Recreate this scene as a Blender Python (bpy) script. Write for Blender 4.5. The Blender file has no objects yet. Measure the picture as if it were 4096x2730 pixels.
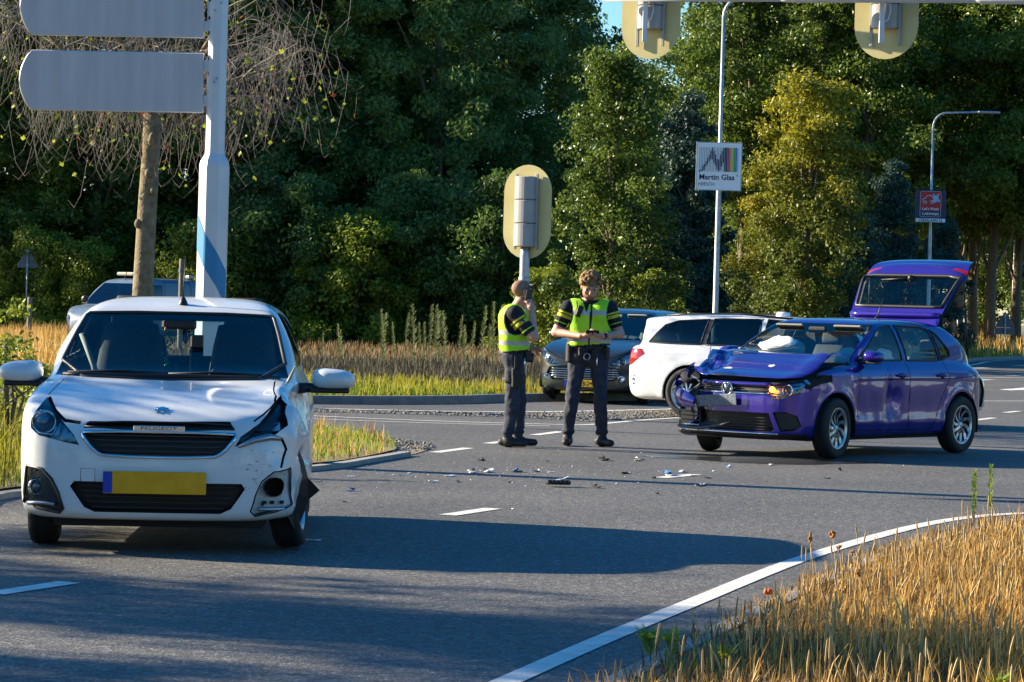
import bpy, bmesh, math, random
import numpy as np
from mathutils import Vector, Matrix, noise
from mathutils.bvhtree import BVHTree

R = math.radians
rng = np.random.default_rng(7)
random.seed(7)
SC = bpy.context.scene
COL = SC.collection

# ------------------------------------------------------------------ camera, sky, sun, exposure
FPX, W0, H0 = 11000.0, 4096, 2730          # focal length in pixels of the photograph
CAM_H, HOR, ROLL = 1.42, 1240.0, R(1.6)
cam_d = bpy.data.cameras.new('camera')
cam = bpy.data.objects.new('camera', cam_d); COL.objects.link(cam)
cam_d.sensor_width = 36.0
cam_d.lens = 36.0 * FPX / W0
cam_d.shift_y = -(H0 / 2 - HOR) / W0
cam_d.clip_start, cam_d.clip_end = 0.5, 3000
c_r = Vector((math.cos(ROLL), 0, math.sin(ROLL)))
c_u = Vector((-math.sin(ROLL), 0, math.cos(ROLL)))
cam.matrix_world = Matrix(((c_r.x, c_u.x, 0, 0), (0, 0, -1, 0), (c_r.z, c_u.z, 0, CAM_H), (0, 0, 0, 1)))
SC.camera = cam

SUN_EL, SUN_AZ = R(21.5), R(-15)             # light travels to the right and a little towards the camera
sun_dir = Vector((math.cos(SUN_EL) * math.cos(SUN_AZ), math.cos(SUN_EL) * math.sin(SUN_AZ), -math.sin(SUN_EL)))
sun_d = bpy.data.lights.new('sun', 'SUN'); sun = bpy.data.objects.new('sun', sun_d); COL.objects.link(sun)
sun_d.energy = 5.0; sun_d.angle = R(0.55); sun_d.color = (1.0, 0.86, 0.64)
sun.rotation_euler = sun_dir.to_track_quat('-Z', 'Y').to_euler()
world = bpy.data.worlds.new('World'); SC.world = world; world.use_nodes = True
wn = world.node_tree; bg = wn.nodes['Background']
sky = wn.nodes.new('ShaderNodeTexSky'); sky.sky_type = 'NISHITA'; sky.sun_disc = False
sky.sun_elevation = SUN_EL
sky.sun_rotation = math.atan2(-sun_dir.x, -sun_dir.y)
sky.air_density, sky.dust_density, sky.ozone_density = 1.0, 0.3, 3.5
hsv = wn.nodes.new('ShaderNodeHueSaturation'); hsv.inputs['Saturation'].default_value = 1.36      # blue fill of the evening sky
wn.links.new(sky.outputs[0], hsv.inputs['Color']); wn.links.new(hsv.outputs[0], bg.inputs[0]); bg.inputs[1].default_value = 0.078
SC.view_settings.view_transform = 'Standard'; SC.view_settings.look = 'None'
SC.view_settings.exposure = 1.55; SC.view_settings.gamma = 1.0
SC.render.engine = 'CYCLES'
SC.cycles.max_bounces = 8; SC.cycles.transparent_max_bounces = 16
SC.cycles.diffuse_bounces = 3; SC.cycles.glossy_bounces = 3
SC.cycles.use_denoising = True
SC.cycles.caustics_reflective = False; SC.cycles.caustics_refractive = False


def ray(px, py):
    """direction (per metre of depth) of the line of sight through a photograph pixel"""
    return Vector((0, 1, 0)) + c_r * ((px - W0 / 2) / FPX) + c_u * ((HOR - py) / FPX)


def G(px, py, z=0.0):
    """place on the level z seen at a pixel"""
    d = ray(px, py)
    t = (z - CAM_H) / d.z
    return Vector((d.x * t, t, z))


def at(px, py, depth):
    d = ray(px, py)
    return Vector((d.x * depth, depth, CAM_H + d.z * depth))


# ------------------------------------------------------------------ names and labels
def tag(o, label=None, cat=None, group=None, kind=None):
    if label: o['label'] = label
    if cat: o['category'] = cat
    if group: o['group'] = group
    if kind: o['kind'] = kind
    return o


def empty(name, loc=(0, 0, 0), rz=0.0, label=None, cat=None, group=None, parent=None):
    o = bpy.data.objects.new(name, None); COL.objects.link(o)
    o.location = loc; o.rotation_euler = (0, 0, rz); o.empty_display_size = 0.1
    if parent: o.parent = parent
    return tag(o, label, cat, group)


def copy_tree(o, parent=None):
    c = o.copy(); COL.objects.link(c); c.parent = parent
    for ch in o.children:
        copy_tree(ch, c)
    return c


# ------------------------------------------------------------------ materials
def mat(name, color, rough=0.6, metal=0.0, spec=0.5, coat=0.0, var=0.0, vscale=8.0, bump=0.0, bscale=60.0,
        alpha_tr=0.0, emis=None, estr=0.0, color2=None, coord='Object', coatr=0.03):
    m = bpy.data.materials.new(name); m.use_nodes = True
    nt = m.node_tree; p = nt.nodes['Principled BSDF']
    p.inputs['Base Color'].default_value = (*color, 1)
    p.inputs['Roughness'].default_value = rough
    p.inputs['Metallic'].default_value = metal
    p.inputs['Specular IOR Level'].default_value = spec
    p.inputs['Coat Weight'].default_value = coat
    p.inputs['Coat Roughness'].default_value = coatr
    if emis:
        p.inputs['Emission Color'].default_value = (*emis, 1); p.inputs['Emission Strength'].default_value = estr
    if var or bump or color2:
        tc = nt.nodes.new('ShaderNodeTexCoord')
    if var or color2:
        n = nt.nodes.new('ShaderNodeTexNoise'); n.inputs['Scale'].default_value = vscale; n.inputs['Detail'].default_value = 5
        nt.links.new(tc.outputs[coord], n.inputs['Vector'])
        r = nt.nodes.new('ShaderNodeValToRGB')
        r.color_ramp.elements[0].position, r.color_ramp.elements[1].position = 0.32, 0.68
        c2 = color2 if color2 else tuple(c * (1 + var) for c in color)
        c1 = color if color2 else tuple(c * (1 - var) for c in color)
        r.color_ramp.elements[0].color = (*c1, 1); r.color_ramp.elements[1].color = (*c2, 1)
        nt.links.new(n.outputs[0], r.inputs[0]); nt.links.new(r.outputs[0], p.inputs['Base Color'])
    if bump:
        n2 = nt.nodes.new('ShaderNodeTexNoise'); n2.inputs['Scale'].default_value = bscale; n2.inputs['Detail'].default_value = 4
        nt.links.new(tc.outputs[coord], n2.inputs['Vector'])
        b = nt.nodes.new('ShaderNodeBump'); b.inputs['Strength'].default_value = bump; b.inputs['Distance'].default_value = 0.02
        nt.links.new(n2.outputs[0], b.inputs['Height']); nt.links.new(b.outputs[0], p.inputs['Normal'])
    return m


def glass_mat(name, tint=(0.75, 0.85, 0.85), refl=1.0, ior=1.5):
    """thin pane: straight-through tint plus a Fresnel sheen"""
    m = bpy.data.materials.new(name); m.use_nodes = True
    nt = m.node_tree; nt.nodes.clear()
    o = nt.nodes.new('ShaderNodeOutputMaterial'); mx = nt.nodes.new('ShaderNodeMixShader')
    t = nt.nodes.new('ShaderNodeBsdfTransparent'); t.inputs[0].default_value = (*tint, 1)
    g = nt.nodes.new('ShaderNodeBsdfGlossy'); g.inputs['Roughness'].default_value = 0.02
    g.inputs['Color'].default_value = (refl, refl, refl, 1)
    f = nt.nodes.new('ShaderNodeFresnel'); f.inputs[0].default_value = ior
    nt.links.new(f.outputs[0], mx.inputs[0]); nt.links.new(t.outputs[0], mx.inputs[1]); nt.links.new(g.outputs[0], mx.inputs[2])
    nt.links.new(mx.outputs[0], o.inputs[0])
    return m


def leaf_mat(name, c1, c2, trans=0.35, rough=0.5, scale=0.35):
    """leaf: diffuse + translucent, colour drifting over the crown and from leaf to leaf"""
    m = bpy.data.materials.new(name); m.use_nodes = True
    nt = m.node_tree; nt.nodes.clear(); N = nt.nodes.new; L = nt.links.new
    o = N('ShaderNodeOutputMaterial'); p = N('ShaderNodeBsdfPrincipled'); tr = N('ShaderNodeBsdfTranslucent'); mx = N('ShaderNodeMixShader')
    geo = N('ShaderNodeNewGeometry'); oi = N('ShaderNodeObjectInfo'); tc = N('ShaderNodeTexCoord'); no = N('ShaderNodeTexNoise')
    no.inputs['Scale'].default_value = scale; no.inputs['Detail'].default_value = 3
    L(tc.outputs['Object'], no.inputs['Vector'])
    a = N('ShaderNodeMath'); a.operation = 'MULTIPLY_ADD'; a.inputs[1].default_value = 0.55
    L(geo.outputs['Random Per Island'], a.inputs[0]); L(no.outputs[0], a.inputs[2])
    b = N('ShaderNodeMath'); b.operation = 'MULTIPLY_ADD'; b.inputs[1].default_value = 0.3
    L(oi.outputs['Random'], b.inputs[0]); L(a.outputs[0], b.inputs[2])
    r = N('ShaderNodeValToRGB'); r.color_ramp.elements[0].position, r.color_ramp.elements[1].position = 0.45, 1.2
    r.color_ramp.elements[1].position = 1.0
    r.color_ramp.elements[0].color = (*c1, 1); r.color_ramp.elements[1].color = (*c2, 1)
    L(b.outputs[0], r.inputs[0])
    L(r.outputs[0], p.inputs['Base Color']); L(r.outputs[0], tr.inputs[0])
    p.inputs['Roughness'].default_value = rough; p.inputs['Specular IOR Level'].default_value = 0.35
    mx.inputs[0].default_value = trans
    L(p.outputs[0], mx.inputs[1]); L(tr.outputs[0], mx.inputs[2]); L(mx.outputs[0], o.inputs[0])
    return m


# ------------------------------------------------------------------ mesh building
def link_mesh(name, me, parent=None, loc=None, rot=None):
    o = bpy.data.objects.new(name, me); COL.objects.link(o)
    if parent: o.parent = parent
    if loc is not None: o.location = loc
    if rot is not None: o.rotation_euler = rot
    return o


class MB:
    """collects boxes, tubes, lathes and prisms; build() links them as one mesh object"""
    def __init__(self): self.v = []; self.f = []; self.m = []; self.s = []

    def add(self, v, f, mi=0, smooth=False):
        n = len(self.v); self.v += [tuple(p) for p in v]
        for q in f:
            self.f.append([i + n for i in q]); self.m.append(mi); self.s.append(smooth)
        return self

    def box(self, c, s, rot=None, mi=0, bev=0.0):
        x, y, z = s[0] / 2, s[1] / 2, s[2] / 2
        if bev <= 0:
            P = [(-x, -y, -z), (x, -y, -z), (x, y, -z), (-x, y, -z), (-x, -y, z), (x, -y, z), (x, y, z), (-x, y, z)]
            F = [(0, 3, 2, 1), (4, 5, 6, 7), (0, 1, 5, 4), (1, 2, 6, 5), (2, 3, 7, 6), (3, 0, 4, 7)]
        else:
            b = min(bev, x * .9, y * .9, z * .9)
            ring = lambda a, d, zz: [(-a, -d, zz), (a, -d, zz), (a, d, zz), (-a, d, zz)]
            P = []; F = []
            oc = lambda bx, by, zz: [(-bx + b, -by, zz), (bx - b, -by, zz), (bx, -by + b, zz), (bx, by - b, zz), (bx - b, by, zz), (-bx + b, by, zz), (-bx, by - b, zz), (-bx, -by + b, zz)]
            P += oc(x - b * .6, y - b * .6, -z) + oc(x, y, -z + b) + oc(x, y, z - b) + oc(x - b * .6, y - b * .6, z)
            for k in range(3):
                for i in range(8): F.append((k * 8 + i, k * 8 + (i + 1) % 8, k * 8 + 8 + (i + 1) % 8, k * 8 + 8 + i))
            F.append(tuple(range(7, -1, -1))); F.append(tuple(range(24, 32)))
        c = Vector(c)
        if rot is not None:
            M = rot if isinstance(rot, Matrix) else Matrix.Rotation(rot, 3, 'Z')
            P = [c + M @ Vector(p) for p in P]
        else:
            P = [c + Vector(p) for p in P]
        return self.add(P, F, mi)

    def tube(self, pts, r, n=8, mi=0, cap=True, smooth=True, closed=False):
        pts = [Vector(p) for p in pts]; k = len(pts)
        rad = r if isinstance(r, (list, tuple, np.ndarray)) else [r] * k
        V = []; F = []; ref = None
        for i, p in enumerate(pts):
            if closed: t = pts[(i + 1) % k] - pts[i - 1]
            else: t = pts[min(i + 1, k - 1)] - pts[max(i - 1, 0)]
            if t.length < 1e-9: t = Vector((0, 0, 1))
            t.normalize()
            if ref is None:
                ref = Vector((0, 0, 1)) if abs(t.z) < .9 else Vector((1, 0, 0))
            a = t.cross(ref)
            if a.length < 1e-6: a = t.cross(Vector((0, 1, 0)))
            a.normalize(); b = t.cross(a)
            for j in range(n):
                w = 2 * math.pi * j / n
                V.append(p + (a * math.cos(w) + b * math.sin(w)) * rad[i])
        m = k if closed else k - 1
        for i in range(m):
            i2 = (i + 1) % k
            for j in range(n):
                F.append((i * n + j, i * n + (j + 1) % n, i2 * n + (j + 1) % n, i2 * n + j))
        self.add(V, F, mi, smooth)
        if cap and not closed:
            n0 = len(self.v) - len(V)
            self.f.append([n0 + j for j in range(n)][::-1]); self.m.append(mi); self.s.append(False)
            self.f.append([n0 + (k - 1) * n + j for j in range(n)]); self.m.append(mi); self.s.append(False)
        return self

    def lathe(self, prof, n=24, axis='Z', c=(0, 0, 0), mi=0, smooth=True, M=None):
        """prof: (radius, height) pairs"""
        V = []; F = []
        for r, h in prof:
            for j in range(n):
                w = 2 * math.pi * j / n
                a, b = r * math.cos(w), r * math.sin(w)
                V.append(Vector((a, b, h)) if axis == 'Z' else Vector((h, a, b)) if axis == 'X' else Vector((a, h, -b)))
        for i in range(len(prof) - 1):
            for j in range(n):
                F.append((i * n + j, i * n + (j + 1) % n, (i + 1) * n + (j + 1) % n, (i + 1) * n + j))
        if M is not None: V = [M @ v for v in V]
        V = [v + Vector(c) for v in V]
        return self.add(V, F, mi, smooth)

    def prism(self, poly, O, U, Vv, depth, mi=0, side_mi=None):
        """polygon given in the (U, V) axes from O, thickened along U x V"""
        O, U, Vv = Vector(O), Vector(U), Vector(Vv); Nn = U.cross(Vv).normalized()
        P = [O + U * a + Vv * b for a, b in poly]; n = len(P)
        V = P + [p - Nn * depth for p in P]
        F = [tuple(range(n)), tuple(range(2 * n - 1, n - 1, -1))]
        S = [(i, i + n, (i + 1) % n + n, (i + 1) % n) for i in range(n)]
        self.add(V, F, mi); n0 = len(self.v) - 2 * n
        for q in S:
            self.f.append([k + n0 for k in q]); self.m.append(mi if side_mi is None else side_mi); self.s.append(False)
        return self

    def ball(self, c, s, n=10, mi=0, M=None):
        V = []; F = []; m = n // 2 + 1
        for i in range(m + 1):
            th = math.pi * i / m
            for j in range(n):
                w = 2 * math.pi * j / n
                p = Vector((math.sin(th) * math.cos(w) * s[0], math.sin(th) * math.sin(w) * s[1], math.cos(th) * s[2]))
                V.append(Vector(c) + (M @ p if M is not None else p))
        for i in range(m):
            for j in range(n): F.append((i * n + j, (i + 1) * n + j, (i + 1) * n + (j + 1) % n, i * n + (j + 1) % n))
        return self.add(V, F, mi, True)

    def build(self, name, mats, parent=None, loc=None, rot=None):
        me = bpy.data.meshes.new(name); me.from_pydata(self.v, [], self.f)
        for m in (mats if isinstance(mats, (list, tuple)) else [mats]): me.materials.append(m)
        me.polygons.foreach_set('material_index', self.m); me.polygons.foreach_set('use_smooth', self.s)
        me.update()
        return link_mesh(name, me, parent, loc, rot)


def np_mesh(name, V, F, mats, smooth=False, mi=None):
    """fast mesh from arrays: F is an (n, k) index array"""
    me = bpy.data.meshes.new(name)
    V = np.asarray(V, np.float32); F = np.asarray(F, np.int32); n, k = F.shape
    me.vertices.add(len(V)); me.vertices.foreach_set('co', V.ravel())
    me.loops.add(n * k); me.loops.foreach_set('vertex_index', F.ravel())
    me.polygons.add(n); me.polygons.foreach_set('loop_start', np.arange(0, n * k, k, dtype=np.int32))
    try: me.polygons.foreach_set('loop_total', np.full(n, k, dtype=np.int32))
    except Exception: pass
    for m in (mats if isinstance(mats, (list, tuple)) else [mats]): me.materials.append(m)
    if mi is not None: me.polygons.foreach_set('material_index', np.asarray(mi, np.int32))
    me.polygons.foreach_set('use_smooth', np.full(n, smooth, dtype=bool))
    me.update(calc_edges=True); me.validate()
    return me


def chaikin(P, n=2, closed=True):
    P = [tuple(p) for p in P]
    for _ in range(n):
        Q = []
        k = len(P)
        for i in range(k if closed else k - 1):
            a, b = P[i], P[(i + 1) % k]
            Q += [tuple(.75 * u + .25 * w for u, w in zip(a, b)), tuple(.25 * u + .75 * w for u, w in zip(a, b))]
        if not closed: Q = [P[0]] + Q + [P[-1]]
        P = Q
    return P


def text_mesh(s, size, extrude=0.002, bold=0.0):
    cu = bpy.data.curves.new('lettering', 'FONT'); cu.body = s; cu.size = size; cu.extrude = extrude; cu.offset = bold
    cu.resolution_u = 3
    o = bpy.data.objects.new('lettering', cu); COL.objects.link(o)
    dg = bpy.context.evaluated_depsgraph_get()
    me = bpy.data.meshes.new_from_object(o.evaluated_get(dg))
    bpy.data.objects.remove(o); bpy.data.curves.remove(cu)
    return me


def lettering(name, s, width, material, parent, M, height=None, bold=0.0, depth=0.002):
    """raised letters scaled to a width, standing in the plane given by the matrix M (x along, y up, z out)"""
    me = text_mesh(s, 1.0, 0.0, bold)
    n = len(me.vertices); co = np.empty(n * 3, np.float32); me.vertices.foreach_get('co', co); co = co.reshape(-1, 3)
    lo, hi = co.min(0), co.max(0)
    sx = width / (hi[0] - lo[0]); sy = sx if height is None else height / (hi[1] - lo[1])
    co[:, 0] = (co[:, 0] - (lo[0] + hi[0]) / 2) * sx; co[:, 1] = (co[:, 1] - (lo[1] + hi[1]) / 2) * sy; co[:, 2] = depth
    me.vertices.foreach_set('co', co.ravel()); me.materials.clear(); me.materials.append(material)
    me.name = name
    o = link_mesh(name, me, parent); o.matrix_local = M
    return o


# ------------------------------------------------------------------ smooth solids from distance fields
def sd_poly(u, v, poly):
    P = np.asarray(poly, float); d = np.full(np.shape(u), 1e9); s = np.ones(np.shape(u))
    n = len(P)
    for i in range(n):
        a, b = P[i], P[i - 1]; ex, ey = b - a
        wx, wy = u - a[0], v - a[1]
        t = np.clip((wx * ex + wy * ey) / (ex * ex + ey * ey + 1e-12), 0, 1)
        d = np.minimum(d, (wx - ex * t) ** 2 + (wy - ey * t) ** 2)
        c1, c2, c3 = v >= a[1], v < b[1], ex * wy > ey * wx
        s = np.where((c1 & c2 & c3) | (~c1 & ~c2 & ~c3), -s, s)
    return s * np.sqrt(d)


def smax(a, b, k):
    h = np.maximum(k - np.abs(a - b), 0) / k
    return np.maximum(a, b) + h * h * k * .25


def smin(a, b, k):
    h = np.maximum(k - np.abs(a - b), 0) / k
    return np.minimum(a, b) - h * h * k * .25


def surface_nets(F, o, h):
    S = F < 0
    c = S[:-1, :-1, :-1].astype(np.int8)
    tot = np.zeros_like(c)
    for dx in (0, 1):
        for dy in (0, 1):
            for dz in (0, 1):
                tot += S[dx:S.shape[0] - 1 + dx, dy:S.shape[1] - 1 + dy, dz:S.shape[2] - 1 + dz]
    I, J, K = np.nonzero((tot > 0) & (tot < 8))
    idx = np.full(tot.shape, -1, np.int64); idx[I, J, K] = np.arange(len(I))
    acc = np.zeros((len(I), 3)); cnt = np.zeros(len(I))
    cor = [(a, b, d) for a in (0, 1) for b in (0, 1) for d in (0, 1)]
    for A in cor:
        for ax in range(3):
            if A[ax]: continue
            B = list(A); B[ax] = 1
            fa, fb = F[I + A[0], J + A[1], K + A[2]], F[I + B[0], J + B[1], K + B[2]]
            cr = (fa < 0) != (fb < 0)
            t = np.where(cr, fa / np.where(cr, fa - fb, 1), 0)
            p = np.tile(np.array(A, float), (len(I), 1)); p[:, ax] = t
            acc += p * cr[:, None]; cnt += cr
    V = (np.stack([I, J, K], 1) + acc / cnt[:, None]) * h + np.asarray(o)
    Q = []
    for ax in range(3):
        sl = [slice(1, -1)] * 3; sl[ax] = slice(0, -1); sl2 = list(sl); sl2[ax] = slice(1, None)
        a, b = S[tuple(sl)], S[tuple(sl2)]
        for flip in (0, 1):
            e = np.nonzero((a & ~b) if not flip else (~a & b))
            ii = [e[0], e[1], e[2]]
            for q in range(3):
                if q != ax: ii[q] = ii[q] + 1
            u, w = [(1, 2), (2, 0), (0, 1)][ax]
            cells = []
            for du, dw in ((0, 0), (-1, 0), (-1, -1), (0, -1)) if not flip else ((0, 0), (0, -1), (-1, -1), (-1, 0)):
                g = [x.copy() for x in ii]; g[u] = g[u] + du; g[w] = g[w] + dw
                cells.append(idx[g[0], g[1], g[2]])
            Q.append(np.stack(cells, 1))
    Q = np.concatenate(Q)
    return V, Q[(Q >= 0).all(1)]
# ================================================================== SETTING
def asphalt_mat():
    m = bpy.data.materials.new('asphalt'); m.use_nodes = True
    nt = m.node_tree; p = nt.nodes['Principled BSDF']; N = nt.nodes.new; L = nt.links.new
    tc = N('ShaderNodeTexCoord')
    vo = N('ShaderNodeTexVoronoi'); vo.inputs['Scale'].default_value = 75; L(tc.outputs['Object'], vo.inputs['Vector'])
    n1 = N('ShaderNodeTexNoise'); n1.inputs['Scale'].default_value = 0.45; n1.inputs['Detail'].default_value = 6; L(tc.outputs['Object'], n1.inputs['Vector'])
    n2 = N('ShaderNodeTexNoise'); n2.inputs['Scale'].default_value = 16; n2.inputs['Detail'].default_value = 3; L(tc.outputs['Object'], n2.inputs['Vector'])
    r1 = N('ShaderNodeValToRGB'); e = r1.color_ramp.elements
    e[0].position, e[0].color = 0.0, (.053, .052, .051, 1); e[1].position, e[1].color = 1.0, (.42, .41, .38, 1)
    k = r1.color_ramp.elements.new(.55); k.color = (.112, .110, .106, 1)
    k = r1.color_ramp.elements.new(.85); k.color = (.195, .19, .18, 1)
    L(vo.outputs['Color'], r1.inputs[0])
    r2 = N('ShaderNodeValToRGB'); r2.color_ramp.elements[0].position, r2.color_ramp.elements[1].position = .3, .75
    r2.color_ramp.elements[0].color = (.72, .72, .73, 1); r2.color_ramp.elements[1].color = (1.15, 1.13, 1.1, 1)
    L(n1.outputs[0], r2.inputs[0])
    mx = N('ShaderNodeMix'); mx.data_type = 'RGBA'; mx.blend_type = 'MULTIPLY'; mx.inputs[0].default_value = 1
    L(r1.outputs[0], mx.inputs[6]); L(r2.outputs[0], mx.inputs[7])
    r3 = N('ShaderNodeValToRGB'); r3.color_ramp.elements[0].position, r3.color_ramp.elements[1].position = .35, .68
    r3.color_ramp.elements[0].color = (.74, .74, .74, 1); r3.color_ramp.elements[1].color = (1.28, 1.28, 1.28, 1)
    L(n2.outputs[0], r3.inputs[0])
    mx2 = N('ShaderNodeMix'); mx2.data_type = 'RGBA'; mx2.blend_type = 'MULTIPLY'; mx2.inputs[0].default_value = 1
    L(mx.outputs[2], mx2.inputs[6]); L(r3.outputs[0], mx2.inputs[7])
    L(mx2.outputs[2], p.inputs['Base Color'])
    p.inputs['Roughness'].default_value = .72; p.inputs['Specular IOR Level'].default_value = .35
    b = N('ShaderNodeBump'); b.inputs['Strength'].default_value = .55; b.inputs['Distance'].default_value = .006
    L(vo.outputs['Distance'], b.inputs['Height']); L(b.outputs[0], p.inputs['Normal'])
    return m


def line_mat():
    m = mat('road_paint', (.55, .54, .50), .7, color2=(.74, .73, .69), vscale=9, bump=.25, bscale=120)
    return m


M_asph = asphalt_mat(); M_line = line_mat()
M_earth = mat('dry_earth', (.17, .125, .07), .95, color2=(.26, .19, .09), vscale=3, bump=.5, bscale=40)
M_sand = mat('sandy_edge', (.22, .17, .115), .95, color2=(.34, .27, .19), vscale=9, bump=.6, bscale=70)
M_turf = mat('back_turf', (.11, .10, .03), .95, color2=(.20, .16, .05), vscale=1.3, bump=.5, bscale=30)
M_conc = mat('concrete_kerb', (.26, .25, .23), .85, color2=(.36, .345, .31), vscale=14, bump=.3, bscale=90)
M_kerb = mat('dark_kerb', (.15, .15, .15), .85, color2=(.23, .225, .215), vscale=8, bump=.3, bscale=70)


def sheet(name, pts, z, material, kind='structure'):
    mb = MB(); P = [(p[0], p[1], z) for p in pts]
    mb.add(P, [tuple(range(len(P)))])
    o = mb.build(name, material); tag(o, kind=kind)
    a = sum(P[i][0] * P[(i + 1) % len(P)][1] - P[(i + 1) % len(P)][0] * P[i][1] for i in range(len(P)))
    if a < 0: o.data.flip_normals()
    return o


def spline(P, n=6):
    """Catmull-Rom through 2-D points"""
    P = [np.array(p[:2], float) for p in P]; Q = [2 * P[0] - P[1]] + P + [2 * P[-1] - P[-2]]; out = []
    for i in range(1, len(Q) - 2):
        for k in range(n):
            t = k / n
            out.append(.5 * (2 * Q[i] + (Q[i + 1] - Q[i - 1]) * t + (2 * Q[i - 1] - 5 * Q[i] + 4 * Q[i + 1] - Q[i + 2]) * t * t + (3 * Q[i] - Q[i - 1] - 3 * Q[i + 1] + Q[i + 2]) * t ** 3))
    return [tuple(p) for p in out + [P[-1]]]


def offset(P, d):
    out = []
    for i in range(len(P)):
        a = np.array(P[max(i - 1, 0)]); b = np.array(P[min(i + 1, len(P) - 1)]); t = (b - a) / (np.linalg.norm(b - a) + 1e-9)
        out.append((P[i][0] + t[1] * d, P[i][1] - t[0] * d))
    return out


def ribbon(name, P, w0, w1, z, material, z1=None, kind='structure'):
    """band between two offsets of a path; z1 gives it a height (a kerb)"""
    A, B = offset(P, w0), offset(P, w1); n = len(P); mb = MB()
    if z1 is None:
        V = [(x, y, z) for x, y in A] + [(x, y, z) for x, y in B]
        F = [(i, n + i, n + i + 1, i + 1) for i in range(n - 1)]
    else:
        ch = .02 if w1 > w0 else -.02
        A2 = offset(P, w0 + ch)
        V = [(x, y, z) for x, y in A] + [(x, y, z1 - .02) for x, y in A] + [(x, y, z1) for x, y in A2] + [(x, y, z1) for x, y in B] + [(x, y, z) for x, y in B]
        F = []
        for k in range(4): F += [(k * n + i, (k + 1) * n + i, (k + 1) * n + i + 1, k * n + i + 1) for i in range(n - 1)]
    mb.add(V, F); o = mb.build(name, material); tag(o, kind=kind)
    bm = bmesh.new(); bm.from_mesh(o.data); bmesh.ops.recalc_face_normals(bm, faces=bm.faces)
    up = sum(f.normal.z * f.calc_area() for f in bm.faces)
    if up < 0: bmesh.ops.reverse_faces(bm, faces=bm.faces)
    bm.to_mesh(o.data); bm.free()
    return o


g2 = lambda px, py: tuple(G(px, py))[:2]

# ground to the horizon, asphalt over it
tag(sheet('ground', [(-1500, -60), (1500, -60), (1500, 2500), (-1500, 2500)], -.03, M_earth), kind='structure')
back_edge = spline([(-40, 36.8), g2(0, 1594), g2(400, 1602), g2(1300, 1617), g2(1800, 1616), g2(2120, 1606), (2.6, 45.5), (5.5, 51), (9.5, 66), (14.9, 92), (23.5, 118), (60, 190)], 6)
sheet('road', [(-40, -20), (120, -20), (120, 190)] + back_edge[::-1], 0.0, M_asph)

# right-hand verge: white edge line, strip of asphalt, flush concrete band, earth
edge_line = spline([G(1500, 2935)[:2], G(1960, 2730)[:2], G(2350, 2562)[:2], G(2700, 2420)[:2], G(3150, 2242)[:2], G(3500, 2138)[:2], G(3720, 2088)[:2], G(3900, 2064)[:2], G(4096, 2052)[:2], G(4400, 2045)[:2], G(5200, 2040)[:2]], 5)
ribbon('edge_line', edge_line, .0, .115, .004, M_line)
ribbon('kerb_band', edge_line, .37, .49, -.02, M_conc, .012)
VR = offset(edge_line, .47) + [(14, 19), (14, 4), (-1.2, 4)]
sheet('verge', VR, .006, M_earth)

# island with the sign mast and its sandy tip
isl_near = [(-6.5, 11.5), g2(-400, 2075), g2(0, 1993), g2(600, 1930), g2(1250, 1882), g2(1480, 1848), g2(1640, 1822), g2(1720, 1800)]
isl_far = [g2(1735, 1786), g2(1640, 1768), g2(1480, 1735), g2(1330, 1712), g2(1240, 1700), g2(700, 1690), g2(0, 1670), (-14, 31)]
isl_near, isl_far = spline(isl_near, 4), spline(isl_far, 4)
sheet('island_sand', isl_near + isl_far + [(-14, 12)], .006, M_sand)
isl_in = spline([(-6.6, 11.8), g2(-400, 2060), g2(0, 1972), g2(600, 1912), g2(1250, 1866), g2(1420, 1845), g2(1560, 1816), g2(1585, 1800), g2(1540, 1776), g2(1420, 1742), g2(1300, 1722), g2(1240, 1712), g2(700, 1700), g2(0, 1690), (-14, 31)], 3)
sheet('island_verge', isl_in + [(-14, 12)], .03, M_earth)
ribbon('island_kerb', spline([(-6.5, 11.5), g2(-400, 2075), g2(0, 1993), g2(600, 1930), g2(1250, 1882), g2(1480, 1848), g2(1620, 1824)], 4), -.06, .06, -.02, M_conc, .042)

# back verge with its dark raised kerb
ribbon('back_kerb', back_edge, .02, -.16, -.02, M_kerb, .12)
sheet('back_verge', [(-60, 36.8)] + offset(back_edge, -.14) + [(60, 600), (-200, 600), (-200, 36.8)], .1, M_turf)

# paint on the road
def stripe(a, b, w, z=.004, name='road_marking'):
    A, B = Vector(g2(*a)), Vector(g2(*b)); d = (B - A).normalized(); n = Vector((-d.y, d.x)) * w / 2
    return sheet(name, [A + n, A - n, B - n, B + n], z, M_line)

for a, b in [((-30, 2378), (278, 2332)), ((1790, 2063), (1972, 2036)), ((2640, 1913), (2785, 1900)), ((1738, 1812), (1874, 1794)), ((2138, 1742), (2246, 1728)), ((1950, 1776), (2040, 1765)),
             ((3895, 1683), (3975, 1673)), ((4020, 1652), (4075, 1646))]:
    stripe(a, b, .13)
for pts, w in [([(1180, 1662), (1700, 1684), (2200, 1699), (2360, 1700), (2560, 1683), (2800, 1668), (3000, 1664)], .11),
               ([(1180, 1674), (1700, 1693), (2200, 1706)], .08),
               ([(1180, 1634), (2000, 1649), (2600, 1640), (2800, 1632)], .14),
               ([(-60, 1605), (300, 1611)], .12), ([(3560, 1604), (4200, 1606)], .13), ([(3500, 1513), (4200, 1510)], .14)]:
    ribbon('road_marking', spline([g2(*p) for p in pts], 4), -w / 2, w / 2, .004, M_line)
for a, b in [((4040, 1504), (4090, 1503)), ((3900, 1521), (3962, 1520)), ((4060, 1464), (4110, 1462)), ((3870, 1474), (3950, 1473))]:
    stripe(a, b, .35)
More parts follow.
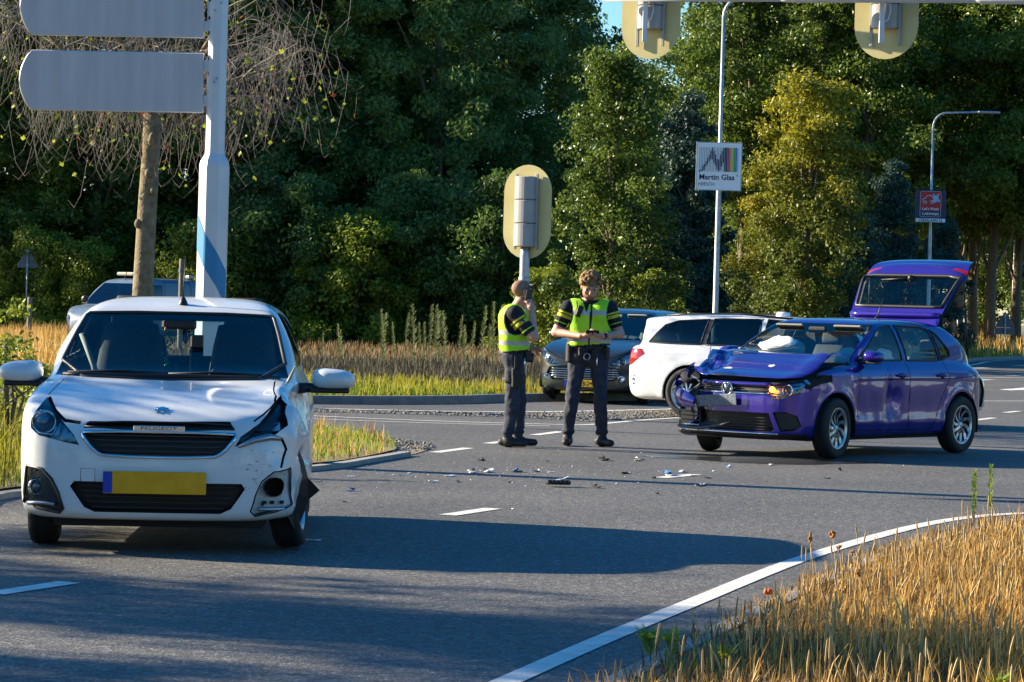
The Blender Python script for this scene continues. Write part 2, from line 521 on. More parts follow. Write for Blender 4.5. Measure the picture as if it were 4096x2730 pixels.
sheet('road_marking', [g2(3995, 1559), g2(4040, 1563), g2(4130, 1560), g2(4130, 1549), g2(4050, 1556)], .004, M_line)
ribbon('road_marking', [p for p in offset(back_edge, .5) if p[1] > 62], -.1, .1, .004, M_line)

# cobbled median strip with loose stones
med = [g2(1180, 1640), g2(2000, 1656), g2(2600, 1647), g2(2780, 1640), g2(2800, 1664), g2(2560, 1676), g2(2350, 1688), g2(2100, 1672), g2(1700, 1660), g2(1180, 1647)]
sheet('median_strip', med, .005, M_sand)
M_stone = mat('pale_stone', (.11, .105, .098), .9, color2=(.24, .225, .2), vscale=5)


def in_poly(P, poly): return sd_poly(P[:, 0], P[:, 1], poly) < 0


def sample(poly, n, seed=0):
    r = np.random.default_rng(seed); A = np.array([p[:2] for p in poly]); lo, hi = A.min(0), A.max(0); out = np.zeros((0, 2))
    while len(out) < n:
        q = lo + (hi - lo) * r.random((n * 2, 2)); out = np.concatenate([out, q[in_poly(q, A)]])
    return out[:n]


def pebbles(name, P, rmin, rmax, material, z=.006, seed=1):
    r = np.random.default_rng(seed); n = len(P)
    base = np.array([(1, 0, 0), (.3, .95, 0), (-.8, .6, 0), (-.8, -.6, 0), (.3, -.95, 0), (.5, .3, .6), (-.45, .35, .7), (0, -.5, .65)])
    F0 = np.array([(0, 1, 5), (1, 6, 5), (1, 2, 6), (2, 3, 6), (3, 7, 6), (3, 4, 7), (4, 5, 7), (4, 0, 5), (5, 6, 7)])
    s = rmin + (rmax - rmin) * r.random(n) ** 2; a = r.random(n) * 6.28
    V = base[None] * s[:, None, None] * (1 + .3 * r.standard_normal((n, 8, 1)).clip(-1, 1))
    x = V[..., 0] * np.cos(a)[:, None] - V[..., 1] * np.sin(a)[:, None]; y = V[..., 0] * np.sin(a)[:, None] + V[..., 1] * np.cos(a)[:, None]
    V = np.stack([x + P[:, :1], y + P[:, 1:2], V[..., 2] + z], -1).reshape(-1, 3)
    F = (F0[None] + np.arange(n)[:, None, None] * 8).reshape(-1, 3)
    o = link_mesh(name, np_mesh(name, V, F, material)); return o


tag(pebbles('gravel', sample(med, 6500, 3), .007, .026, M_stone), 'loose pale stones covering the narrow median strip', 'gravel', kind='stuff')
tip = [g2(1500, 1800), g2(1560, 1830), g2(1735, 1800), g2(1735, 1780), g2(1600, 1760), g2(1500, 1745)]
tag(pebbles('tip_gravel', sample(tip, 900, 4), .006, .025, M_stone), 'fine grit on the sandy tip of the island', 'grit', kind='stuff')


# ------------------------------------------------------------------ grass and weeds
def blades(P, H, Wd, lean, seed=0, curl=.5):
    """two-segment blades; P (n,3) roots"""
    r = np.random.default_rng(seed); n = len(P); a = r.random(n) * 6.283; b = a + 1.57 + r.standard_normal(n) * .4
    side = np.stack([np.cos(a), np.sin(a), 0 * a], 1) * (Wd / 2)[:, None]
    ln = np.stack([np.cos(b), np.sin(b), 0 * a], 1) * (lean * H)[:, None]; up = np.array([0, 0, 1.0])[None] * H[:, None]
    fl = np.clip(1 - curl * lean ** 2, .12, 1)[:, None]; mid = P + ln * .4 + up * .6 * np.clip(fl + .25, .3, 1); tipp = P + ln + up * fl
    V = np.stack([P - side, P + side, mid + side * .8, mid - side * .8, tipp + side * .15, tipp - side * .15], 1).reshape(-1, 3)
    F = np.array([(0, 1, 2, 3), (3, 2, 4, 5)])[None] + np.arange(n)[:, None, None] * 6
    return V, F.reshape(-1, 4)


def grass(name, poly, n, h0, h1, w0, w1, material, label, z=.01, seed=0, lean=.35, P=None, dens=None):
    r = np.random.default_rng(seed + 50)
    if P is None: P = sample(poly, n, seed)
    if dens is not None: P = P[r.random(len(P)) < dens(P)]
    n = len(P); P = np.column_stack([P, np.full(n, z)])
    nz = np.array([noise.noise(Vector((x * .55, y * .55, seed))) for x, y, _ in P])
    H = (h0 + (h1 - h0) * r.random(n) ** 1.5) * (1 + .55 * nz); Wd = w0 + (w1 - w0) * r.random(n)
    V, F = blades(P, H, Wd, np.abs(r.standard_normal(n)) * lean, seed)
    o = link_mesh(name, np_mesh(name, V, F, material)); return tag(o, label, 'grass', kind='stuff')


def grass_mat(name, c1, c2, c3=None, scale=.8, tr=.3):
    m = leaf_mat(name, c1, c2, tr, .7, scale)
    if c3:
        r = [x for x in m.node_tree.nodes if x.type == 'VALTORGB'][0]
        e = r.color_ramp.elements.new(.72); e.color = (*c3, 1)
    return m


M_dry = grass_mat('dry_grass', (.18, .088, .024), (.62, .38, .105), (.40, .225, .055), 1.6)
M_dry2 = grass_mat('brown_grass', (.07, .046, .022), (.22, .145, .065), None, 1.1)
M_straw = mat('seed_head', (.40, .27, .11), .9, color2=(.60, .44, .2), vscale=6)
M_green = grass_mat('fresh_grass', (.06, .13, .012), (.26, .34, .03), (.16, .25, .02), 1.2, .4)
M_olive = grass_mat('olive_grass', (.06, .09, .012), (.32, .29, .03), (.16, .19, .018), .9, .4)
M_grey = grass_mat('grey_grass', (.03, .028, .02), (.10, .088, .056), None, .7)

# dry verge in the near right corner
near = [p for p in VR]
rr = np.random.default_rng(5)
Pn = sample([G(1350, 2960)[:2]] + offset(edge_line, .40)[2:] + [(9, 19.5), (9, 7.2), (-.6, 7.2)], 230000, 11)
vis = (np.abs(Pn[:, 0]) < Pn[:, 1] * .3 + .8) & (Pn[:, 1] > 7.2)
Pn = Pn[vis]
EL = np.array(offset(edge_line, .38))
dist_edge = np.min(np.hypot(Pn[:, None, 0] - EL[None, ::2, 0], Pn[:, None, 1] - EL[None, ::2, 1]), 1)
keep = (rr.random(len(Pn)) < np.clip(dist_edge / .7, .16, 1)) & (Pn[:, 0] > .16 + np.clip(10.6 - Pn[:, 1], 0, 9) * .03)
Pn = Pn[keep]; dist_edge = dist_edge[keep]
low = dist_edge < .55
grass('dry_grass', None, 0, .04, .15, .004, .009, M_dry, 'long dry golden grass on the near verge', .01, 21, 1.3, P=Pn[::2])
grass('dry_grass_tall', None, 0, .10, .24, .003, .006, M_dry, 'tall dry grass stems standing among the near verge grass', .01, 22, .5, P=Pn[~low][1::9])
grass('brown_thatch', None, 0, .03, .12, .004, .010, M_dry2, 'brown thatch low down in the near verge grass', .01, 23, .9, P=Pn[1::2])
gsel = np.array([noise.noise(Vector((x * .8, y * .8, 9.1))) > .34 for x, y in Pn])
grass('green_tufts', None, 0, .06, .2, .004, .009, M_green, 'green tufts scattered through the dry near verge', .01, 24, .5, P=Pn[gsel][::6])


def stalks(name, P, h0, h1, label, seed):
    """grass stems that end in a thick cylindrical seed head"""
    r = np.random.default_rng(seed); n = len(P); mbV = []; mbF = []
    H = h0 + (h1 - h0) * r.random(n); a = r.random(n) * 6.28; ln = np.abs(r.standard_normal(n)) * .16
    dx, dy = np.cos(a) * ln * H, np.sin(a) * ln * H
    ang = np.array([0, 2.094, 4.189])
    rings = [(0, .0016), (.62, .0014), (.66, .0048), (.8, .0058), (.95, .0045), (1.0, .001)]
    hl = .06 + .06 * r.random(n)
    V = []
    for k, (t, rad) in enumerate(rings):
        tt = np.where(k < 1, 0, 1 - hl / H * (1 - (t - .62) / .38) if k >= 1 else 0)
        cx, cy, cz = P[:, 0] + dx * tt ** 2, P[:, 1] + dy * tt ** 2, .01 + H * tt
        for w in ang:
            V.append(np.stack([cx + rad * np.cos(w), cy + rad * np.sin(w), cz], 1))
    V = np.stack(V, 1)
    F0 = [(k * 3 + j, k * 3 + (j + 1) % 3, (k + 1) * 3 + (j + 1) % 3, (k + 1) * 3 + j) for k in range(len(rings) - 1) for j in range(3)]
    F = (np.array(F0)[None] + (np.arange(n) * len(rings) * 3)[:, None, None]).reshape(-1, 4)
    o = link_mesh(name, np_mesh(name, V.reshape(-1, 3), F, M_straw)); return tag(o, label, 'grass', kind='stuff')


far_in = Pn[dist_edge > .25]
stalks('seed_head_grass', far_in[rr.permutation(len(far_in))[:1500]], .10, .26, 'straw coloured seed heads standing above the near verge grass', 31)

# island: dry grass left of the tip, greener along the road
isl = sample(isl_in + [(-14, 12)], 90000, 41)
isl = isl[(np.abs(isl[:, 0]) < isl[:, 1] * .2 + .3)]
grass('island_grass', None, 0, .05, .15, .008, .016, M_green, 'short green grass on the island behind the white car', .03, 42, .5, P=isl[::3])
isd = isl[np.array([noise.noise(Vector((x * .5, y * .5, 3.3))) > -.15 for x, y in isl])]
grass('island_dry_grass', None, 0, .06, .2, .006, .014, M_dry, 'dry yellow grass on the island behind the white car', .03, 43, .5, P=isd[1::3])
isb = isl[isl[:, 0] < -3.6]
grass('island_tall_grass', None, 0, .2, .55, .007, .014, M_olive, 'tall olive grass at the end of the island beside the white car', .03, 44, .3, P=isb[::2])

# back verge: bright weeds along the kerb, grey grass behind, golden tussocks on the far side
def band(y0, y1, x0, x1, n, seed):
    r = np.random.default_rng(seed); P = np.column_stack([x0 + (x1 - x0) * r.random(n), y0 + (y1 - y0) * r.random(n)])
    be = np.array(back_edge); lim = np.interp(P[:, 0], be[:, 0], be[:, 1])
    return P[P[:, 1] > lim + .25]


grass('kerb_weeds', None, 0, .03, .28, .012, .035, M_olive, 'bright yellow green weeds along the back kerb', .1, 51, .5, P=band(36.9, 46.5, -11, 3.2, 24000, 51), dens=lambda P: np.array([.35 + .9 * max(0, noise.noise(Vector((x * .9, y * .9, 2.2))) + .35) for x, y in P]))
grass('kerb_grass', None, 0, .05, .2, .01, .02, M_green, 'short green grass at the back kerb', .1, 52, .6, P=band(36.9, 42.5, -11, 2.2, 14000, 52))
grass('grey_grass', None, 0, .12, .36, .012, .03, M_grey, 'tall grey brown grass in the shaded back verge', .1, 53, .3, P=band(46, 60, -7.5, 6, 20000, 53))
Pg = band(43, 95, -20, -5.5, 40000, 54); Pg = Pg[Pg[:, 0] / Pg[:, 1] * FPX + 2048 < 560]
grass('golden_grass', None, 0, .15, .55, .012, .03, M_dry, 'tall golden grass on the far side verge behind the white car', .1, 54, .35, P=Pg)
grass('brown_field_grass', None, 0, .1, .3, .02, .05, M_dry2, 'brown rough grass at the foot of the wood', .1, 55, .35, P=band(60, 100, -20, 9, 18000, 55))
grass('far_golden_grass', None, 0, .25, .8, .03, .07, M_dry, 'sunlit golden grass under the trees across the far road', .1, 56, .35, P=band(93, 190, 12, 45, 26000, 56))
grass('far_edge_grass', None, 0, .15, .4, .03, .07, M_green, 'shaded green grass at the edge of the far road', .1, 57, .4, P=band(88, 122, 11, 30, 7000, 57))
# ================================================================== TREES
M_bark = mat('bark', (.085, .065, .045), .95, color2=(.19, .15, .10), vscale=14, bump=.8, bscale=30)
M_bark_y = mat('lichen_bark', (.13, .095, .05), .95, color2=(.26, .21, .13), vscale=10, bump=.8, bscale=26)
M_twig = mat('grey_twig', (.19, .165, .14), .9)
M_leafA = leaf_mat('oak_leaf', (.028, .058, .012), (.15, .215, .03), .42, .36)
M_leafB = leaf_mat('dark_leaf', (.028, .058, .021), (.135, .215, .048), .44, .34)
def paint_sunlit_top(m, z0, z1, col):
    """sunlight on the upper part of the crown, put into the leaf colour"""
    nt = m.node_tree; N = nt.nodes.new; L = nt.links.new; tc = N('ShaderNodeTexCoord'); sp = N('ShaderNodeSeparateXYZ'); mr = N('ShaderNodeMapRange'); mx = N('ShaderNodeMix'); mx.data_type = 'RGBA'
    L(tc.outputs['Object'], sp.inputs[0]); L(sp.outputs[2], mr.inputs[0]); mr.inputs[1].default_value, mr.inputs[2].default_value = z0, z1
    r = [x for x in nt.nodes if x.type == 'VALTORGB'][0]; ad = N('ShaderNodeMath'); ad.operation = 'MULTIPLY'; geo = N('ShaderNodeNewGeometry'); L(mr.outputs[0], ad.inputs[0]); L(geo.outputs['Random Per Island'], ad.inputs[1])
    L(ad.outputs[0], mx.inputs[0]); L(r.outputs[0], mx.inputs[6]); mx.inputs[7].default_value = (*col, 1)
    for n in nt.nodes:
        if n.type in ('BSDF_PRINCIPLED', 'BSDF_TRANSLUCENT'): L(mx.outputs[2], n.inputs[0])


M_leafY = leaf_mat('sunlit_top_leaf', (.028, .055, .010), (.12, .15, .02), .4, .45, .3); paint_sunlit_top(M_leafY, 3.0, 7.5, (.50, .42, .02))  # yellow towards the crown top stands in for sunlight there
M_leafC = leaf_mat('blue_green_needle', (.016, .042, .030), (.05, .10, .065), .2, .5)
M_leafS = leaf_mat('shrub_leaf', (.035, .065, .010), (.24, .30, .03), .45, .4, .5)


def leaf_cloud(C, rad, n_each, size, seed, flat=.7, aspect=.6, updir=.4):
    """rhombic leaves scattered through clumps: C (m,3) centres, rad (m,)"""
    r = np.random.default_rng(seed); m = len(C); n = m * n_each
    d = r.standard_normal((n, 3)); d /= np.linalg.norm(d, axis=1)[:, None]
    q = d * (r.random(n) ** .45)[:, None] * np.repeat(rad, n_each)[:, None]; q[:, 2] *= flat
    P = np.repeat(C, n_each, 0) + q
    nrm = d * .6 + r.standard_normal((n, 3)) * .7; nrm[:, 2] += updir; nrm /= np.linalg.norm(nrm, axis=1)[:, None]
    t = np.cross(nrm, r.standard_normal((n, 3))); t /= np.linalg.norm(t, axis=1)[:, None] + 1e-9
    b = np.cross(nrm, t); s = size * (.6 + .8 * r.random(n))[:, None]
    V = np.stack([P - t * s * .5, P + b * s * .5 * aspect - nrm * s * .06, P + t * s * .5, P - b * s * .5 * aspect - nrm * s * .06], 1).reshape(-1, 3)
    F = np.arange(n * 4).reshape(-1, 4)
    return V, F


def crown_points(n, prof, H, seed, hollow=.55, lump=.75):
    """clump centres inside a crown whose radius at relative height t is prof(t)"""
    r = np.random.default_rng(seed); out = []
    while len(out) < n:
        t = r.random(); a = r.random() * 6.283; rad = prof(t)
        k = 1 + lump * noise.noise(Vector((math.cos(a) * 1.7, math.sin(a) * 1.7, t * 5 + seed)))
        q = r.random() ** hollow * rad * k
        if r.random() < min(1, rad / 2.0 + .15): out.append((math.cos(a) * q, math.sin(a) * q, t * H))
    return np.array(out)


def tree_mesh(kind, H, z0, Rm, n_cl, n_each, size, material, trunk_r, seed, prof=None, flat=.7, bark=None, crad=(.5, .95), limb=14):
    """returns (trunk mesh, crown mesh) for a tree H tall with crown from z0 up"""
    r = random.Random(seed)
    prof = prof or (lambda t: Rm * (math.sin(math.pi * min(1, t * .92 + .12)) ** .6))
    C = crown_points(n_cl, prof, H - z0, seed); C[:, 2] += z0
    rad = np.random.default_rng(seed).uniform(crad[0], crad[1], n_cl)
    V, F = leaf_cloud(C, rad, n_each, size, seed, flat)
    crown = np_mesh(kind + '_crown', V, F, material)
    mb = MB(); pts = []; rd = []
    for i in range(9):
        t = i / 8
        pts.append((math.sin(t * 4 + seed) * .18 * t * H / 10, math.cos(t * 3.1 + seed) * .15 * t * H / 10, t * H * .9 - .15)); rd.append(trunk_r * (1.25 if i == 0 else 1) * (1 - .85 * t) + .02)
    mb.tube(pts, rd, 8)
    for k in range(limb):
        c = C[r.randrange(n_cl)]
        t = max(.12, min(.85, (c[2] - 1.2) / H * .8)); j = min(7, int(t * 8)); f = t * 8 - j
        b = Vector(pts[j]).lerp(Vector(pts[j + 1]), f); e = Vector(c); mid = b.lerp(e, .5) + Vector((r.uniform(-.3, .3), r.uniform(-.3, .3), .1 * (e - b).length))
        r0 = trunk_r * (1 - .85 * t) * .45 + .015
        mb.tube([b, b.lerp(mid, .5), mid, mid.lerp(e, .5), e], [r0, r0 * .8, r0 * .6, r0 * .4, r0 * .2], 5)
    me = bpy.data.meshes.new(kind + '_trunk'); me.from_pydata(mb.v, [], mb.f); me.materials.append(bark or M_bark)
    me.polygons.foreach_set('use_smooth', [True] * len(mb.f)); me.update()
    return me, crown


oakA = tree_mesh('oak', 17, 1.2, 4.6, 330, 240, .17, M_leafA, .24, 1)
airy = tree_mesh('airy_oak', 17, 3.0, 4.0, 130, 120, .17, M_leafA, .2, 22, limb=30)
oakB = tree_mesh('oak_high', 17, 5.2, 4.2, 250, 230, .17, M_leafA, .22, 2, limb=18)
dark = tree_mesh('dark_oak', 18, .8, 4.9, 340, 250, .17, M_leafB, .25, 3)
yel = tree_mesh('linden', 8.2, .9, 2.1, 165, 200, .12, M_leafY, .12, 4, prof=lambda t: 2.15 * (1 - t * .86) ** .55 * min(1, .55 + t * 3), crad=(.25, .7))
con = tree_mesh('pine', 9, .6, 2.3, 150, 240, .13, M_leafC, .14, 5, prof=lambda t: 2.3 * (1 - t) ** .7 + .15, crad=(.3, .65))
mid = tree_mesh('hornbeam', 10, .6, 2.7, 200, 190, .13, M_leafA, .13, 6, prof=lambda t: 2.6 * (1 - t * .9) ** .6 * min(1, .5 + t * 3), crad=(.28, .8))
shr = tree_mesh('shrub', 3.6, .1, 2.2, 80, 230, .12, M_leafS, .05, 8, prof=lambda t: 2.1 * math.sqrt(max(0, 1 - t * t)), crad=(.35, .7), limb=8)
shrD = tree_mesh('dark_shrub', 4.6, .1, 2.4, 95, 230, .13, M_leafB, .06, 9, prof=lambda t: 2.3 * math.sqrt(max(0, 1 - t * t)), crad=(.4, .75), limb=8)


def put_tree(name, meshes, x, y, s, rz, label, cat='tree', group=None, sz=None):
    e = empty(name, (x, y, .08), rz, label, cat, group); e.scale = (s, s, sz or s)
    link_mesh('trunk' if cat == 'tree' else 'stem', meshes[0], e); link_mesh('crown' if cat == 'tree' else 'foliage', meshes[1], e)
    return e


def tx(px, d): return (px - W0 / 2) / FPX * d


ORD = 'first second third fourth fifth sixth seventh eighth ninth tenth eleventh twelfth thirteenth fourteenth fifteenth sixteenth seventeenth eighteenth nineteenth twentieth twenty-first'.split()
# the wood: each tree placed by the column of the photograph where its stem stands, and its distance
LW = 'tall dense tree of the dark wood behind the verge'
rt = random.Random(12)
front = [(-350, 101), (60, 103), (380, 99), (760, 104), (1080, 100), (1400, 103), (1720, 99), (1985, 104)]
names = ['behind the triangular sign at the far left edge', 'behind the van and the bare trunk', 'above the white van roof', 'between the white sign mast and its boards', 'above the empty grey verge, near the mast', 'left of the oval signal board by half its height', 'directly behind the oval signal board', 'behind the curly haired officer']
lab_front = ['dense dark broadleaf tree at the left edge of the wood behind the triangular sign', 'dense broadleaf tree standing behind the triangular sign and bare branches',
             'broadleaf tree rising behind the parked van', 'broadleaf tree rising just behind the white sign mast', 'tall dark tree just right of the white sign mast',
             'tall dark tree between the sign mast and the oval signal board', 'tall dark tree right behind the oval signal board', 'tall dark tree between oval signal board and curly haired officer']
for i, (px, d) in enumerate(front):
    m = [dark, oakA, oakA, dark, dark, dark, dark, dark][i]
    put_tree('forest_tree', m, tx(px, d), d, rt.uniform(.95, 1.12), rt.uniform(0, 6.28), lab_front[i], group='trees of the dark wood')
for i, (px, d) in enumerate([(-150, 112), (230, 115), (620, 113), (960, 116), (1280, 113), (1580, 117), (1880, 114)]):
    put_tree('forest_tree', [oakA, dark][i % 2], tx(px, d), d, rt.uniform(1.0, 1.15), rt.uniform(0, 6.28), 'second-row tree of the dark wood, %s from the left, mostly hidden' % ORD[i], group='second row of the dark wood')
# the right-hand wood, more open, with bare stems
rw = [(2265, 118, .95, airy, 'thin crowned tree through which the sky sparkles, left of the left gantry signal'), (2480, 128, .8, oakA, 'tall tree whose crown shows left of the left gantry signal'), (2700, 150, .85, airy, 'open crowned tree against the sky gap beside the lamp post'),
      (2960, 132, 1.0, oakB, 'tall tree behind the white square advert sign'), (3200, 140, 1.08, oakA, 'tall tree whose top rises behind the yellow-topped tree'), (3440, 128, .95, oakB, 'tall tree below the right gantry signal'),
      (3640, 134, 1.0, oakB, 'tall tree behind the dark blue advert sign'), (3800, 150, 1.05, oakB, 'tall tree behind the curved street lamp'),
      (3835, 172, 1.0, oakB, 'slim stemmed tree deep in the wood beside the open tailgate'), (3890, 142, 1.0, oakB, 'pale mossy stemmed tree right of the open tailgate'), (3962, 133, 1.05, oakB, 'thick stemmed tree in golden grass left of the far triangular sign'),
      (4065, 139, 1.0, oakB, 'tree with a dark stem behind the far triangular sign'), (4200, 130, 1.05, oakB, 'tree at the right edge of the wood with its stem cut off by the frame')]
for px, d, s, m, lb in rw:
    put_tree('forest_tree', m, tx(px, d), d, s * (1.16 if px > 2850 else 1.0), rt.uniform(0, 6.28), lb, group='trees of the open wood across the far road')
for i, (px, d) in enumerate([(2600, 178), (2900, 185), (3120, 176), (3330, 190), (3560, 182), (3740, 195), (3920, 205), (4060, 186), (4180, 200)]):
    put_tree('forest_tree', oakB if i % 2 else oakA, tx(px, d), d, rt.uniform(1.2, 1.4) if px > 2850 else 1.0, rt.uniform(0, 6.28), 'distant tree deep in the open wood, %s from the left' % ORD[i], group='distant trees of the open wood')
# trees that stand out in front of the wood
put_tree('linden_tree', yel, tx(3225, 78), 78, 1.0, .4, 'young tree with sunlit yellow painted into its top in front of the right-hand wood', group='single trees in front of the wood')
put_tree('linden_tree', yel, tx(3060, 84), 84, .62, 2.4, 'small dark green tree at the left foot of the yellow-topped tree', group='single trees in front of the wood')
put_tree('hornbeam_tree', mid, tx(2440, 82), 82, .92, 1.2, 'pointed green tree behind the two officers and dark car', group='single trees in front of the wood')
put_tree('pine_tree', con, tx(2740, 92), 92, .95, .3, 'bluish pine left of the white square advert sign', group='pines in front of the wood')
put_tree('pine_tree', con, tx(3560, 104), 104, .8, 2.0, 'bluish pine left of the dark blue advert sign', group='pines in front of the wood')
put_tree('pine_tree', con, tx(3760, 108), 108, .62, 4.0, 'low bluish pine under the dark blue advert sign', group='pines in front of the wood')
put_tree('pine_tree', con, tx(3420, 98), 98, .6, 5.0, 'low bluish pine right of the yellow-topped tree', group='pines in front of the wood')
# shrubs along the foot of the wood
sh = [(-60, 96, 1.2, shr), (170, 93, 1.0, shr), (330, 92, .9, shr), (820, 90, 1.1, shr), (1010, 92, 1.2, shrD), (1220, 91, 1.15, shrD), (1420, 90, 1.2, shr), (1620, 92, 1.2, shrD), (1800, 91, 1.1, shrD), (2000, 90, 1.2, shrD),
      (2190, 86, .75, shr), (2330, 96, 1.0, shrD), (2620, 84, .72, shr), (2750, 99, .9, shrD), (2940, 100, .9, shr), (3150, 104, .9, shrD), (3320, 110, .9, shrD)]
sl = ['shrub at the far left below the triangular sign', 'shrub right of the left triangular sign', 'shrub beside the front of the parked van', 'leafy shrub at the right foot of the white sign mast', 'dark shrub a little right of the sign mast',
      'dark shrub above the tall weeds left of centre', 'light leaved shrub above the tall weeds left of centre', 'dark shrub left of the oval signal board', 'dark shrub left of the bald officer', 'dark shrub behind the bald officer',
      'sunlit shrub between the two officers', 'dark shrub behind the curly haired officer', 'sunlit shrub above the roof of the dark car', 'dark shrub above the white estate car', 'shrub left of the yellow-topped tree foot', 'dark shrub behind the yellow-topped tree foot', 'dark shrub above the windscreen of the purple car']
for (px, d, s, m), lb in zip(sh, sl):
    put_tree('shrub', m, tx(px, d), d, s, rt.uniform(0, 6.28), lb, 'shrub', 'shrubs at the foot of the wood')
# trees beyond the left edge of the frame: they throw the shade on the road and on the wood
for x, y, s, m in [(-31, 98, 1.0, dark), (-42, 104, 1.1, dark), (-24, 108, 1.0, dark)]:
    put_tree('forest_tree', m, x, y, s, rt.uniform(0, 6.28), 'tree of the wood beyond the left edge of the picture', group='trees beyond the left edge')
roadside = tree_mesh('roadside', 9, 2.6, 2.2, 60, 150, .14, M_leafA, .14, 10, crad=(.35, .75))
for x, y, s in [(-14, 15.6, .95), (-21, 17.6, 1.1), (-9.5, 12.3, .45), (-9.3, 17.75, .45)]:  # the last one is added, sized to shade the white bonnet but not the roof
    put_tree('roadside_tree', roadside, x, y, s, rt.uniform(0, 6.28), 'unseen roadside tree beyond the left edge whose shade falls across the near road', group='roadside trees beyond the left edge')


for k in range(13):  # out of view, added to darken what the cars reflect
    put_tree('roadside_tree', [dark, oakA][k % 2], -46 + k * 7.6, -24 - (k * 5 % 9), .7 + .1 * (k % 3), k * 1.1, 'unseen tree of the row added behind the viewpoint', group='trees behind the viewpoint')
for k in range(9):  # another unseen row, added to darken the reflection in the purple flank
    put_tree('roadside_tree', [oakA, dark][k % 2], 37 + (k * 7 % 11), 16 + k * 8.5, .75 + .1 * (k % 3), k * 1.7, 'unseen tree of the row added beyond the right edge of the picture', group='trees beyond the right edge')


# ------------------------------------------------------------------ almost bare tree behind the white car
def bare_tree():
    d0 = 38.0; base = at(560, 1240, d0); bx = base.x
    root = empty('bare_tree', (bx, d0, .1), 0, 'almost bare tree with drooping twigs and few yellow leaves behind the white car', 'tree')
    r = random.Random(5); mb = MB(); tw = MB()
    fork = 3.95
    lean = .012
    tr = [(0, 0, -.2), (.01, 0, .6), (.035, .01, 1.6), (.06, .02, 2.6), (.09, .02, 3.4), (.10, .02, fork)]
    mb.tube(tr, [.18, .155, .142, .132, .124, .13], 14)
    for k in range(5):     # knots and old scars
        a = r.uniform(3.6, 5.6); z = r.uniform(1.2, 3.7); mb.ball((.06 + math.cos(a) * .13, math.sin(a) * .13, z), (.05, .05, .07), 8)
    tips = []; leaves = []
    def limb(p, d, L, r0, lev):
        p = Vector(p); d = Vector(d).normalized(); pts = [p.copy()]; n = 5
        for i in range(n):
            d = (d + Vector((r.uniform(-.22, .22), r.uniform(-.22, .22), r.uniform(-.12, .14) + (.02 if lev < 2 else -.10)))).normalized()
            p = p + d * L / n; pts.append(p.copy())
        rad = [r0 * (1 - .75 * i / n) for i in range(n + 1)]
        (mb if lev < 1 else tw).tube(pts, rad, 7 if lev < 1 else 4 if lev < 2 else 3, cap=False)
        if lev < 3:
            for k in range([7, 6, 4][lev]):
                t = r.uniform(.25, 1); j = min(n - 1, int(t * n)); q = pts[j].lerp(pts[j + 1], t * n - j)
                a = r.uniform(0, 6.28); e = Vector((math.cos(a), math.sin(a), r.uniform(-.25, .5) if lev == 0 else r.uniform(-.9, .35)))
                limb(q, d * .45 + e, L * r.uniform(.42, .68), max(.0035, rad[j] * .5), lev + 1)
        else:
            tips.append((pts[-1], d))
    for k in range(8):
        a = k * 2 * math.pi / 8 + r.uniform(-.3, .3)
        limb((.10, .02, fork - .05), (math.cos(a) * 1.0, math.sin(a) * .9, r.uniform(.25, .9)), r.uniform(2.0, 2.7), .06, 0)
    # hanging twigs that curl up at the end
    for p, d in tips:
        if r.random() > .62: continue
        a = r.uniform(0, 6.28); L = r.uniform(.3, .8); o = Vector((math.cos(a), math.sin(a), 0))
        P = [p, p + o * .10 * L + Vector((0, 0, -.35 * L)), p + o * .22 * L + Vector((0, 0, -.72 * L)), p + o * .45 * L + Vector((0, 0, -.95 * L)), p + o * .68 * L + Vector((0, 0, -.8 * L))]
        tw.tube(P, [.0038, .0034, .003, .0026, .002], 3, cap=False)
        if r.random() < .4: leaves.append((P[r.randrange(1, 5)], o))
    mb.build('trunk', M_bark_y, root); tw.build('twigs', M_twig, root)
    lf = MB()
    for p, o in leaves:
        s = r.uniform(.05, .1); a = r.uniform(0, 6.28); u = Vector((math.cos(a), math.sin(a), r.uniform(-.4, .4))).normalized(); v = u.cross(Vector((r.uniform(-1, 1), r.uniform(-1, 1), .3))).normalized()
        star = [(0, -.5), (.25, -.3), (.5, 0), (.22, .1), (.1, .5), (-.12, .15), (-.5, .1), (-.28, -.28)]
        lf.add([p + u * s * x + v * s * y + u.cross(v) * s * .12 * abs(x) for x, y in star], [tuple(range(8))], 1 if r.random() < .13 else 0)
    lf.build('leaves', [leaf_mat('lime_leaf', (.22, .30, .02), (.5, .52, .04), .5), leaf_mat('red_leaf', (.35, .05, .01), (.55, .12, .02), .4)], root)


bare_tree()


# ------------------------------------------------------------------ weeds that can be told apart
M_weed = leaf_mat('weed_leaf', (.08, .11, .04), (.22, .25, .10), .35, .7, 2)
M_weedg = leaf_mat('young_weed_leaf', (.09, .17, .02), (.28, .38, .05), .4, .6, 2)
M_stem = mat('weed_stem', (.16, .17, .06), .8)


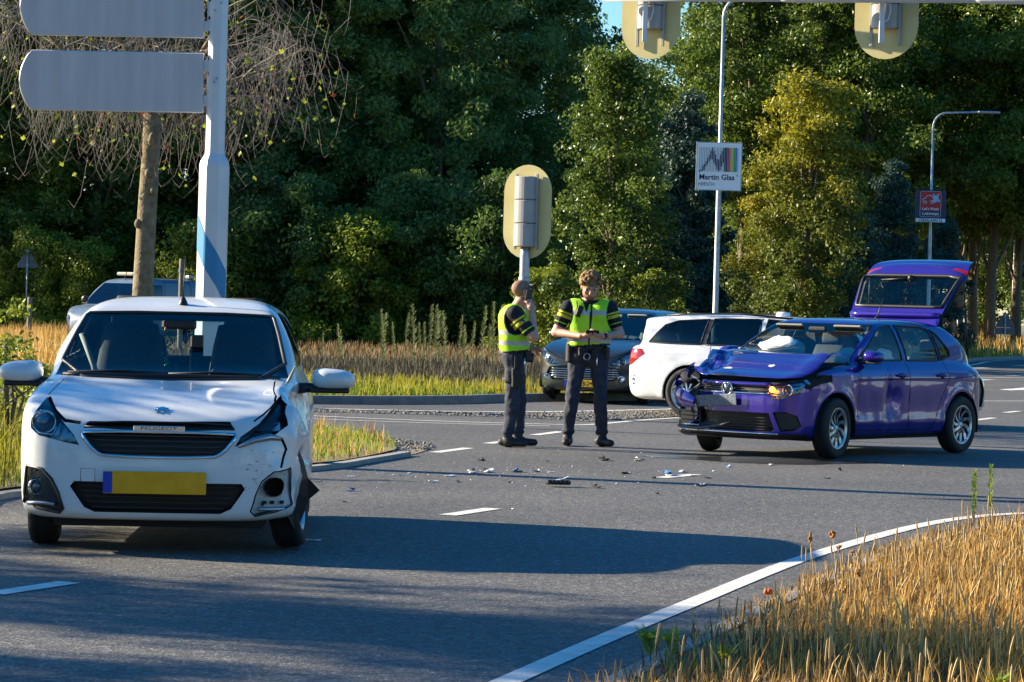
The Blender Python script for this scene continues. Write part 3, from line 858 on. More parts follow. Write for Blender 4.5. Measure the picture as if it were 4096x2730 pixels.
def plume(seed, H, rad, n, material, stem=True):
    """upright weed: a stem clothed in narrow leaves, densest in a tapering plume"""
    r = np.random.default_rng(seed); t = r.random(n) ** .7; a = r.random(n) * 6.28
    rr_ = rad * (.35 + .65 * np.sin(np.pi * np.clip(t, .02, .98)) ** .6) * (.5 + .5 * r.random(n))
    P = np.stack([0 * t, 0 * t, H * (.1 + .88 * t)], 1); d = np.stack([np.cos(a), np.sin(a), .75 + .5 * r.random(n)], 1); d /= np.linalg.norm(d, axis=1)[:, None]
    tip_ = P + d * (rr_ * 1.4)[:, None]; s = np.stack([-np.sin(a), np.cos(a), 0 * a], 1) * (H * .007 + .004)
    V = np.stack([P, (P + tip_) / 2 + s, tip_, (P + tip_) / 2 - s], 1).reshape(-1, 3); F = np.arange(n * 4).reshape(-1, 4)
    lm = np_mesh('weed_leaves', V, F, material)
    mb = MB(); mb.tube([(0, 0, -.03), (.01, 0, H * .5), (.0, .01, H * .96)], [.006 * H + .002, .004 * H + .0015, .001], 5)
    sm = bpy.data.meshes.new('weed_stem'); sm.from_pydata(mb.v, [], mb.f); sm.materials.append(M_stem); sm.update()
    return sm, lm


pl = [plume(1, 1.5, .10, 150, M_weed), plume(2, 1.2, .13, 110, M_weed), plume(3, 1.7, .12, 170, M_weed)]
wp = [(1372, 1240), (1530, 1225), (1548, 1235), (1622, 1205), (1665, 1200), (1690, 1238), (1705, 1260), (1740, 1235), (1762, 1168), (1835, 1245), (1870, 1262), (1885, 1258), (1925, 1218), (1960, 1262), (1983, 1185), (1290, 1285), (1367, 1300), (1720, 1215), (1590, 1250), (1790, 1230), (1860, 1250)]
for i, (px, py) in enumerate(wp):
    d = 53 + (i * 37 % 70) / 10; top = at(px, py, d); m = pl[i % 3]; e = empty('tall_weed', (top.x, d, .1), i * 1.3, 'tall pale plumed weed in the back verge, %s one right of the sign mast' % ORD[sorted(q[0] for q in wp).index(px)], 'weed', 'tall plumed weeds in the back verge')
    s = (top.z - .1) / [1.5, 1.2, 1.7][i % 3] * (.8 + .2 * ((i * 7) % 5) / 4); e.scale = (s, s, s); e.rotation_euler = (((i * 5) % 7 - 3) * .03, ((i * 3) % 7 - 3) * .035, i * 1.3)
    link_mesh('stem', m[0], e); link_mesh('leaves', m[1], e)
# two green weeds growing out of the kerb at the right
for (px, pb, pt, sd), lb in zip([(3893, 2112, 1880, 11), (3957, 2098, 1852, 12)], ['slim green weed growing from the right-hand kerb, the leafier shorter one', 'slim green weed growing from the right-hand kerb, the taller thinner one']):
    b = G(px, pb); h = (pb - pt) / FPX * b.y; m = plume(sd, h, .045, 150 if sd == 11 else 110, M_weedg)
    e = empty('kerb_weed', b, 0, lb, 'weed', 'weeds at the right-hand kerb'); link_mesh('stem', m[0], e); link_mesh('leaves', m[1], e)
# leafy sapling bush beside the white car
sb = tree_mesh('sapling', 1.25, .12, .55, 34, 75, .045, leaf_mat('sapling_leaf', (.08, .14, .012), (.34, .38, .04), .4, .4, 2), .012, 17, prof=lambda t: .55 * math.sqrt(max(0, 1 - (t * .95) ** 2)) + .05, crad=(.1, .2), limb=16)
for px, d, s, lb in [(35, 23.0, 1.0, 'leafy green bush at the left edge beside the white car mirror'), (150, 24.5, .72, 'smaller leafy bush tucked between mirror and bonnet of the white car')]:
    b = at(px, 1240, d); put_tree('bush', sb, b.x, d, s, px, lb, 'bush', 'bushes left of the white car')
# dry seed stalks in the near verge, and its few flowers
M_brownhead = mat('brown_seed_head', (.22, .09, .025), .9, color2=(.36, .17, .05), vscale=40)
for i, (px, py, pb, s) in enumerate([(3330, 2135, 2390, .02), (3240, 2155, 2400, .018), (3357, 2187, 2420, .012), (3410, 2208, 2440, .012), (3432, 2292, 2480, .014)]):
    b = G(px + 10, pb); dd = b.y; tpp = at(px, py, dd)
    e = empty('dry_seed_stalk', b, 0, ['tallest dry brown seed stalk in front of the edge line', 'fluffy pale brown seed stalk left of the tallest stalk', 'short seed stalk right of the tallest stalk', 'small brown seed stalk halfway to the kerb', 'low orange brown seed stalk beside the kerb'][i], 'plant', 'dry seed stalks by the edge line')
    l = tpp - b; mb = MB(); mb.tube([(0, 0, 0), l * .5 + Vector((.01, 0, 0)), l], [.002, .0016, .0012], 4); mb.build('stem', M_straw, e)
    mb = MB()
    rz_ = random.Random(i)
    for k in range(14): mb.ball(l + Vector((rz_.gauss(0, s * .3), rz_.gauss(0, s * .3), rz_.gauss(0, s * .6))), (s * .4, s * .4, s * .5), 6)
    mb.build('seed_head', M_brownhead, e)
M_yf = mat('yellow_flower', (.75, .55, .02), .7)
for i, (px, py) in enumerate([(2598, 2540), (2680, 2552), (2895, 2610), (3990, 2725)]):
    b = G(px, py + 120); e = empty('ragwort', b, i, ['yellow flower cluster nearest the edge line at the bottom', 'yellow flower cluster second from the edge line', 'low yellow flower in the middle of the near grass', 'yellow flower at the bottom right corner'][i], 'flower', 'yellow flowers in the near verge')
    h = 120 / FPX * b.y; mb = MB(); mb.tube([(0, 0, 0), (.005, 0, h * .6), (0, 0, h)], .003, 5); mb.build('stem', M_stem, e)
    lm = plume(30 + i, h, .09, 70, M_weedg)[1]; link_mesh('leaves', lm, e)
    mb = MB(); rz_ = random.Random(i)
    for k in range(16): mb.ball((rz_.gauss(0, .016), rz_.gauss(0, .016), h + rz_.gauss(0, .006)), (.008, .008, .005), 6)
    mb.build('flower_head', M_yf, e)
M_poppy = mat('orange_petal', (.75, .12, .02), .6)
b = G(3068, 2500); e = empty('poppy', b, 0, 'single orange red flower in the near dry grass', 'flower'); mb = MB()
h = 22 / FPX * b.y + .12; mb.tube([(0, 0, 0), (0, 0, h)], .002, 4); mb.build('stem', M_stem, e); mb = MB()
for k in range(5): mb.ball((.012 * math.cos(k * 1.26), .012 * math.sin(k * 1.26), h + .008), (.011, .011, .014), 8)
mb.build('petals', M_poppy, e)
# ================================================================== POSTS AND SIGNS
M_mast = mat('white_mast_paint', (.62, .64, .66), .35, coat=.2, var=.05, vscale=3)
M_blue = mat('blue_mast_paint', (.02, .22, .45), .4, var=.08, vscale=5)
M_galv = mat('galvanised', (.42, .44, .46), .45, metal=.55, var=.15, vscale=9)
M_signback = mat('sign_back', (.47, .45, .46), .5, color2=(.57, .55, .56), vscale=2.6)
_m = M_signback.node_tree.nodes.new('ShaderNodeMapping'); _m.inputs['Scale'].default_value = (3.2, 1, .35)      # rain streaks run down the panel
_t = [n for n in M_signback.node_tree.nodes if n.type == 'TEX_COORD'][0]; _n = [n for n in M_signback.node_tree.nodes if n.type == 'TEX_NOISE'][0]
M_signback.node_tree.links.new(_t.outputs['Object'], _m.inputs[0]); M_signback.node_tree.links.new(_m.outputs[0], _n.inputs['Vector'])
M_signframe = mat('sign_frame', (.55, .56, .57), .4, metal=.4)
M_shield = mat('signal_shield_back', (.52, .44, .17), .55, color2=(.60, .52, .24), vscale=3)
M_lampbox = mat('signal_housing', (.35, .345, .325), .5, var=.08, vscale=6)
M_black = mat('black_plastic', (.012, .012, .013), .5)
M_wood = mat('weathered_wood', (.13, .11, .085), .9, color2=(.22, .19, .14), vscale=12, bump=.5, bscale=50)


def oval(w, h, n=14):
    """stadium outline, long side upright"""
    r = w / 2; P = []
    for i in range(n + 1): a = math.pi * i / n; P.append((r * math.cos(a), h / 2 - r + r * math.sin(a)))
    for i in range(n + 1): a = math.pi + math.pi * i / n; P.append((r * math.cos(a), -h / 2 + r + r * math.sin(a)))
    return P


# --- big white mast with two direction boards seen from behind
dm = 24.2; base = at(842, 1240, dm)
mast = empty('sign_mast', (base.x, dm, .03), 0, 'thick white sign mast with a blue painted spiral band, behind the white car', 'mast')
zt = lambda py: at(850, py, dm).z
z_neck = zt(655); mb = MB()
mb.lathe([(.138, -.1), (.138, z_neck - .06), (.128, z_neck - .01), (.092, z_neck + .05), (.088, z_neck + .1), (.082, 6.2), (0.0, 6.2)], 8, M=Matrix.Rotation(.39, 3, 'Z'), smooth=False)
mb.build('shaft', M_mast, mast)
mb = MB(); n = 24; V = []; F = []       # spiral band of paint round the lower shaft
za, zb = zt(1100), zt(930)
pr = lambda a: .1395 * math.cos(math.pi / 8) / math.cos(((a - .39) % (math.pi / 4)) - math.pi / 8) + .002
for i in range(n + 1):
    t = i / n; a = math.pi * 1.02 + t * math.pi * .98; zc = zb + .28 - .62 * t - .25
    for q in (-.15, .15): V.append((pr(a) * math.cos(a), pr(a) * math.sin(a), zc + q))
for i in range(n): F.append((2 * i, 2 * i + 2, 2 * i + 3, 2 * i + 1))
mb.add(V, F); mb.build('blue_band', M_blue, mast)
for k, (z, a) in enumerate([(zt(30), -1.2), (zt(60), -1.9), (zt(330), -1.5), (zt(345), -1.75)]):
    mb = MB(); mb.lathe([(0, .0), (.012, 0), (.012, .012), (0, .012)], 8, 'Y', (.083 * math.cos(a), .083 * math.sin(a) - .01, z)); mb.build('bolt', M_galv, mast)


def board(pl, pr, pt, pb, label):
    """direction board with a rounded outer end; the corners are pixels in the photograph"""
    A, B = at(pl, (pt + pb) / 2, dm), at(pr, (pt + pb) / 2, dm); w = B.x - A.x; h = (pb - pt) / FPX * dm
    root = empty('direction_sign', (B.x, dm - .02, (A.z + B.z) / 2), 0, label, 'sign', 'direction boards on the white mast'); root.rotation_euler = (0, R(-.9), R(4))
    bul = .065
    out = [(0, -h / 2), (0, h / 2), (-w + bul, h / 2)] + [(-w + bul - bul * math.cos((t - .5) * 2.2) * 1.6 + bul * .72, -h * (t - .5) * .985) for t in np.linspace(0, 1, 13)] + [(-w + bul, -h / 2)]
    out = [(0, h / 2), (0, -h / 2)] + [(-w + .1 - .1 * math.sin(math.pi * t) ** .8, -h / 2 + h * t) for t in np.linspace(0, 1, 15)]
    out = out[::-1]
    mb = MB(); mb.prism(out, (0, 0, 0), (1, 0, 0), (0, 0, 1), -.025); mb.build('panel', M_signback, root)
    mb = MB(); mb.tube([(x, -.012, z) for x, z in out], .011, 6, closed=True); mb.tube([(-.05, -.012, -h / 2), (-.05, -.012, h / 2)], .012, 6); mb.build('frame', M_signframe, root)
    mb = MB()
    for z in (-.3, .3): mb.box((.045, 0, z * h), (.09, .04, .09), bev=.005)
    mb.box((.055, .0, 0), (.05, .03, h * .84), bev=.004); mb.build('bracket', M_signframe, root)
    for z in (-.42, -.16, .16, .42):
        b = MB(); b.box((.05, -.022, z * h), (.02, .012, .028)); b.build('bolt', M_black, root)
    return root


board(90, 815, 208, 440, 'lower grey direction board seen from behind, with rounded outer end')
board(93, 818, -85, 142, 'upper grey direction board seen from behind, cut off by the top edge')


# --- signal heads seen from behind
def signal(px, py, d, w, h, nbox, label, group, post=None, box=(0, 0), rz=0):
    c = at(px, py, d); root = empty('traffic_signal', c, rz, label, 'traffic light', group)
    mb = MB(); mb.prism(oval(w, h), (0, .012, 0), (1, 0, 0), (0, 0, 1), .012); o = mb.build('backing_board', M_shield, root); o.data.flip_normals()
    bm = bmesh.new(); bm.from_mesh(o.data); bmesh.ops.recalc_face_normals(bm, faces=bm.faces); bm.to_mesh(o.data); bm.free()
    bw = w * .40; bh = h * .245
    for i in range(nbox):
        z = (i - (nbox - 1) / 2) * bh * 1.02 + box[1]
        mb = MB(); P = []
        for k in range(13):
            a = math.pi * k / 12; P.append((-math.cos(a) * bw / 2 * (1.0), -math.sin(a) ** .5 * .15))
        V = [(x, y, z - bh / 2 + .008) for x, y in P] + [(x, y, z + bh / 2 - .008) for x, y in P] + [(x * .94, y * .92, z - bh / 2) for x, y in P] + [(x * .94, y * .92, z + bh / 2) for x, y in P]
        n = len(P); F = [(k, k + 1, n + k + 1, n + k) for k in range(n - 1)] + [(k, 2 * n + k, 2 * n + k + 1, k + 1) for k in range(n - 1)] + [(n + k, n + k + 1, 3 * n + k + 1, 3 * n + k) for k in range(n - 1)]
        F += [tuple(2 * n + k for k in range(n)), tuple(3 * n + k for k in range(n))[::-1]]
        mb.add([(x + box[0], y, zz) for x, y, zz in V], F, 0, False); mb.build('lamp_housing', M_lampbox, root)
        for s in (-1, 1):
            b = MB(); b.ball((box[0] + s * bw * .52, -.03, z - bh / 2), (.012, .012, .012), 6); b.build('bolt', M_black, root)
    for s in (-1, 1):
        mb = MB(); mb.box((box[0] + s * bw * .54, -.02, 0), (.035, .03, h * (.80 if nbox == 3 else .74)), bev=.004); mb.build('rail', M_lampbox, root)
    if post:
        zb = -c.z; mb = MB(); mb.tube([(.0, -.02, zb), (.0, -.02, -h / 2 + .05), (0.0, -.02, -h * .36)], [.057, .057, .05], 12); mb.tube([(0, -.02, -h / 2 - .28), (0, -.02, -h / 2 - .22)], .066, 12); mb.build('post', M_galv, root)
    return root


signal(2107, 848, 33.0, .64, 1.13, 3, 'oval yellow backed traffic signal on a grey post behind the bald officer', None, post=True, rz=R(-28))
gd = 33.0
GS = 'signals hanging from the overhead gantry'
signal(2603, 45, gd + .8, .78, 1.18, 2, 'left of the two yellow backed signals hanging from the gantry', GS, box=(.01, .06), rz=R(-26))
signal(3545, 40, gd - .7, .78, 1.16, 2, 'right of the two yellow backed signals hanging from the gantry', GS, box=(.0, .06), rz=R(-26))
# gantry arm they hang from
ga, gb = at(2412, 1, gd + 1.15), at(4200, 4, gd - 1.75)
gan = empty('gantry', (gb.x + 3.2, gb.y - .9, 0), 0, 'pale tubular gantry arm along the top edge carrying two signals', 'gantry'); gl = Vector(gan.location)
mb = MB(); dv = (gb - ga); A = ga - gl + Vector((0, -.35, 0)); B = gb - gl + Vector((0, -.35, 0)); E = B + dv.normalized() * 3.3
mb.tube([A, A + (B - A) * .44], .058, 12); mb.tube([A + (B - A) * .405, A + (B - A) * .43, A + (B - A) * .86], [.05, .068, .068], 12); mb.tube([A + (B - A) * .83, A + (B - A) * .85, E], [.06, .08, .09], 12); mb.build('arm', M_mast, gan)
mb = MB(); mb.lathe([(.13, 0), (.12, 3), (.11, 6.2), (0, 6.25)], 14, c=(E.x, E.y, 0)); mb.build('column', M_mast, gan)
for px, dd in ((2578, gd + .8), (3519, gd - .7)):
    c = at(px, 60, dd) - gl; mb = MB(); top = A.z + .02
    mb.box((c.x, c.y - .2, (top + c.z - .35) / 2), (.06, .05, top - c.z + .35), bev=.004); mb.build('hanger', M_mast, gan)
    mb = MB(); mb.tube([(c.x + .09, c.y - .2, c.z + .18), (c.x + .095, c.y - .24, c.z + .02), (c.x + .07, c.y - .23, c.z - .08), (c.x + .02, c.y - .2, c.z - .11)], .008, 6); mb.build('cable', M_mast, gan)


# --- street lamps with advert panels
M_pwhite = mat('advert_white', (.85, .87, .9), .4)
M_navy = mat('advert_navy', (.012, .018, .07), .4)
M_red = mat('advert_red', (.55, .015, .02), .4)
M_ink = mat('advert_ink', (.012, .010, .06), .5)
def flat_mat(nm, c): return mat(nm, c, .5)


def lamp_post(pxb, pxt, pyt, d, r0, label, arm):
    B = at(pxb, 1240, d); T = at(pxt, pyt, d); root = empty('street_lamp', (B.x, d, 0), 0, label, 'street lamp', 'street lamps with advert panels'); H = T.z
    l = (T.x - B.x)
    L0 = l * .0
    mb = MB(); f = lambda z: L0 * z / H
    mb.tube([(f(0), 0, -.1), (f(1), 0, 1.2), (f(1.3), 0, 1.3), (f(H * .5), 0, H * .5), (f(H * .55), 0, H * .55), (f(H - .5), 0, H - .5)], [r0, r0, r0 * .8, r0 * .7, r0 * .55, r0 * .45], 10)
    mb.build('shaft', M_galv, root)
    mb = MB(); P = [(L0, 0, H - .55)]
    for k in range(7): a = k / 6 * math.pi / 2; P.append((L0 + .45 * (1 - math.cos(a)), 0, H - .5 + .5 * math.sin(a)))
    P.append((L0 + arm, 0, H + .06)); mb.tube(P, r0 * .42, 8); mb.build('arm', M_galv, root)
    mb = MB(); mb.box((L0 + arm + .35, 0, H + .06), (.75, .26, .07), bev=.03); mb.build('lantern', M_galv, root)
    return root


lamp1 = lamp_post(2862, 2905, -5, 76, .105, 'tall street lamp carrying the white square advert panel', .9)
lamp2 = lamp_post(3712, 3745, 452, 92, .085, 'shorter street lamp with curved arm carrying the dark blue panel', 1.5)
lamp3e = lamp_post(4052, 4075, 740, 150, .11, 'plain grey post behind the trees at the right edge', .6)


def panel_root(px, py, d, w, h, label):
    c = at(px, py, d); r_ = empty('advert_panel', c + Vector((0, -.14, 0)), 0, label, 'sign', 'advert panels on lamp posts')
    return r_


# white panel with the striped letter M
w, h = 1.24, 1.31
pa = panel_root(2874, 668, 76, w, h, 'white square advert panel with striped letter and rainbow bars on a lamp post')
mb = MB(); mb.box((0, 0, 0), (w, .06, h), bev=.008); mb.build('panel', M_pwhite, pa)
mb = MB()
for s in (-1, 1): mb.box((s * w / 2, -.002, 0), (.025, .07, h + .03))
for s in (-1, 1): mb.box((0, -.002, s * h / 2), (w, .066, .02))
mb.build('frame', M_galv, pa)
x0, x1, y0, y1 = -.45 * w, .43 * w, -.11 * h, .40 * h
prof = [0, .08, .22, .30, .42, .55, .68, .86, 1.0, .86, .70, .52, .50, .70, .86, .98, 1, 1]
lowp = [0, 0, .0, .06, .2, .3, .42, .5, .5, .35, .25, .1, .0, .08, .22, .36, 0, 0]
cols = ['i'] * 18 + ['p', 'r', 'y', 'l', 'g', 'b', 'c']
cm = {'i': M_ink, 'p': flat_mat('advert_pink', (.5, .02, .12)), 'r': flat_mat('advert_rose', (.6, .08, .10)), 'y': flat_mat('advert_yellow', (.75, .5, .02)), 'l': flat_mat('advert_lime', (.4, .5, .03)), 'g': flat_mat('advert_green', (.03, .3, .08)), 'b': flat_mat('advert_blue', (.03, .12, .5)), 'c': flat_mat('advert_cyan', (.3, .55, .75))}
n = len(cols); st = (x1 - x0) / n
for i, c in enumerate(cols):
    xx = x0 + st * (i + .5); mb = MB()
    mb.box((xx, -.034, (y0 + y1) / 2), (st * .16 if c == 'i' and i < 16 else st * .78, .006, y1 - y0))
    if c == 'i' and i < 16: mb.box((xx, -.036, y0 + (y1 - y0) * (prof[i] + lowp[i]) / 2), (st * .68, .006, (y1 - y0) * max(.08, prof[i] - lowp[i])))
    mb.build('bar', cm[c], pa)
XZ = lambda x, y, z: Matrix(((1, 0, 0, x), (0, 0, -1, y), (0, 1, 0, z), (0, 0, 0, 1)))
lettering('lettering', 'Martin Glas', w * .78, M_ink, pa, XZ(-.04 * w, -.034, -.225 * h), bold=.02)
lettering('lettering', 'HEESCH', w * .35, M_ink, pa, XZ(-.27 * w, -.034, -.375 * h))
lettering('lettering', '®', w * .045, M_ink, pa, XZ(.41 * w, -.034, -.185 * h))
# navy panel with the car in foam
w, h = 1.0, 1.07
pb = panel_root(3720, 826, 92, w, h, 'dark blue advert panel with a red car wash picture on a lamp post')
mb = MB(); mb.box((0, 0, 0), (w, .06, h), bev=.008); mb.build('panel', M_navy, pb)
rr_ = lambda w_, h_, r_: [(sx * (w_ / 2 - r_) + r_ * math.cos(a + q), sz * (h_ / 2 - r_) + r_ * math.sin(a + q)) for sx, sz, a in ((1, 1, 0), (-1, 1, math.pi / 2), (-1, -1, math.pi), (1, -1, 1.5 * math.pi)) for q in np.linspace(0, math.pi / 2, 5)]
def plate(poly, cx, cz, y, m, name, par):
    mb = MB(); mb.prism(poly, (cx, y, cz), (1, 0, 0), (0, 0, 1), -.004); return mb.build(name, m, par)
plate(rr_(w * .70, h * .80, .06), -.01, .06 * h, -.032, M_pwhite, 'border', pb)
plate(rr_(w * .68, h * .785, .055), -.01, .06 * h, -.037, M_navy, 'inner_field', pb)
plate([(-.34 * w, .14), (.34 * w, .14), (.34 * w, .44 * h), (.30 * w, .455 * h), (-.30 * w, .455 * h), (-.34 * w, .44 * h)] if False else rr_(w * .68, h * .60, .05), -.01, .152 * h, -.042, M_red, 'picture_field', pb)
mb = MB(); mb.box((0, -.034, -.445 * h), (w * .985, .006, h * .11)); mb.build('address_strip', M_pwhite, pb)
mb = MB(); car_o = [(-.29, .12), (-.28, .21), (-.2, .23), (-.13, .32), (.0, .33), (.06, .27), (.10, .22), (.10, .12)]
mb.tube([(x * w, -.05, z * h) for x, z in car_o], .011, 5, closed=True)
for x in (-.2, .03): mb.tube([(x * w + .05 * math.cos(a), -.052, .12 * h + .05 * math.sin(a)) for a in np.linspace(0, 6.0, 12)], .011, 5, closed=True)
mb.build('car_drawing', M_pwhite, pb)
for x, z, r_ in ((.13, .17, .075), (.20, .24, .06), (.13, .29, .055), (.22, .33, .04), (.08, .36, .03), (.26, .17, .045), (.27, .38, .02)):
    mb = MB(); mb.lathe([(0, -.006), (r_ * .8, -.006), (r_, -.002), (r_, 0)], 14, 'Y', (x * w, -.05, z * h)); mb.build('bubble', cm['c'], pb)
lettering('lettering', "Let's Wash", w * .55, M_pwhite, pb, XZ(-.01, -.05, -.085 * h), bold=.015)
lettering('lettering', 'CARWASH', w * .56, M_pwhite, pb, XZ(-.01, -.045, -.245 * h), bold=.02)
lettering('lettering', 'CERESLAAN 22', w * .8, M_ink, pb, XZ(0, -.04, -.445 * h), bold=.02)


# --- triangular signs from behind
M_dsign = mat('dark_sign_back', (.10, .11, .125), .5)
def tri_sign(px, pt, pb, pbase, d, wpx, label, plate_=False, dark=True):
    T, Bm = at(px, pt, d), at(px, pb, d); h = T.z - Bm.z; w = wpx / FPX * d
    root = empty('triangular_sign', (Bm.x, d, 0), 0, label, 'road sign', 'triangular warning signs seen from behind')
    mb = MB(); z = Bm.z
    c3_ = [Vector((-w / 2, z)), Vector((w / 2, z)), Vector((0, z + h))]; tri = [tuple(c3_[k].lerp(c3_[(k + s) % 3], .07)) for k in range(3) for s in (-1, 1)]
    mb.prism(tri, (0, .03, 0), (1, 0, 0), (0, 0, 1), -.012); o = mb.build('plate', M_dsign, root)
    mb = MB(); mb.tube([(x, .03, zz) for x, zz in tri], .012, 5, closed=True); mb.build('rim', M_dsign, root)
    mb = MB(); mb.tube([(0, -.02, -.1), (0, -.02, z + h * .9)], .032, 8); mb.build('post', M_galv, root)
    for k in (.12, .8): mb = MB(); mb.box((0, -.05, z + h * k), (.1, .02, .03)); mb.build('clamp', M_galv, root)
    if plate_: mb = MB(); mb.box((0, .03, z - .18), (w * .98, .014, .32), bev=.004); mb.build('supplementary_plate', M_dsign, root)
tri_sign(110, 988, 1072, 1345, 92, 92, 'dark triangular sign on a thin post at the far left')
tri_sign(4020, 1248, 1310, 1405, 128, 84, 'dark triangular sign with plate below, at the far right by the trees', True)
# round no-overtaking sign in the wood
c = at(3832, 1245, 165); e = empty('round_sign', (c.x, 165, 0), 0, 'small round red rimmed road sign among the distant stems', 'road sign')
mb = MB(); mb.lathe([(0, -.02), (.3, -.02), (.3, 0)], 20, 'Y', (0, 0, c.z)); mb.build('plate', M_pwhite, e)
mb = MB(); mb.tube([(.29 * math.cos(a), -.03, c.z + .29 * math.sin(a)) for a in np.linspace(0, 5.98, 20)], .06, 6, closed=True); mb.build('rim', M_red, e)
mb = MB(); mb.box((0, -.03, c.z - .03), (.32, .02, .10)); mb.box((-.02, -.03, c.z + .04), (.18, .02, .08)); mb.build('car_symbol', M_ink, e)
mb = MB(); mb.tube([(0, 0, 0), (0, 0, c.z)], .04, 6); mb.build('post', M_galv, e)
# wooden posts
for px, pt, pb, d, w_, lb in [(120, 1196, 1330, 80, .15, 'pale wooden stake behind the left triangular sign'), (728, 1045, 1200, 66, .13, 'grey wooden post with a strap between bare tree and sign mast')]:
    T = at(px, pt, d); e = empty('wooden_post', (T.x, d, .05), .3, lb, 'post', 'wooden posts'); mb = MB(); mb.lathe([(w_ / 2, 0), (w_ / 2, T.z - .02), (w_ * .42, T.z), (0, T.z)], 9); mb.build('stake', M_wood, e)
    mb = MB(); mb.lathe([(w_ / 2 + .01, T.z - .32), (w_ / 2 + .012, T.z - .24)], 9); mb.build('strap', M_dsign, e)
# ================================================================== CAR TOOLS
M_rubber = mat('tyre_rubber', (.018, .018, .019), .75, bump=.2, bscale=90)
M_alloy = mat('alloy_rim', (.55, .56, .58), .28, metal=.8)
M_alloyd = mat('dark_rim', (.03, .03, .032), .4, metal=.5)
M_chrome = mat('chrome', (.72, .74, .77), .1, metal=1.0)
M_trim = mat('black_trim', (.014, .014, .015), .45)
M_inner = mat('cabin_trim', (.07, .072, .078), .8)
M_seat = mat('seat_cloth', (.045, .048, .056), .85, var=.2, vscale=30)
M_glassF = glass_mat('windscreen_glass', (.80, .92, .92), 1.0, 1.45)
M_glassD = glass_mat('tinted_glass', (.22, .33, .36), 1.0, 1.55)
M_lens = glass_mat('lamp_lens', (.86, .92, .95), 1.0, 1.5)
M_lampin = mat('lamp_reflector', (.35, .37, .4), .22, metal=.7)
M_lampdk = mat('lamp_inner_black', (.07, .075, .085), .25, metal=.5)
M_redlens = mat('red_lens', (.30, .005, .010), .15, coat=.6)
M_amber = mat('amber_lens', (.7, .22, .01), .25, coat=.4)
M_plate = mat('yellow_plate', (.72, .42, .01), .45)
M_plateblue = mat('plate_blue_band', (.01, .05, .42), .45)
M_under = mat('underbody', (.01, .01, .01), .9)


def mirror_poly(P):
    """half outline (x >= 0, bottom to top) completed on the other side"""
    return P + [(-x, z) for x, z in P[::-1] if x > 1e-6]


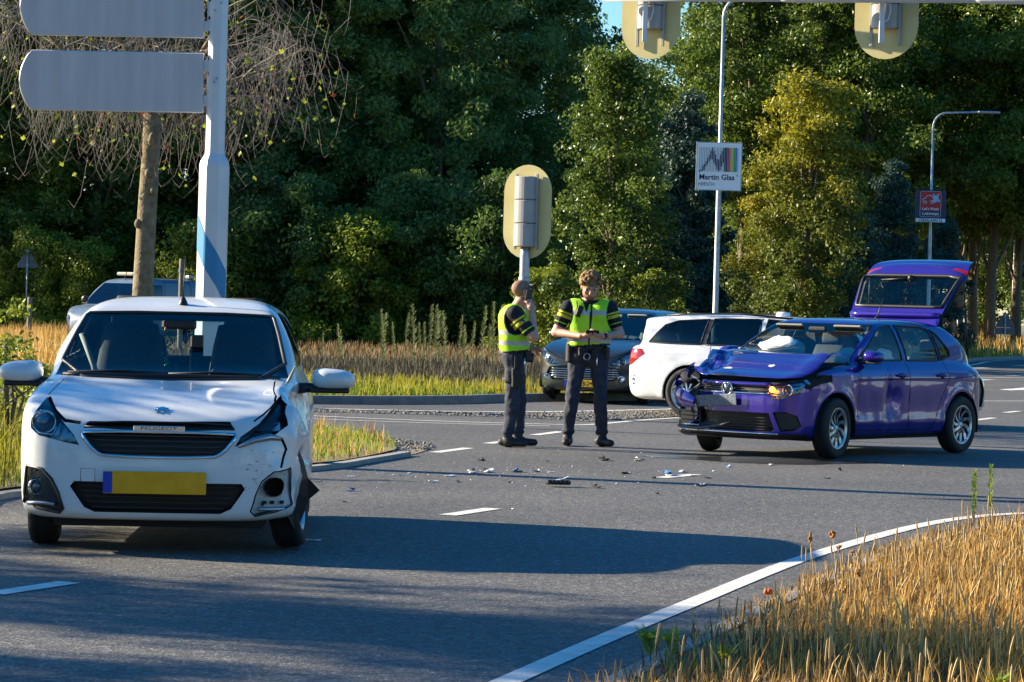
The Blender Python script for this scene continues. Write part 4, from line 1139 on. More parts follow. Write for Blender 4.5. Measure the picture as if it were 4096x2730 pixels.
class Car:
    """body from smooth-intersected side, front and plan outlines; panels are cut out of it and become parts.
    axes: x to the car's right, y forward (0 at the front axle), z up"""
    def __init__(self, name, spec, h, loc, rz, label, group=None, cat='car', tilt=(0, 0)):
        self.root = empty(name, loc, rz, label, cat, group); self.root.rotation_euler = (tilt[0], tilt[1], rz)
        self.spec = spec
        self.solids = [(np.array(chaikin(s, 2)), np.array(chaikin(mirror_poly(f), 2)), np.array(chaikin(mirror_poly(p), 2)), k) for s, f, p, k in spec['solids']]
        ys = np.concatenate([s[0][:, 0] for s in self.solids]); zs = np.concatenate([s[0][:, 1] for s in self.solids]); xm = max(s[1][:, 0].max() for s in self.solids)
        lo = np.array([-xm - 3 * h, ys.min() - 3 * h, zs.min() - 3 * h]); n = [int(math.ceil((xm * 2 + 6 * h) / h)) + 1, int(math.ceil((ys.max() - ys.min() + 6 * h) / h)) + 1, int(math.ceil((zs.max() - zs.min() + 6 * h) / h)) + 1]
        X, Y, Z = (lo[i] + h * np.arange(n[i]) for i in range(3))
        D = None
        for s, f, p, k in self.solids:
            S = sd_poly(*np.meshgrid(Y, Z, indexing='ij'), s)[None]; Fv = sd_poly(*np.meshgrid(X, Z, indexing='ij'), f)[:, None]; P = sd_poly(*np.meshgrid(X, Y, indexing='ij'), p)[:, :, None]
            d = smax(smax(S + 0 * P, Fv + 0 * P, k), P + 0 * S, k * 1.6)
            D = d if D is None else smin(D, d, .06)
        V, Q = surface_nets(D, lo, h)
        for _ in range(2):
            f0 = self.field(V); e = .004
            g = np.stack([self.field(V + np.eye(3)[i] * e) - f0 for i in range(3)], 1) / e
            V = V - (np.clip(f0, -h, h) / np.maximum((g * g).sum(1), .2))[:, None] * g
        if 'shape' in spec: V = spec['shape'](V)
        me = bpy.data.meshes.new('tmp'); me.from_pydata(V.tolist(), [], Q.tolist()); me.update()
        bm = self.bm = bmesh.new(); bm.from_mesh(me); bpy.data.meshes.remove(me)
        bm.normal_update(); self.lay = bm.faces.layers.int.new('region')
        self.tree = BVHTree.FromBMesh(bm); self.regions = ['body']; self.info = {}

    def field(self, V):
        D = None
        for s, f, p, k in self.solids:
            d = smax(smax(sd_poly(V[:, 1], V[:, 2], s), sd_poly(V[:, 0], V[:, 2], f), k), sd_poly(V[:, 0], V[:, 1], p), k * 1.6)
            D = d if D is None else smin(D, d, .06)
        return D

    AX = {'R': (1, 2, 0, 1), 'L': (1, 2, 0, -1), 'F': (0, 2, 1, 1), 'B': (0, 2, 1, -1), 'T': (0, 1, 2, 1)}

    def cut(self, name, proj, poly, thr=.12, keep=False, only=None, smooth=0, where=None):
        """mark the faces that lie inside poly, seen along proj, as a region of its own"""
        if smooth: poly = chaikin(poly, smooth)
        a, b, c, sg = self.AX[proj]; bm = self.bm; P = [Vector(p) for p in poly]; bm.normal_update()
        u0, u1 = min(p.x for p in P), max(p.x for p in P); v0, v1 = min(p.y for p in P), max(p.y for p in P)
        ok = None if only is None else {self.regions.index(r) for r in only}
        def good(f): return f.normal[c] * sg > thr and (ok is None or f[self.lay] in ok) and (where is None or where(f.calc_center_median()))
        def uv(f):
            us = [v.co[a] for v in f.verts]; vs = [v.co[b] for v in f.verts]; return min(us), max(us), min(vs), max(vs)
        box = {}
        for f in bm.faces:
            if f.normal[c] * sg > thr:
                k = uv(f)
                if k[1] > u0 and k[0] < u1 and k[3] > v0 and k[2] < v1 and good(f): box[f] = k
        seg = []
        for i in range(len(P)):
            A, B = P[i], P[(i + 1) % len(P)]; n = max(1, int((B - A).length / .12))
            seg += [(A.lerp(B, k / n), A.lerp(B, (k + 1) / n)) for k in range(n)]
        lay = self.lay
        for A, B in seg:
            d = B - A
            if d.length < 1e-9: continue
            d.normalize(); nx_, ny_ = -d.y, d.x; ax, ay = A.x, A.y
            U0, U1, V0, V1 = min(A.x, B.x) - 1e-4, max(A.x, B.x) + 1e-4, min(A.y, B.y) - 1e-4, max(A.y, B.y) + 1e-4
            for f in [f for f, k in box.items() if k[1] > U0 and k[0] < U1 and k[3] > V0 and k[2] < V1]:
                dist = lambda v: (v.co[a] - ax) * nx_ + (v.co[b] - ay) * ny_
                ds = [dist(v) for v in f.verts]
                if min(ds) > -1e-5 or max(ds) < 1e-5: continue
                for e in list(f.edges):
                    p, q = e.verts; dp, dq = dist(p), dist(q)
                    if (dp > 1e-5 and dq < -1e-5) or (dp < -1e-5 and dq > 1e-5): bmesh.utils.edge_split(e, p, dp / (dp - dq))
                on = [v for v in f.verts if abs(dist(v)) <= 1.5e-5]
                if len(on) != 2: continue
                try: nf, _ = bmesh.utils.face_split(f, on[0], on[1])
                except ValueError: continue
                if nf is None: continue
                nf[lay] = f[lay]; nf.normal_update(); f.normal_update(); box[f] = uv(f); box[nf] = uv(nf)
        cand = set(box)
        bm.normal_update()
        if name not in self.regions: self.regions.append(name)
        rid = self.regions.index(name); A = np.array([(f.calc_center_median()[a], f.calc_center_median()[b]) for f in cand if f.is_valid]); fl = [f for f in cand if f.is_valid]
        if len(fl) == 0: return self
        ins = sd_poly(A[:, 0], A[:, 1], poly) < 0
        for f, q in zip(fl, ins):
            if q: f[self.lay] = rid
        return self

    def gap(self, proj, pts, w=.008, **k):
        """open shut line along a path"""
        pts = [Vector(p) for p in pts]
        for A, B in zip(pts[:-1], pts[1:]):
            d = (B - A).normalized(); n = Vector((-d.y, d.x)) * w / 2; e = d * w * .3
            self.cut('gap', proj, [tuple(A - n - e), tuple(B - n + e), tuple(B + n + e), tuple(A + n - e)], **k)
        return self

    def arch(self, y, z, r, name='arch'):
        c = [(y + r * math.cos(a), z + r * math.sin(a)) for a in np.linspace(0, 2 * math.pi, 29)[:-1]]
        for pj in 'RL': self.cut(name, pj, c, thr=.05 if pj else 0, where=lambda p: abs(p.x) > .45)

    def deform(self, fn):
        for v in self.bm.verts: v.co = fn(v.co.copy())
        self.bm.normal_update(); self.tree = BVHTree.FromBMesh(self.bm)

    def faces_of(self, name):
        if name not in self.regions: return []
        i = self.regions.index(name); return [f for f in self.bm.faces if f[self.lay] == i]

    def emit(self, region, name, material, parent=None, push=0.0, dirn=None, flat=False, faces=None, flip=False, walls=0.0, M=None, side=None):
        """link the faces of a region as a mesh; push moves them along dirn or inwards along their normals"""
        fs = faces if faces is not None else self.faces_of(region)
        if side: fs = [f for f in fs if f.calc_center_median().x * side > 0]
        if not fs: return None
        idx = {}; V = []; Nn = []; F = []
        for f in fs:
            q = []
            for v in f.verts:
                if v.index not in idx or True:
                    k = v
                    if k not in idx:
                        idx[k] = len(V); d = v.normal * -1 if dirn is None else Vector(dirn)
                        V.append(v.co + d * push); Nn.append(v.normal.copy())
                q.append(idx[v])
            F.append(q[::-1] if flip else q)
        sm = [not flat] * len(F)
        if walls:
            es = {}
            for f in fs:
                for e in f.edges: es[e] = es.get(e, 0) + 1
            d = Vector(dirn) if dirn is not None else None
            for e, c in es.items():
                if c == 1:
                    a, b = e.verts; i, j = idx[a], idx[b]; n0 = len(V)
                    V += [a.co + (d if d else -a.normal) * (push - walls), b.co + (d if d else -b.normal) * (push - walls)]; Nn += [a.normal, b.normal]
                    F.append([i, j, n0 + 1, n0]); sm.append(False)
        if M is not None: V = [M @ v for v in V]
        me = bpy.data.meshes.new(name); me.from_pydata([tuple(v) for v in V], [], F)
        for m in (material if isinstance(material, (list, tuple)) else [material]): me.materials.append(m)
        me.polygons.foreach_set('use_smooth', sm); me.update()
        if not flat and not walls and not flip and M is None: me.normals_split_custom_set_from_vertices([tuple(n) for n in Nn])
        return link_mesh(name, me, parent or self.root)

    def hit(self, p, d):
        r = self.tree.ray_cast(Vector(p), Vector(d)); return r[0], r[1]

    def front(self, x, z, off=0.0, back=False):
        s = -1 if back else 1
        p, n = self.hit((x, 6 * s, z), (0, -s, 0))
        if p is None: return Vector((x, self.spec['nose'], z))
        return p + Vector((0, s, 0)) * off

    def side(self, y, z, s, off=0.0):
        p, n = self.hit((3 * s, y, z), (-s, 0, 0))
        return (p if p else Vector((s * .8, y, z))) + Vector((s * off, 0, 0))

    def bar(self, mb, x0, x1, z, r, off=0.0, n=12, sag=0.0, back=False, flat=1.0):
        """bar that follows the nose at height z"""
        pts = [self.front(x0 + (x1 - x0) * i / n, z + sag * math.sin(math.pi * i / n), off, back) for i in range(n + 1)]
        mb.tube(pts, r, 6)

    def loop(self, mb, poly, r, off=0.0, closed=True, n=6, back=False):
        P = []
        for i in range(len(poly)):
            A, B = Vector(poly[i]), Vector(poly[(i + 1) % len(poly)])
            if not closed and i == len(poly) - 1: P.append(self.front(A.x, A.y, off, back)); break
            m = max(1, int((B - A).length / .05))
            P += [self.front(*A.lerp(B, k / m), off, back) for k in range(m)]
        mb.tube(P, r, n, closed=closed)


def wheel(parent, x, y, z, r, w, spokes, style, side, steer=0.0, rim_r=None, mats=None, camber=0.0):
    """tyre and rim; side = +1 when the outer face looks to +x"""
    e = empty('wheel', (x, y, z), 0, parent=parent); e.rotation_euler = (0, camber, steer)
    rr_ = rim_r or r * .66; s = side; ma, md = mats or (M_alloy, M_alloyd)
    mb = MB(); hw = w / 2
    prof = [(rr_, -hw * .8), (rr_ + .012, -hw * .92), (r * .86, -hw), (r * .955, -hw * .86), (r * .99, -hw * .62), (r, -hw * .2), (r, hw * .2), (r * .99, hw * .62), (r * .955, hw * .86), (r * .86, hw), (rr_ + .012, hw * .92), (rr_, hw * .8)]
    mb.lathe(prof, 40, 'X')
    for gx in (-.45, -.15, .15, .45): mb.lathe([(r * 1.0005 + .0005, hw * gx - .004), (r * .994, hw * gx), (r * 1.0005 + .0005, hw * gx + .004)], 40, 'X')
    mb.build('tyre', M_rubber, e)
    mb = MB(); o = hw * .8 * s
    mb.lathe([(rr_ + .006, o + .006 * s), (rr_ - .008, o + .008 * s), (rr_ - .02, o - .012 * s)], 40, 'X', mi=0)
    mb.lathe([(rr_ - .015, o - .01 * s), (rr_ - .03, o - .12 * s), (0, o - .13 * s)], 30, 'X', mi=1)
    mb.lathe([(0, o - .005 * s), (.03, o - .006 * s), (.045, o - .02 * s), (.06, o - .05 * s)], 18, 'X', mi=0)
    for k in range(spokes):
        a0 = 2 * math.pi * k / spokes
        for j in ((-1, 1) if style == 'twin' else (0,)):
            tw = {'swirl': .42, 'straight': 0, 'twin': 0, 'turbine': .55}[style]
            w0, w1 = {'swirl': (.020, .045), 'straight': (.018, .030), 'twin': (.010, .014), 'turbine': (.02, .05)}[style]
            V = []; m = 5
            for i in range(m + 1):
                t = i / m; rad = .03 + (rr_ - .035) * t; a = a0 + tw * t * t + j * (.07 + .09 * t) * (1 if style == 'twin' else 0)
                ww = (w0 + (w1 - w0) * t) / 2; h_ = o - (.004 + .02 * (1 - abs(2 * t - 1))) * s
                u = Vector((0, math.cos(a), math.sin(a))); q = Vector((0, -math.sin(a), math.cos(a)))
                V += [u * rad - q * ww + Vector((h_, 0, 0)), u * rad + q * ww + Vector((h_ - (.006 * s if style in ('swirl', 'turbine') else 0), 0, 0)), u * rad + q * ww + Vector((h_ - .03 * s, 0, 0)), u * rad - q * ww + Vector((h_ - .03 * s, 0, 0))]
            F = [(4 * i + c, 4 * i + (c + 1) % 4, 4 * i + 4 + (c + 1) % 4, 4 * i + 4 + c) for i in range(m) for c in range(4)]
            mb.add(V, F, 0)
    for k in range(5): a = k * 1.2566; mb.ball((o - .01 * s, .048 * math.cos(a), .048 * math.sin(a)), (.008, .009, .009), 6, 1)
    mb.build('rim', [ma, md], e)
    return e


def seat(parent, x, y, z, w=.46, h=.62, m=None, integrated=True, tilt=.22, head_m=None, name='seat'):
    e = empty(name, (x, y, z), 0, parent=parent); m = m or M_seat
    def slab(sx, sy, sz, tap=.85):
        P = []; mb = MB()
        n = 16; V = []; F = []; L = 7
        for i in range(L):
            t = i / (L - 1); k = 1 - (1 - tap) * t; b = .72 + .28 * math.sin(math.pi * min(1, max(0, t * 1.0))) ** .5 if 0 < t < 1 else .72
            for j in range(n):
                a = 2 * math.pi * j / n; c, d = math.cos(a), math.sin(a)
                V.append((sx / 2 * k * math.copysign(abs(c) ** .5, c) * (b * .4 + .6), sy / 2 * math.copysign(abs(d) ** .7, d) * b, sz * t))
        for i in range(L - 1): F += [(i * n + j, i * n + (j + 1) % n, (i + 1) * n + (j + 1) % n, (i + 1) * n + j) for j in range(n)]
        F += [tuple(range(n))[::-1], tuple((L - 1) * n + j for j in range(n))]
        return mb.add(V, F, 0, True)
    mb = slab(w, .16, h, .72 if integrated else .85); o = mb.build('backrest', m, e, (0, -.22, .1), (tilt, 0, 0))
    mb = slab(w, .5, .16, .95); mb.build('cushion', m, e, (0, .05, -.02))
    mb = slab(.27, .10, .2, .8); mb.build('headrest', head_m or m, e, (0, -.22 - math.sin(tilt) * (h + .06) , .1 + math.cos(tilt) * (h - (.02 if integrated else -.03))), (tilt * .6, 0, 0))
    return e


def steering(parent, p, r=.18, tilt=.45, m=None):
    e = empty('steering_wheel', p, 0, parent=parent); e.rotation_euler = (-math.pi / 2 + tilt + math.pi, 0, 0)
    mb = MB(); mb.tube([(r * math.cos(a), r * math.sin(a), 0) for a in np.linspace(0, 2 * math.pi, 25)[:-1]], .015, 8, closed=True); mb.build('grip', m or M_trim, e)
    mb = MB(); mb.box((0, 0, 0), (r * 1.85, .035, .02), bev=.005); mb.box((0, -r / 2, 0), (.05, r, .02), bev=.005); mb.ball((0, 0, 0), (.06, .055, .03), 12); mb.build('hub', m or M_trim, e)


def number_plate(car, x, z, w, h, text, mat_=None, band=True, off=.012, rot=None, name='number_plate', textm=None, p=None):
    p = p or car.front(x, z, off); e = empty(name, p, 0, parent=car.root)
    if rot: e.rotation_euler = rot
    mb = MB(); mb.box((0, 0, 0), (w, .008, h), bev=.003); mb.build('plate', mat_ or M_plate, e)
    if band: mb = MB(); mb.box((w / 2 - w * .045, .003, 0), (w * .088, .008, h * .94)); mb.build('blue_band', M_plateblue, e)
    if text: lettering('lettering', text, w * .82, textm or M_trim, e, Matrix(((-1, 0, 0, -w * .045), (0, 0, 1, .006), (0, 1, 0, 0), (0, 0, 0, 1))), h * .66)
    return e


def mirror(car, y, z, s, m, size=(.20, .10, .15), out=.17, base=M_trim):
    p = car.side(y, z - .06, s); e = empty('door_mirror', p, 0, parent=car.root)
    c = Vector((s * out, -.0, .05)); V = []; F = []; n = 14; L = 7     # shell: rounded front, flat back
    mb = MB()
    for i in range(L):
        t = i / (L - 1); yy = size[1] * (t - .35); k = math.sqrt(max(0.0, 1 - (t * .99) ** 2.6)) if t > 0 else .98
        for j in range(n):
            a = 2 * math.pi * j / n; ca, sa = math.cos(a), math.sin(a)
            wx = size[0] / 2 * math.copysign(abs(ca) ** .6, ca) * (.35 + .65 * k) ; hz = size[2] / 2 * math.copysign(abs(sa) ** .6, sa) * (.3 + .7 * k)
            q_ = (1 - ca * s) / 2; hz *= .62 + .38 * min(1, q_ * 1.5) if sa > 0 else .85
            V.append((c.x + wx, c.y + yy, c.z + hz))
    for i in range(L - 1): F += [(i * n + j, i * n + (j + 1) % n, (i + 1) * n + (j + 1) % n, (i + 1) * n + j) for j in range(n)]
    F += [tuple((L - 1) * n + j for j in range(n))]
    mb.add(V, F, 0, True); mb.build('shell', m, e)
    mb = MB(); mb.add([V[j] for j in range(n)], [tuple(range(n))[::-1]]); mb.build('glass', M_chrome, e)
    mb = MB(); mb.box((s * (out - .02), .0, .05 - size[2] / 2 + .008), (size[0] * .9, size[1] * .8, .03), bev=.01); mb.tube([(-s * .03, 0, -.01), (s * .04, 0, .0), (s * (out - .05), 0, .0)], [.035, .03, .024], 8); mb.build('foot', base, e)
    return e


def arch_liner(car, s, y, z, r, x):
    """upper part of the wheel housing"""
    mb = MB(); n = 16; V = []; F = []
    for i in range(n + 1):
        a = -.25 + (math.pi + .5) * i / n
        V += [(x * s, y + r * math.cos(a), z + r * math.sin(a)), ((x - .34) * s, y + r * math.cos(a), z + r * math.sin(a))]
    F = [(2 * i, 2 * i + 1, 2 * i + 3, 2 * i + 2) for i in range(n)]
    mb.add(V, F, 0, True); mb.add([((x - .34) * s, y + r * math.cos(-.25 + (math.pi + .5) * i / n), z + r * math.sin(-.25 + (math.pi + .5) * i / n)) for i in range(n + 1)], [tuple(range(n + 1))])
    mb.build('arch_liner', M_under, car.root)


def window_seals(car, polys, m=None, r=.011):
    """dark rubber round each side window"""
    for s in (1, -1):
        for poly in polys:
            P = []
            for i in range(len(poly)):
                A, B = Vector(poly[i]), Vector(poly[(i + 1) % len(poly)]); n = max(1, int((B - A).length / .08))
                P += [car.side(*A.lerp(B, k / n), s, .001) for k in range(n)]
            mb = MB(); mb.tube(P, r, 5, closed=True); mb.build('window_seal', m or M_trim, car.root)
# ================================================================== WHITE HATCHBACK
M_white = mat('white_paint', (.62, .635, .64), .3, coat=.6, coatr=.05, color2=(.70, .71, .71), vscale=2.2)
spec108 = dict(nose=.69, solids=[
    ([(.60, .17), (.67, .19), (.70, .36), (.70, .52), (.675, .66), (.60, .755), (.42, .83), (.1, .905), (-.3, .975), (-1.2, 1.02), (-2.2, 1.05), (-2.68, 1.0), (-2.77, .75), (-2.77, .4), (-2.7, .25), (-2.4, .2), (.3, .19)],
     [(0, .165), (.66, .17), (.755, .20), (.79, .36), (.80, .58), (.79, .76), (.75, .90), (.66, .975), (.45, 1.03), (0, 1.06)],
     [(0, -2.79), (.5, -2.77), (.70, -2.66), (.78, -2.4), (.80, -1.6), (.80, -.5), (.79, .05), (.775, .36), (.72, .53), (.60, .625), (.38, .675), (0, .70)], .07),
    ([(-.02, .86), (-.33, .985), (-.95, 1.335), (-1.12, 1.405), (-1.5, 1.455), (-1.95, 1.45), (-2.4, 1.39), (-2.58, 1.28), (-2.70, 1.0), (-2.7, .86)],
     [(0, .8), (.74, .8), (.725, .95), (.655, 1.15), (.575, 1.33), (.49, 1.41), (.35, 1.45), (0, 1.468)],
     [(0, -2.8), (.5, -2.74), (.68, -2.4), (.735, -1.7), (.735, -.8), (.69, -.4), (.56, -.13), (.3, .02), (0, .06)], .05)])
bp = at(632, 1900, 15.25); ang108 = R(180 + 3.0)
fwd = Vector((-math.sin(ang108), math.cos(ang108), 0)); org = Vector((bp.x, bp.y, 0)) - fwd * .69
c1 = Car('white_hatchback', spec108, .026, org, ang108, 'white small hatchback with smashed front corner standing at the left', tilt=(0, R(.35)))
c1.root.scale = (1.055, 1, 1)
hl = [(.624, .857), (.69, .735), (.682, .69), (.635, .652), (.545, .632), (.485, .616), (.417, .605), (.447, .662), (.515, .737), (.575, .812)]
fog = [(.70, .481), (.717, .278), (.63, .25), (.515, .226), (.496, .248), (.522, .338), (.56, .413), (.612, .466)]
gr = [(-.40, .685), (-.405, .66), (-.34, .575), (-.28, .545), (.28, .545), (.34, .575), (.405, .66), (.40, .685)]
lg = [(-.44, .405), (-.46, .375), (-.385, .262), (-.33, .235), (.33, .235), (.385, .262), (.46, .375), (.44, .405)]
slot = [(-.40, .70), (.40, .70), (.37, .738), (-.37, .738)]
mx = lambda P: [(-x, z) for x, z in P]
hood = [(.625, .868), (.585, .945), (.50, .985), (-.50, .985), (-.585, .945), (-.625, .868), (-.565, .802), (-.50, .745), (-.405, .740), (.405, .740), (.50, .745), (.565, .802)]
ws = [(.650, .968), (.552, 1.31), (.515, 1.342), (-.515, 1.342), (-.552, 1.31), (-.650, .968), (0, .950)]
c1.cut('bonnet', 'F', hood, thr=-.2, where=lambda p: p.y > -.42)
c1.cut('windscreen', 'F', ws, thr=.05, where=lambda p: p.y < -.05)
c1.cut('rear_window', 'B', [(.50, 1.05), (.44, 1.33), (-.44, 1.33), (-.50, 1.05)], thr=.05)
c1.cut('grille', 'F', gr); c1.cut('lower_grille', 'F', lg); c1.cut('slot', 'F', slot)
c1.cut('lamp', 'F', hl, thr=-.3); c1.cut('lamp_broken', 'F', mx([(.66, .875), (.69, .735), (.60, .665), (.40, .612), (.43, .668), (.53, .735), (.60, .84)]), thr=-.3)
c1.cut('fog', 'F', fog, thr=0); c1.cut('fog_broken', 'F', mx(fog), thr=0)
c1.cut('fog_hole', 'F', [(-.62 + .055 * math.cos(a), .385 + .055 * math.sin(a)) for a in np.linspace(0, 6.1, 12)], thr=0)
for s, pj in ((1, 'R'), (-1, 'L')):
    c1.cut('side_window', pj, [(-.62, 1.03), (-.98, 1.29), (-1.15, 1.345), (-1.62, 1.36), (-1.64, 1.04)], thr=.3)
    c1.cut('side_window', pj, [(-1.72, 1.045), (-1.70, 1.355), (-2.15, 1.33), (-2.34, 1.2), (-2.30, 1.07)], thr=.3)
    c1.gap(pj, [(-.34, .25), (-.36, .6), (-.45, .97)], thr=.3); c1.gap(pj, [(-1.68, .25), (-1.68, 1.0)], thr=.3)
c1.arch(0, .29, .335); c1.arch(-2.34, .29, .335)
c1.gap('F', [(.612, .852), (.56, .79), (.50, .738), (.42, .728)], .018, thr=-.3, where=lambda p: p.y > -.4); c1.gap('F', [(-.625, .868), (-.565, .802), (-.50, .745)], .010, thr=-.3, where=lambda p: p.y > -.4)
c1.gap('F', [(.625, .868), (.585, .945)], .005, thr=-.5, where=lambda p: p.y > -.5); c1.gap('F', [(-.625, .868), (-.585, .945)], .008, thr=-.5, where=lambda p: p.y > -.5)
crack = [(-.655, .66), (-.672, .60), (-.655, .545), (-.645, .50)]
c1.gap('F', crack, .014, thr=-.4)
c1.gap('F', mx([(.705, .486), (.72, .278), (.63, .245), (.515, .222), (.49, .25), (.518, .34), (.555, .418), (.612, .472), (.705, .486)]), .008, thr=-.3)


def hurt1(p):
    """crushed front left corner of the car (image right)"""
    q = p.copy()
    if p.y > -.75 and p.x < -.42:
        k = min(1, max(0, (-.42 - p.x) / .3)) * min(1, max(0, (p.y + .75) / .5)) * min(1, max(0, (.98 - p.z) / .12))
        n = noise.noise_vector(p * 6.0); n2 = noise.noise_vector(p * 15.0)
        q += Vector((.030 * n.x + .008 * n2.x + .015, .026 * n.y + .010 * n2.y - .035, .014 * n.z)) * k
        if p.z > .45 and p.y < .35: q.x += .075 * k * (.5 + .5 * math.sin(p.z * 17)) * min(1, (.4 - p.y) / .3)
    if p.z > .7 and -.45 < p.y and abs(p.x) < .66:     # bonnet pushed up on the struck side, soft buckle
        k = max(0, min(1, (p.y + .45) / .5)) * max(0, min(1, (p.z - .7) / .04))
        q.z += k * (.014 * max(0, -p.x / .6) + .007 * math.sin(p.x * 7 + p.y * 5) * max(0, .3 - p.x))
    return q


c1.deform(hurt1)
def bonnet_dent(o):
    for v in o.data.vertices: pass
c1.emit('body', 'body', M_white)
c1.emit('bonnet', 'bonnet', M_white)
c1.emit('windscreen', 'windscreen', M_glassF); c1.emit('rear_window', 'rear_window', M_glassF)
for s in (1, -1):
    for lo_, hi_ in ((-1.66, 0), (-3, -1.66)):
        c1.emit('side_window', 'side_window', M_glassF, faces=[f for f in c1.faces_of('side_window') if f.calc_center_median().x * s > 0 and lo_ < f.calc_center_median().y < hi_])
body_all = [f for f in c1.bm.faces if c1.regions[f[c1.lay]] in ('body', 'gap')]
c1.emit('', 'cabin_lining', M_inner, faces=[f for f in body_all if f.calc_center_median().y < -.05 and f.calc_center_median().z > .28], push=.03, flip=True)
c1.emit('', 'underlay', M_under, faces=[f for f in c1.bm.faces if c1.regions[f[c1.lay]] not in ('arch', 'windscreen', 'rear_window', 'side_window', 'grille', 'lower_grille', 'fog_hole', 'fog', 'lamp', 'lamp_broken', 'slot', 'fog_broken') and f.calc_center_median().y > -.2], push=.022)
for reg, dp in (('grille', .06), ('lower_grille', .07), ('slot', .05)):
    o = c1.emit(reg, 'grille_recess' if reg != 'slot' else 'bonnet_slot', M_trim, push=dp, dirn=(0, -1, 0), walls=dp)
mb = MB()
for i, z in enumerate((.575, .604, .634, .662)): x = .405 - max(0, (.66 - z)) * .95; c1.bar(mb, -x + .03, x - .03, z, .0065, -.02)
mb.build('grille_slat', mat('slat_black', (.03, .03, .032), .35), c1.root)
mb = MB()
for z in (.262, .292, .322, .352, .382): x = .46 - max(0, (.375 - z)) * .62; c1.bar(mb, -x + .04, x - .04, z, .007, -.025)
mb.build('grille_slat', M_trim, c1.root)
mb = MB(); c1.loop(mb, chaikin(gr, 1), .011, -.002); mb.build('grille_surround', M_chrome, c1.root)
mb = MB(); c1.loop(mb, chaikin(slot, 1), .006, .0); mb.build('slot_seal', M_trim, c1.root)
# name chip above the grille
p = c1.front(0, .705, .012); e = empty('name_chip', p, 0, parent=c1.root)
mb = MB(); mb.box((0, 0, 0), (.27, .012, .03), bev=.004); mb.build('chip', M_chrome, e)
lettering('lettering', 'PEUGEOT', .19, M_lampdk, e, Matrix(((-1, 0, 0, 0), (0, 0, 1, .008), (0, 1, 0, 0), (0, 0, 0, 1))), .018)
# rearing-animal emblem on the bonnet
lion = [(-.042, .012), (-.040, .022), (-.026, .020), (-.018, .030), (-.006, .034), (.006, .030), (.014, .022), (.030, .026), (.036, .018), (.028, .012), (.022, .004), (.034, -.010), (.040, -.026), (.030, -.034), (.022, -.030), (.026, -.020), (.012, -.012), (.008, -.024), (-.006, -.034), (-.020, -.034), (-.010, -.024), (-.012, -.012), (-.024, -.016), (-.034, -.010), (-.026, -.002), (-.016, .004), (-.022, .010)]
p, nn = c1.hit((-.0, .56 - .06, 1.5), (0, 0, -1)); nn = nn if nn.z > 0 else -nn
up = (Vector((0, 0, 1)) - nn * nn.z).normalized(); U = up.cross(nn)
mb = MB(); mb.prism([(-x * .9, y * .9) for x, y in lion], p + nn * .012, U, up, .014); mb.build('emblem', M_chrome, c1.root)
# lamps
def lamp_unit(car, reg, side, ball, name='headlight', drl=None, dark=True, rad=.055, depth=.07):
    e = empty(name, (0, 0, 0), 0, parent=car.root)
    fs = [f for f in car.faces_of(reg) if f.calc_center_median().x * side > 0]
    car.emit('', 'housing', M_lampdk if dark else M_lampin, faces=fs, push=depth, dirn=(0, -1, 0), walls=depth, parent=e)
    for b in ball:
        mb = MB(); q = car.front(b[0], b[1], -.045); mb.ball(q, (rad, .03, rad), 14); mb.build('projector', mat('projector_glass', (.25, .27, .3), .08, metal=.6), e)
        mb = MB(); mb.tube([q + Vector((1.15 * rad * math.cos(a), .015, 1.15 * rad * math.sin(a))) for a in np.linspace(0, 6.0, 20)], .008, 6, closed=True); mb.build('bezel', M_chrome, e)
    if drl:
        mb = MB(); mb.tube([car.front(x, z, -.012) for x, z in drl], .009, 6); mb.build('light_guide', M_chrome, e)
    car.emit('', 'lens', M_lens, faces=fs, parent=e)
    return e
lamp_unit(c1, 'lamp', 1, [(.615, .725)], dark=False, drl=[(.675, .76), (.672, .70), (.635, .665), (.56, .655), (.545, .69), (.535, .735)])
lamp_unit(c1, 'fog', 1, [(.635, .365)], 'fog_light', rad=.04, depth=.03)
mb = MB(); c1.loop(mb, fog, .01, .0); mb.build('fog_surround', M_trim, c1.root)
e = empty('running_light', (0, 0, 0), 0, parent=c1.root); mb = MB(); c1.bar(mb, .54, .69, .272, .013, -.008, sag=.006); mb.build('lens', M_lampin, e)
# broken lamp opening: dark cavity with the remains of the unit
e = empty('broken_headlight', (0, 0, 0), 0, parent=c1.root); e['label'] = 'headlight opening with torn remains of the lamp'
c1.emit('lamp_broken', 'cavity', M_lampdk, push=.12, dirn=(.1, -1, 0), walls=.12, parent=e)
r9 = random.Random(9)
for k in range(7):
    x, z = -r9.uniform(.44, .66), r9.uniform(.64, .80); p = c1.front(x, z, -.05); mb = MB()
    mb.add([p + Vector((r9.uniform(-.06, .06), r9.uniform(-.03, .02), r9.uniform(-.03, .03))) for _ in range(5)], [(0, 1, 2), (1, 2, 3), (2, 3, 4)]); mb.build('shard', [M_lampin, M_lampdk, M_trim][k % 3], e)
mb = MB(); pts = [c1.front(-x, z, .005) for x, z in [(.42, .612), (.50, .650), (.58, .668), (.64, .655)]]; mb.tube(pts, [.01, .02, .022, .012], 6); mb.build('lens_remnant', M_lampin, e)
c1.emit('fog_broken', 'fog_backing', mat('bare_plastic_white', (.45, .47, .47), .5, var=.15, vscale=20), push=.03, dirn=(0, -1, 0), walls=.03)
c1.emit('fog_hole', 'fog_socket', M_under, push=.11, dirn=(0, -1, 0), walls=.11)
mb = MB(); c1.bar(mb, -.66, -.53, .262, .014, -.018); mb.build('broken_light_strip', M_lampin, c1.root)
mb = MB()
for x in (-.65, -.60, -.56): mb.box(c1.front(x, .30, -.015), (.022, .01, .018))
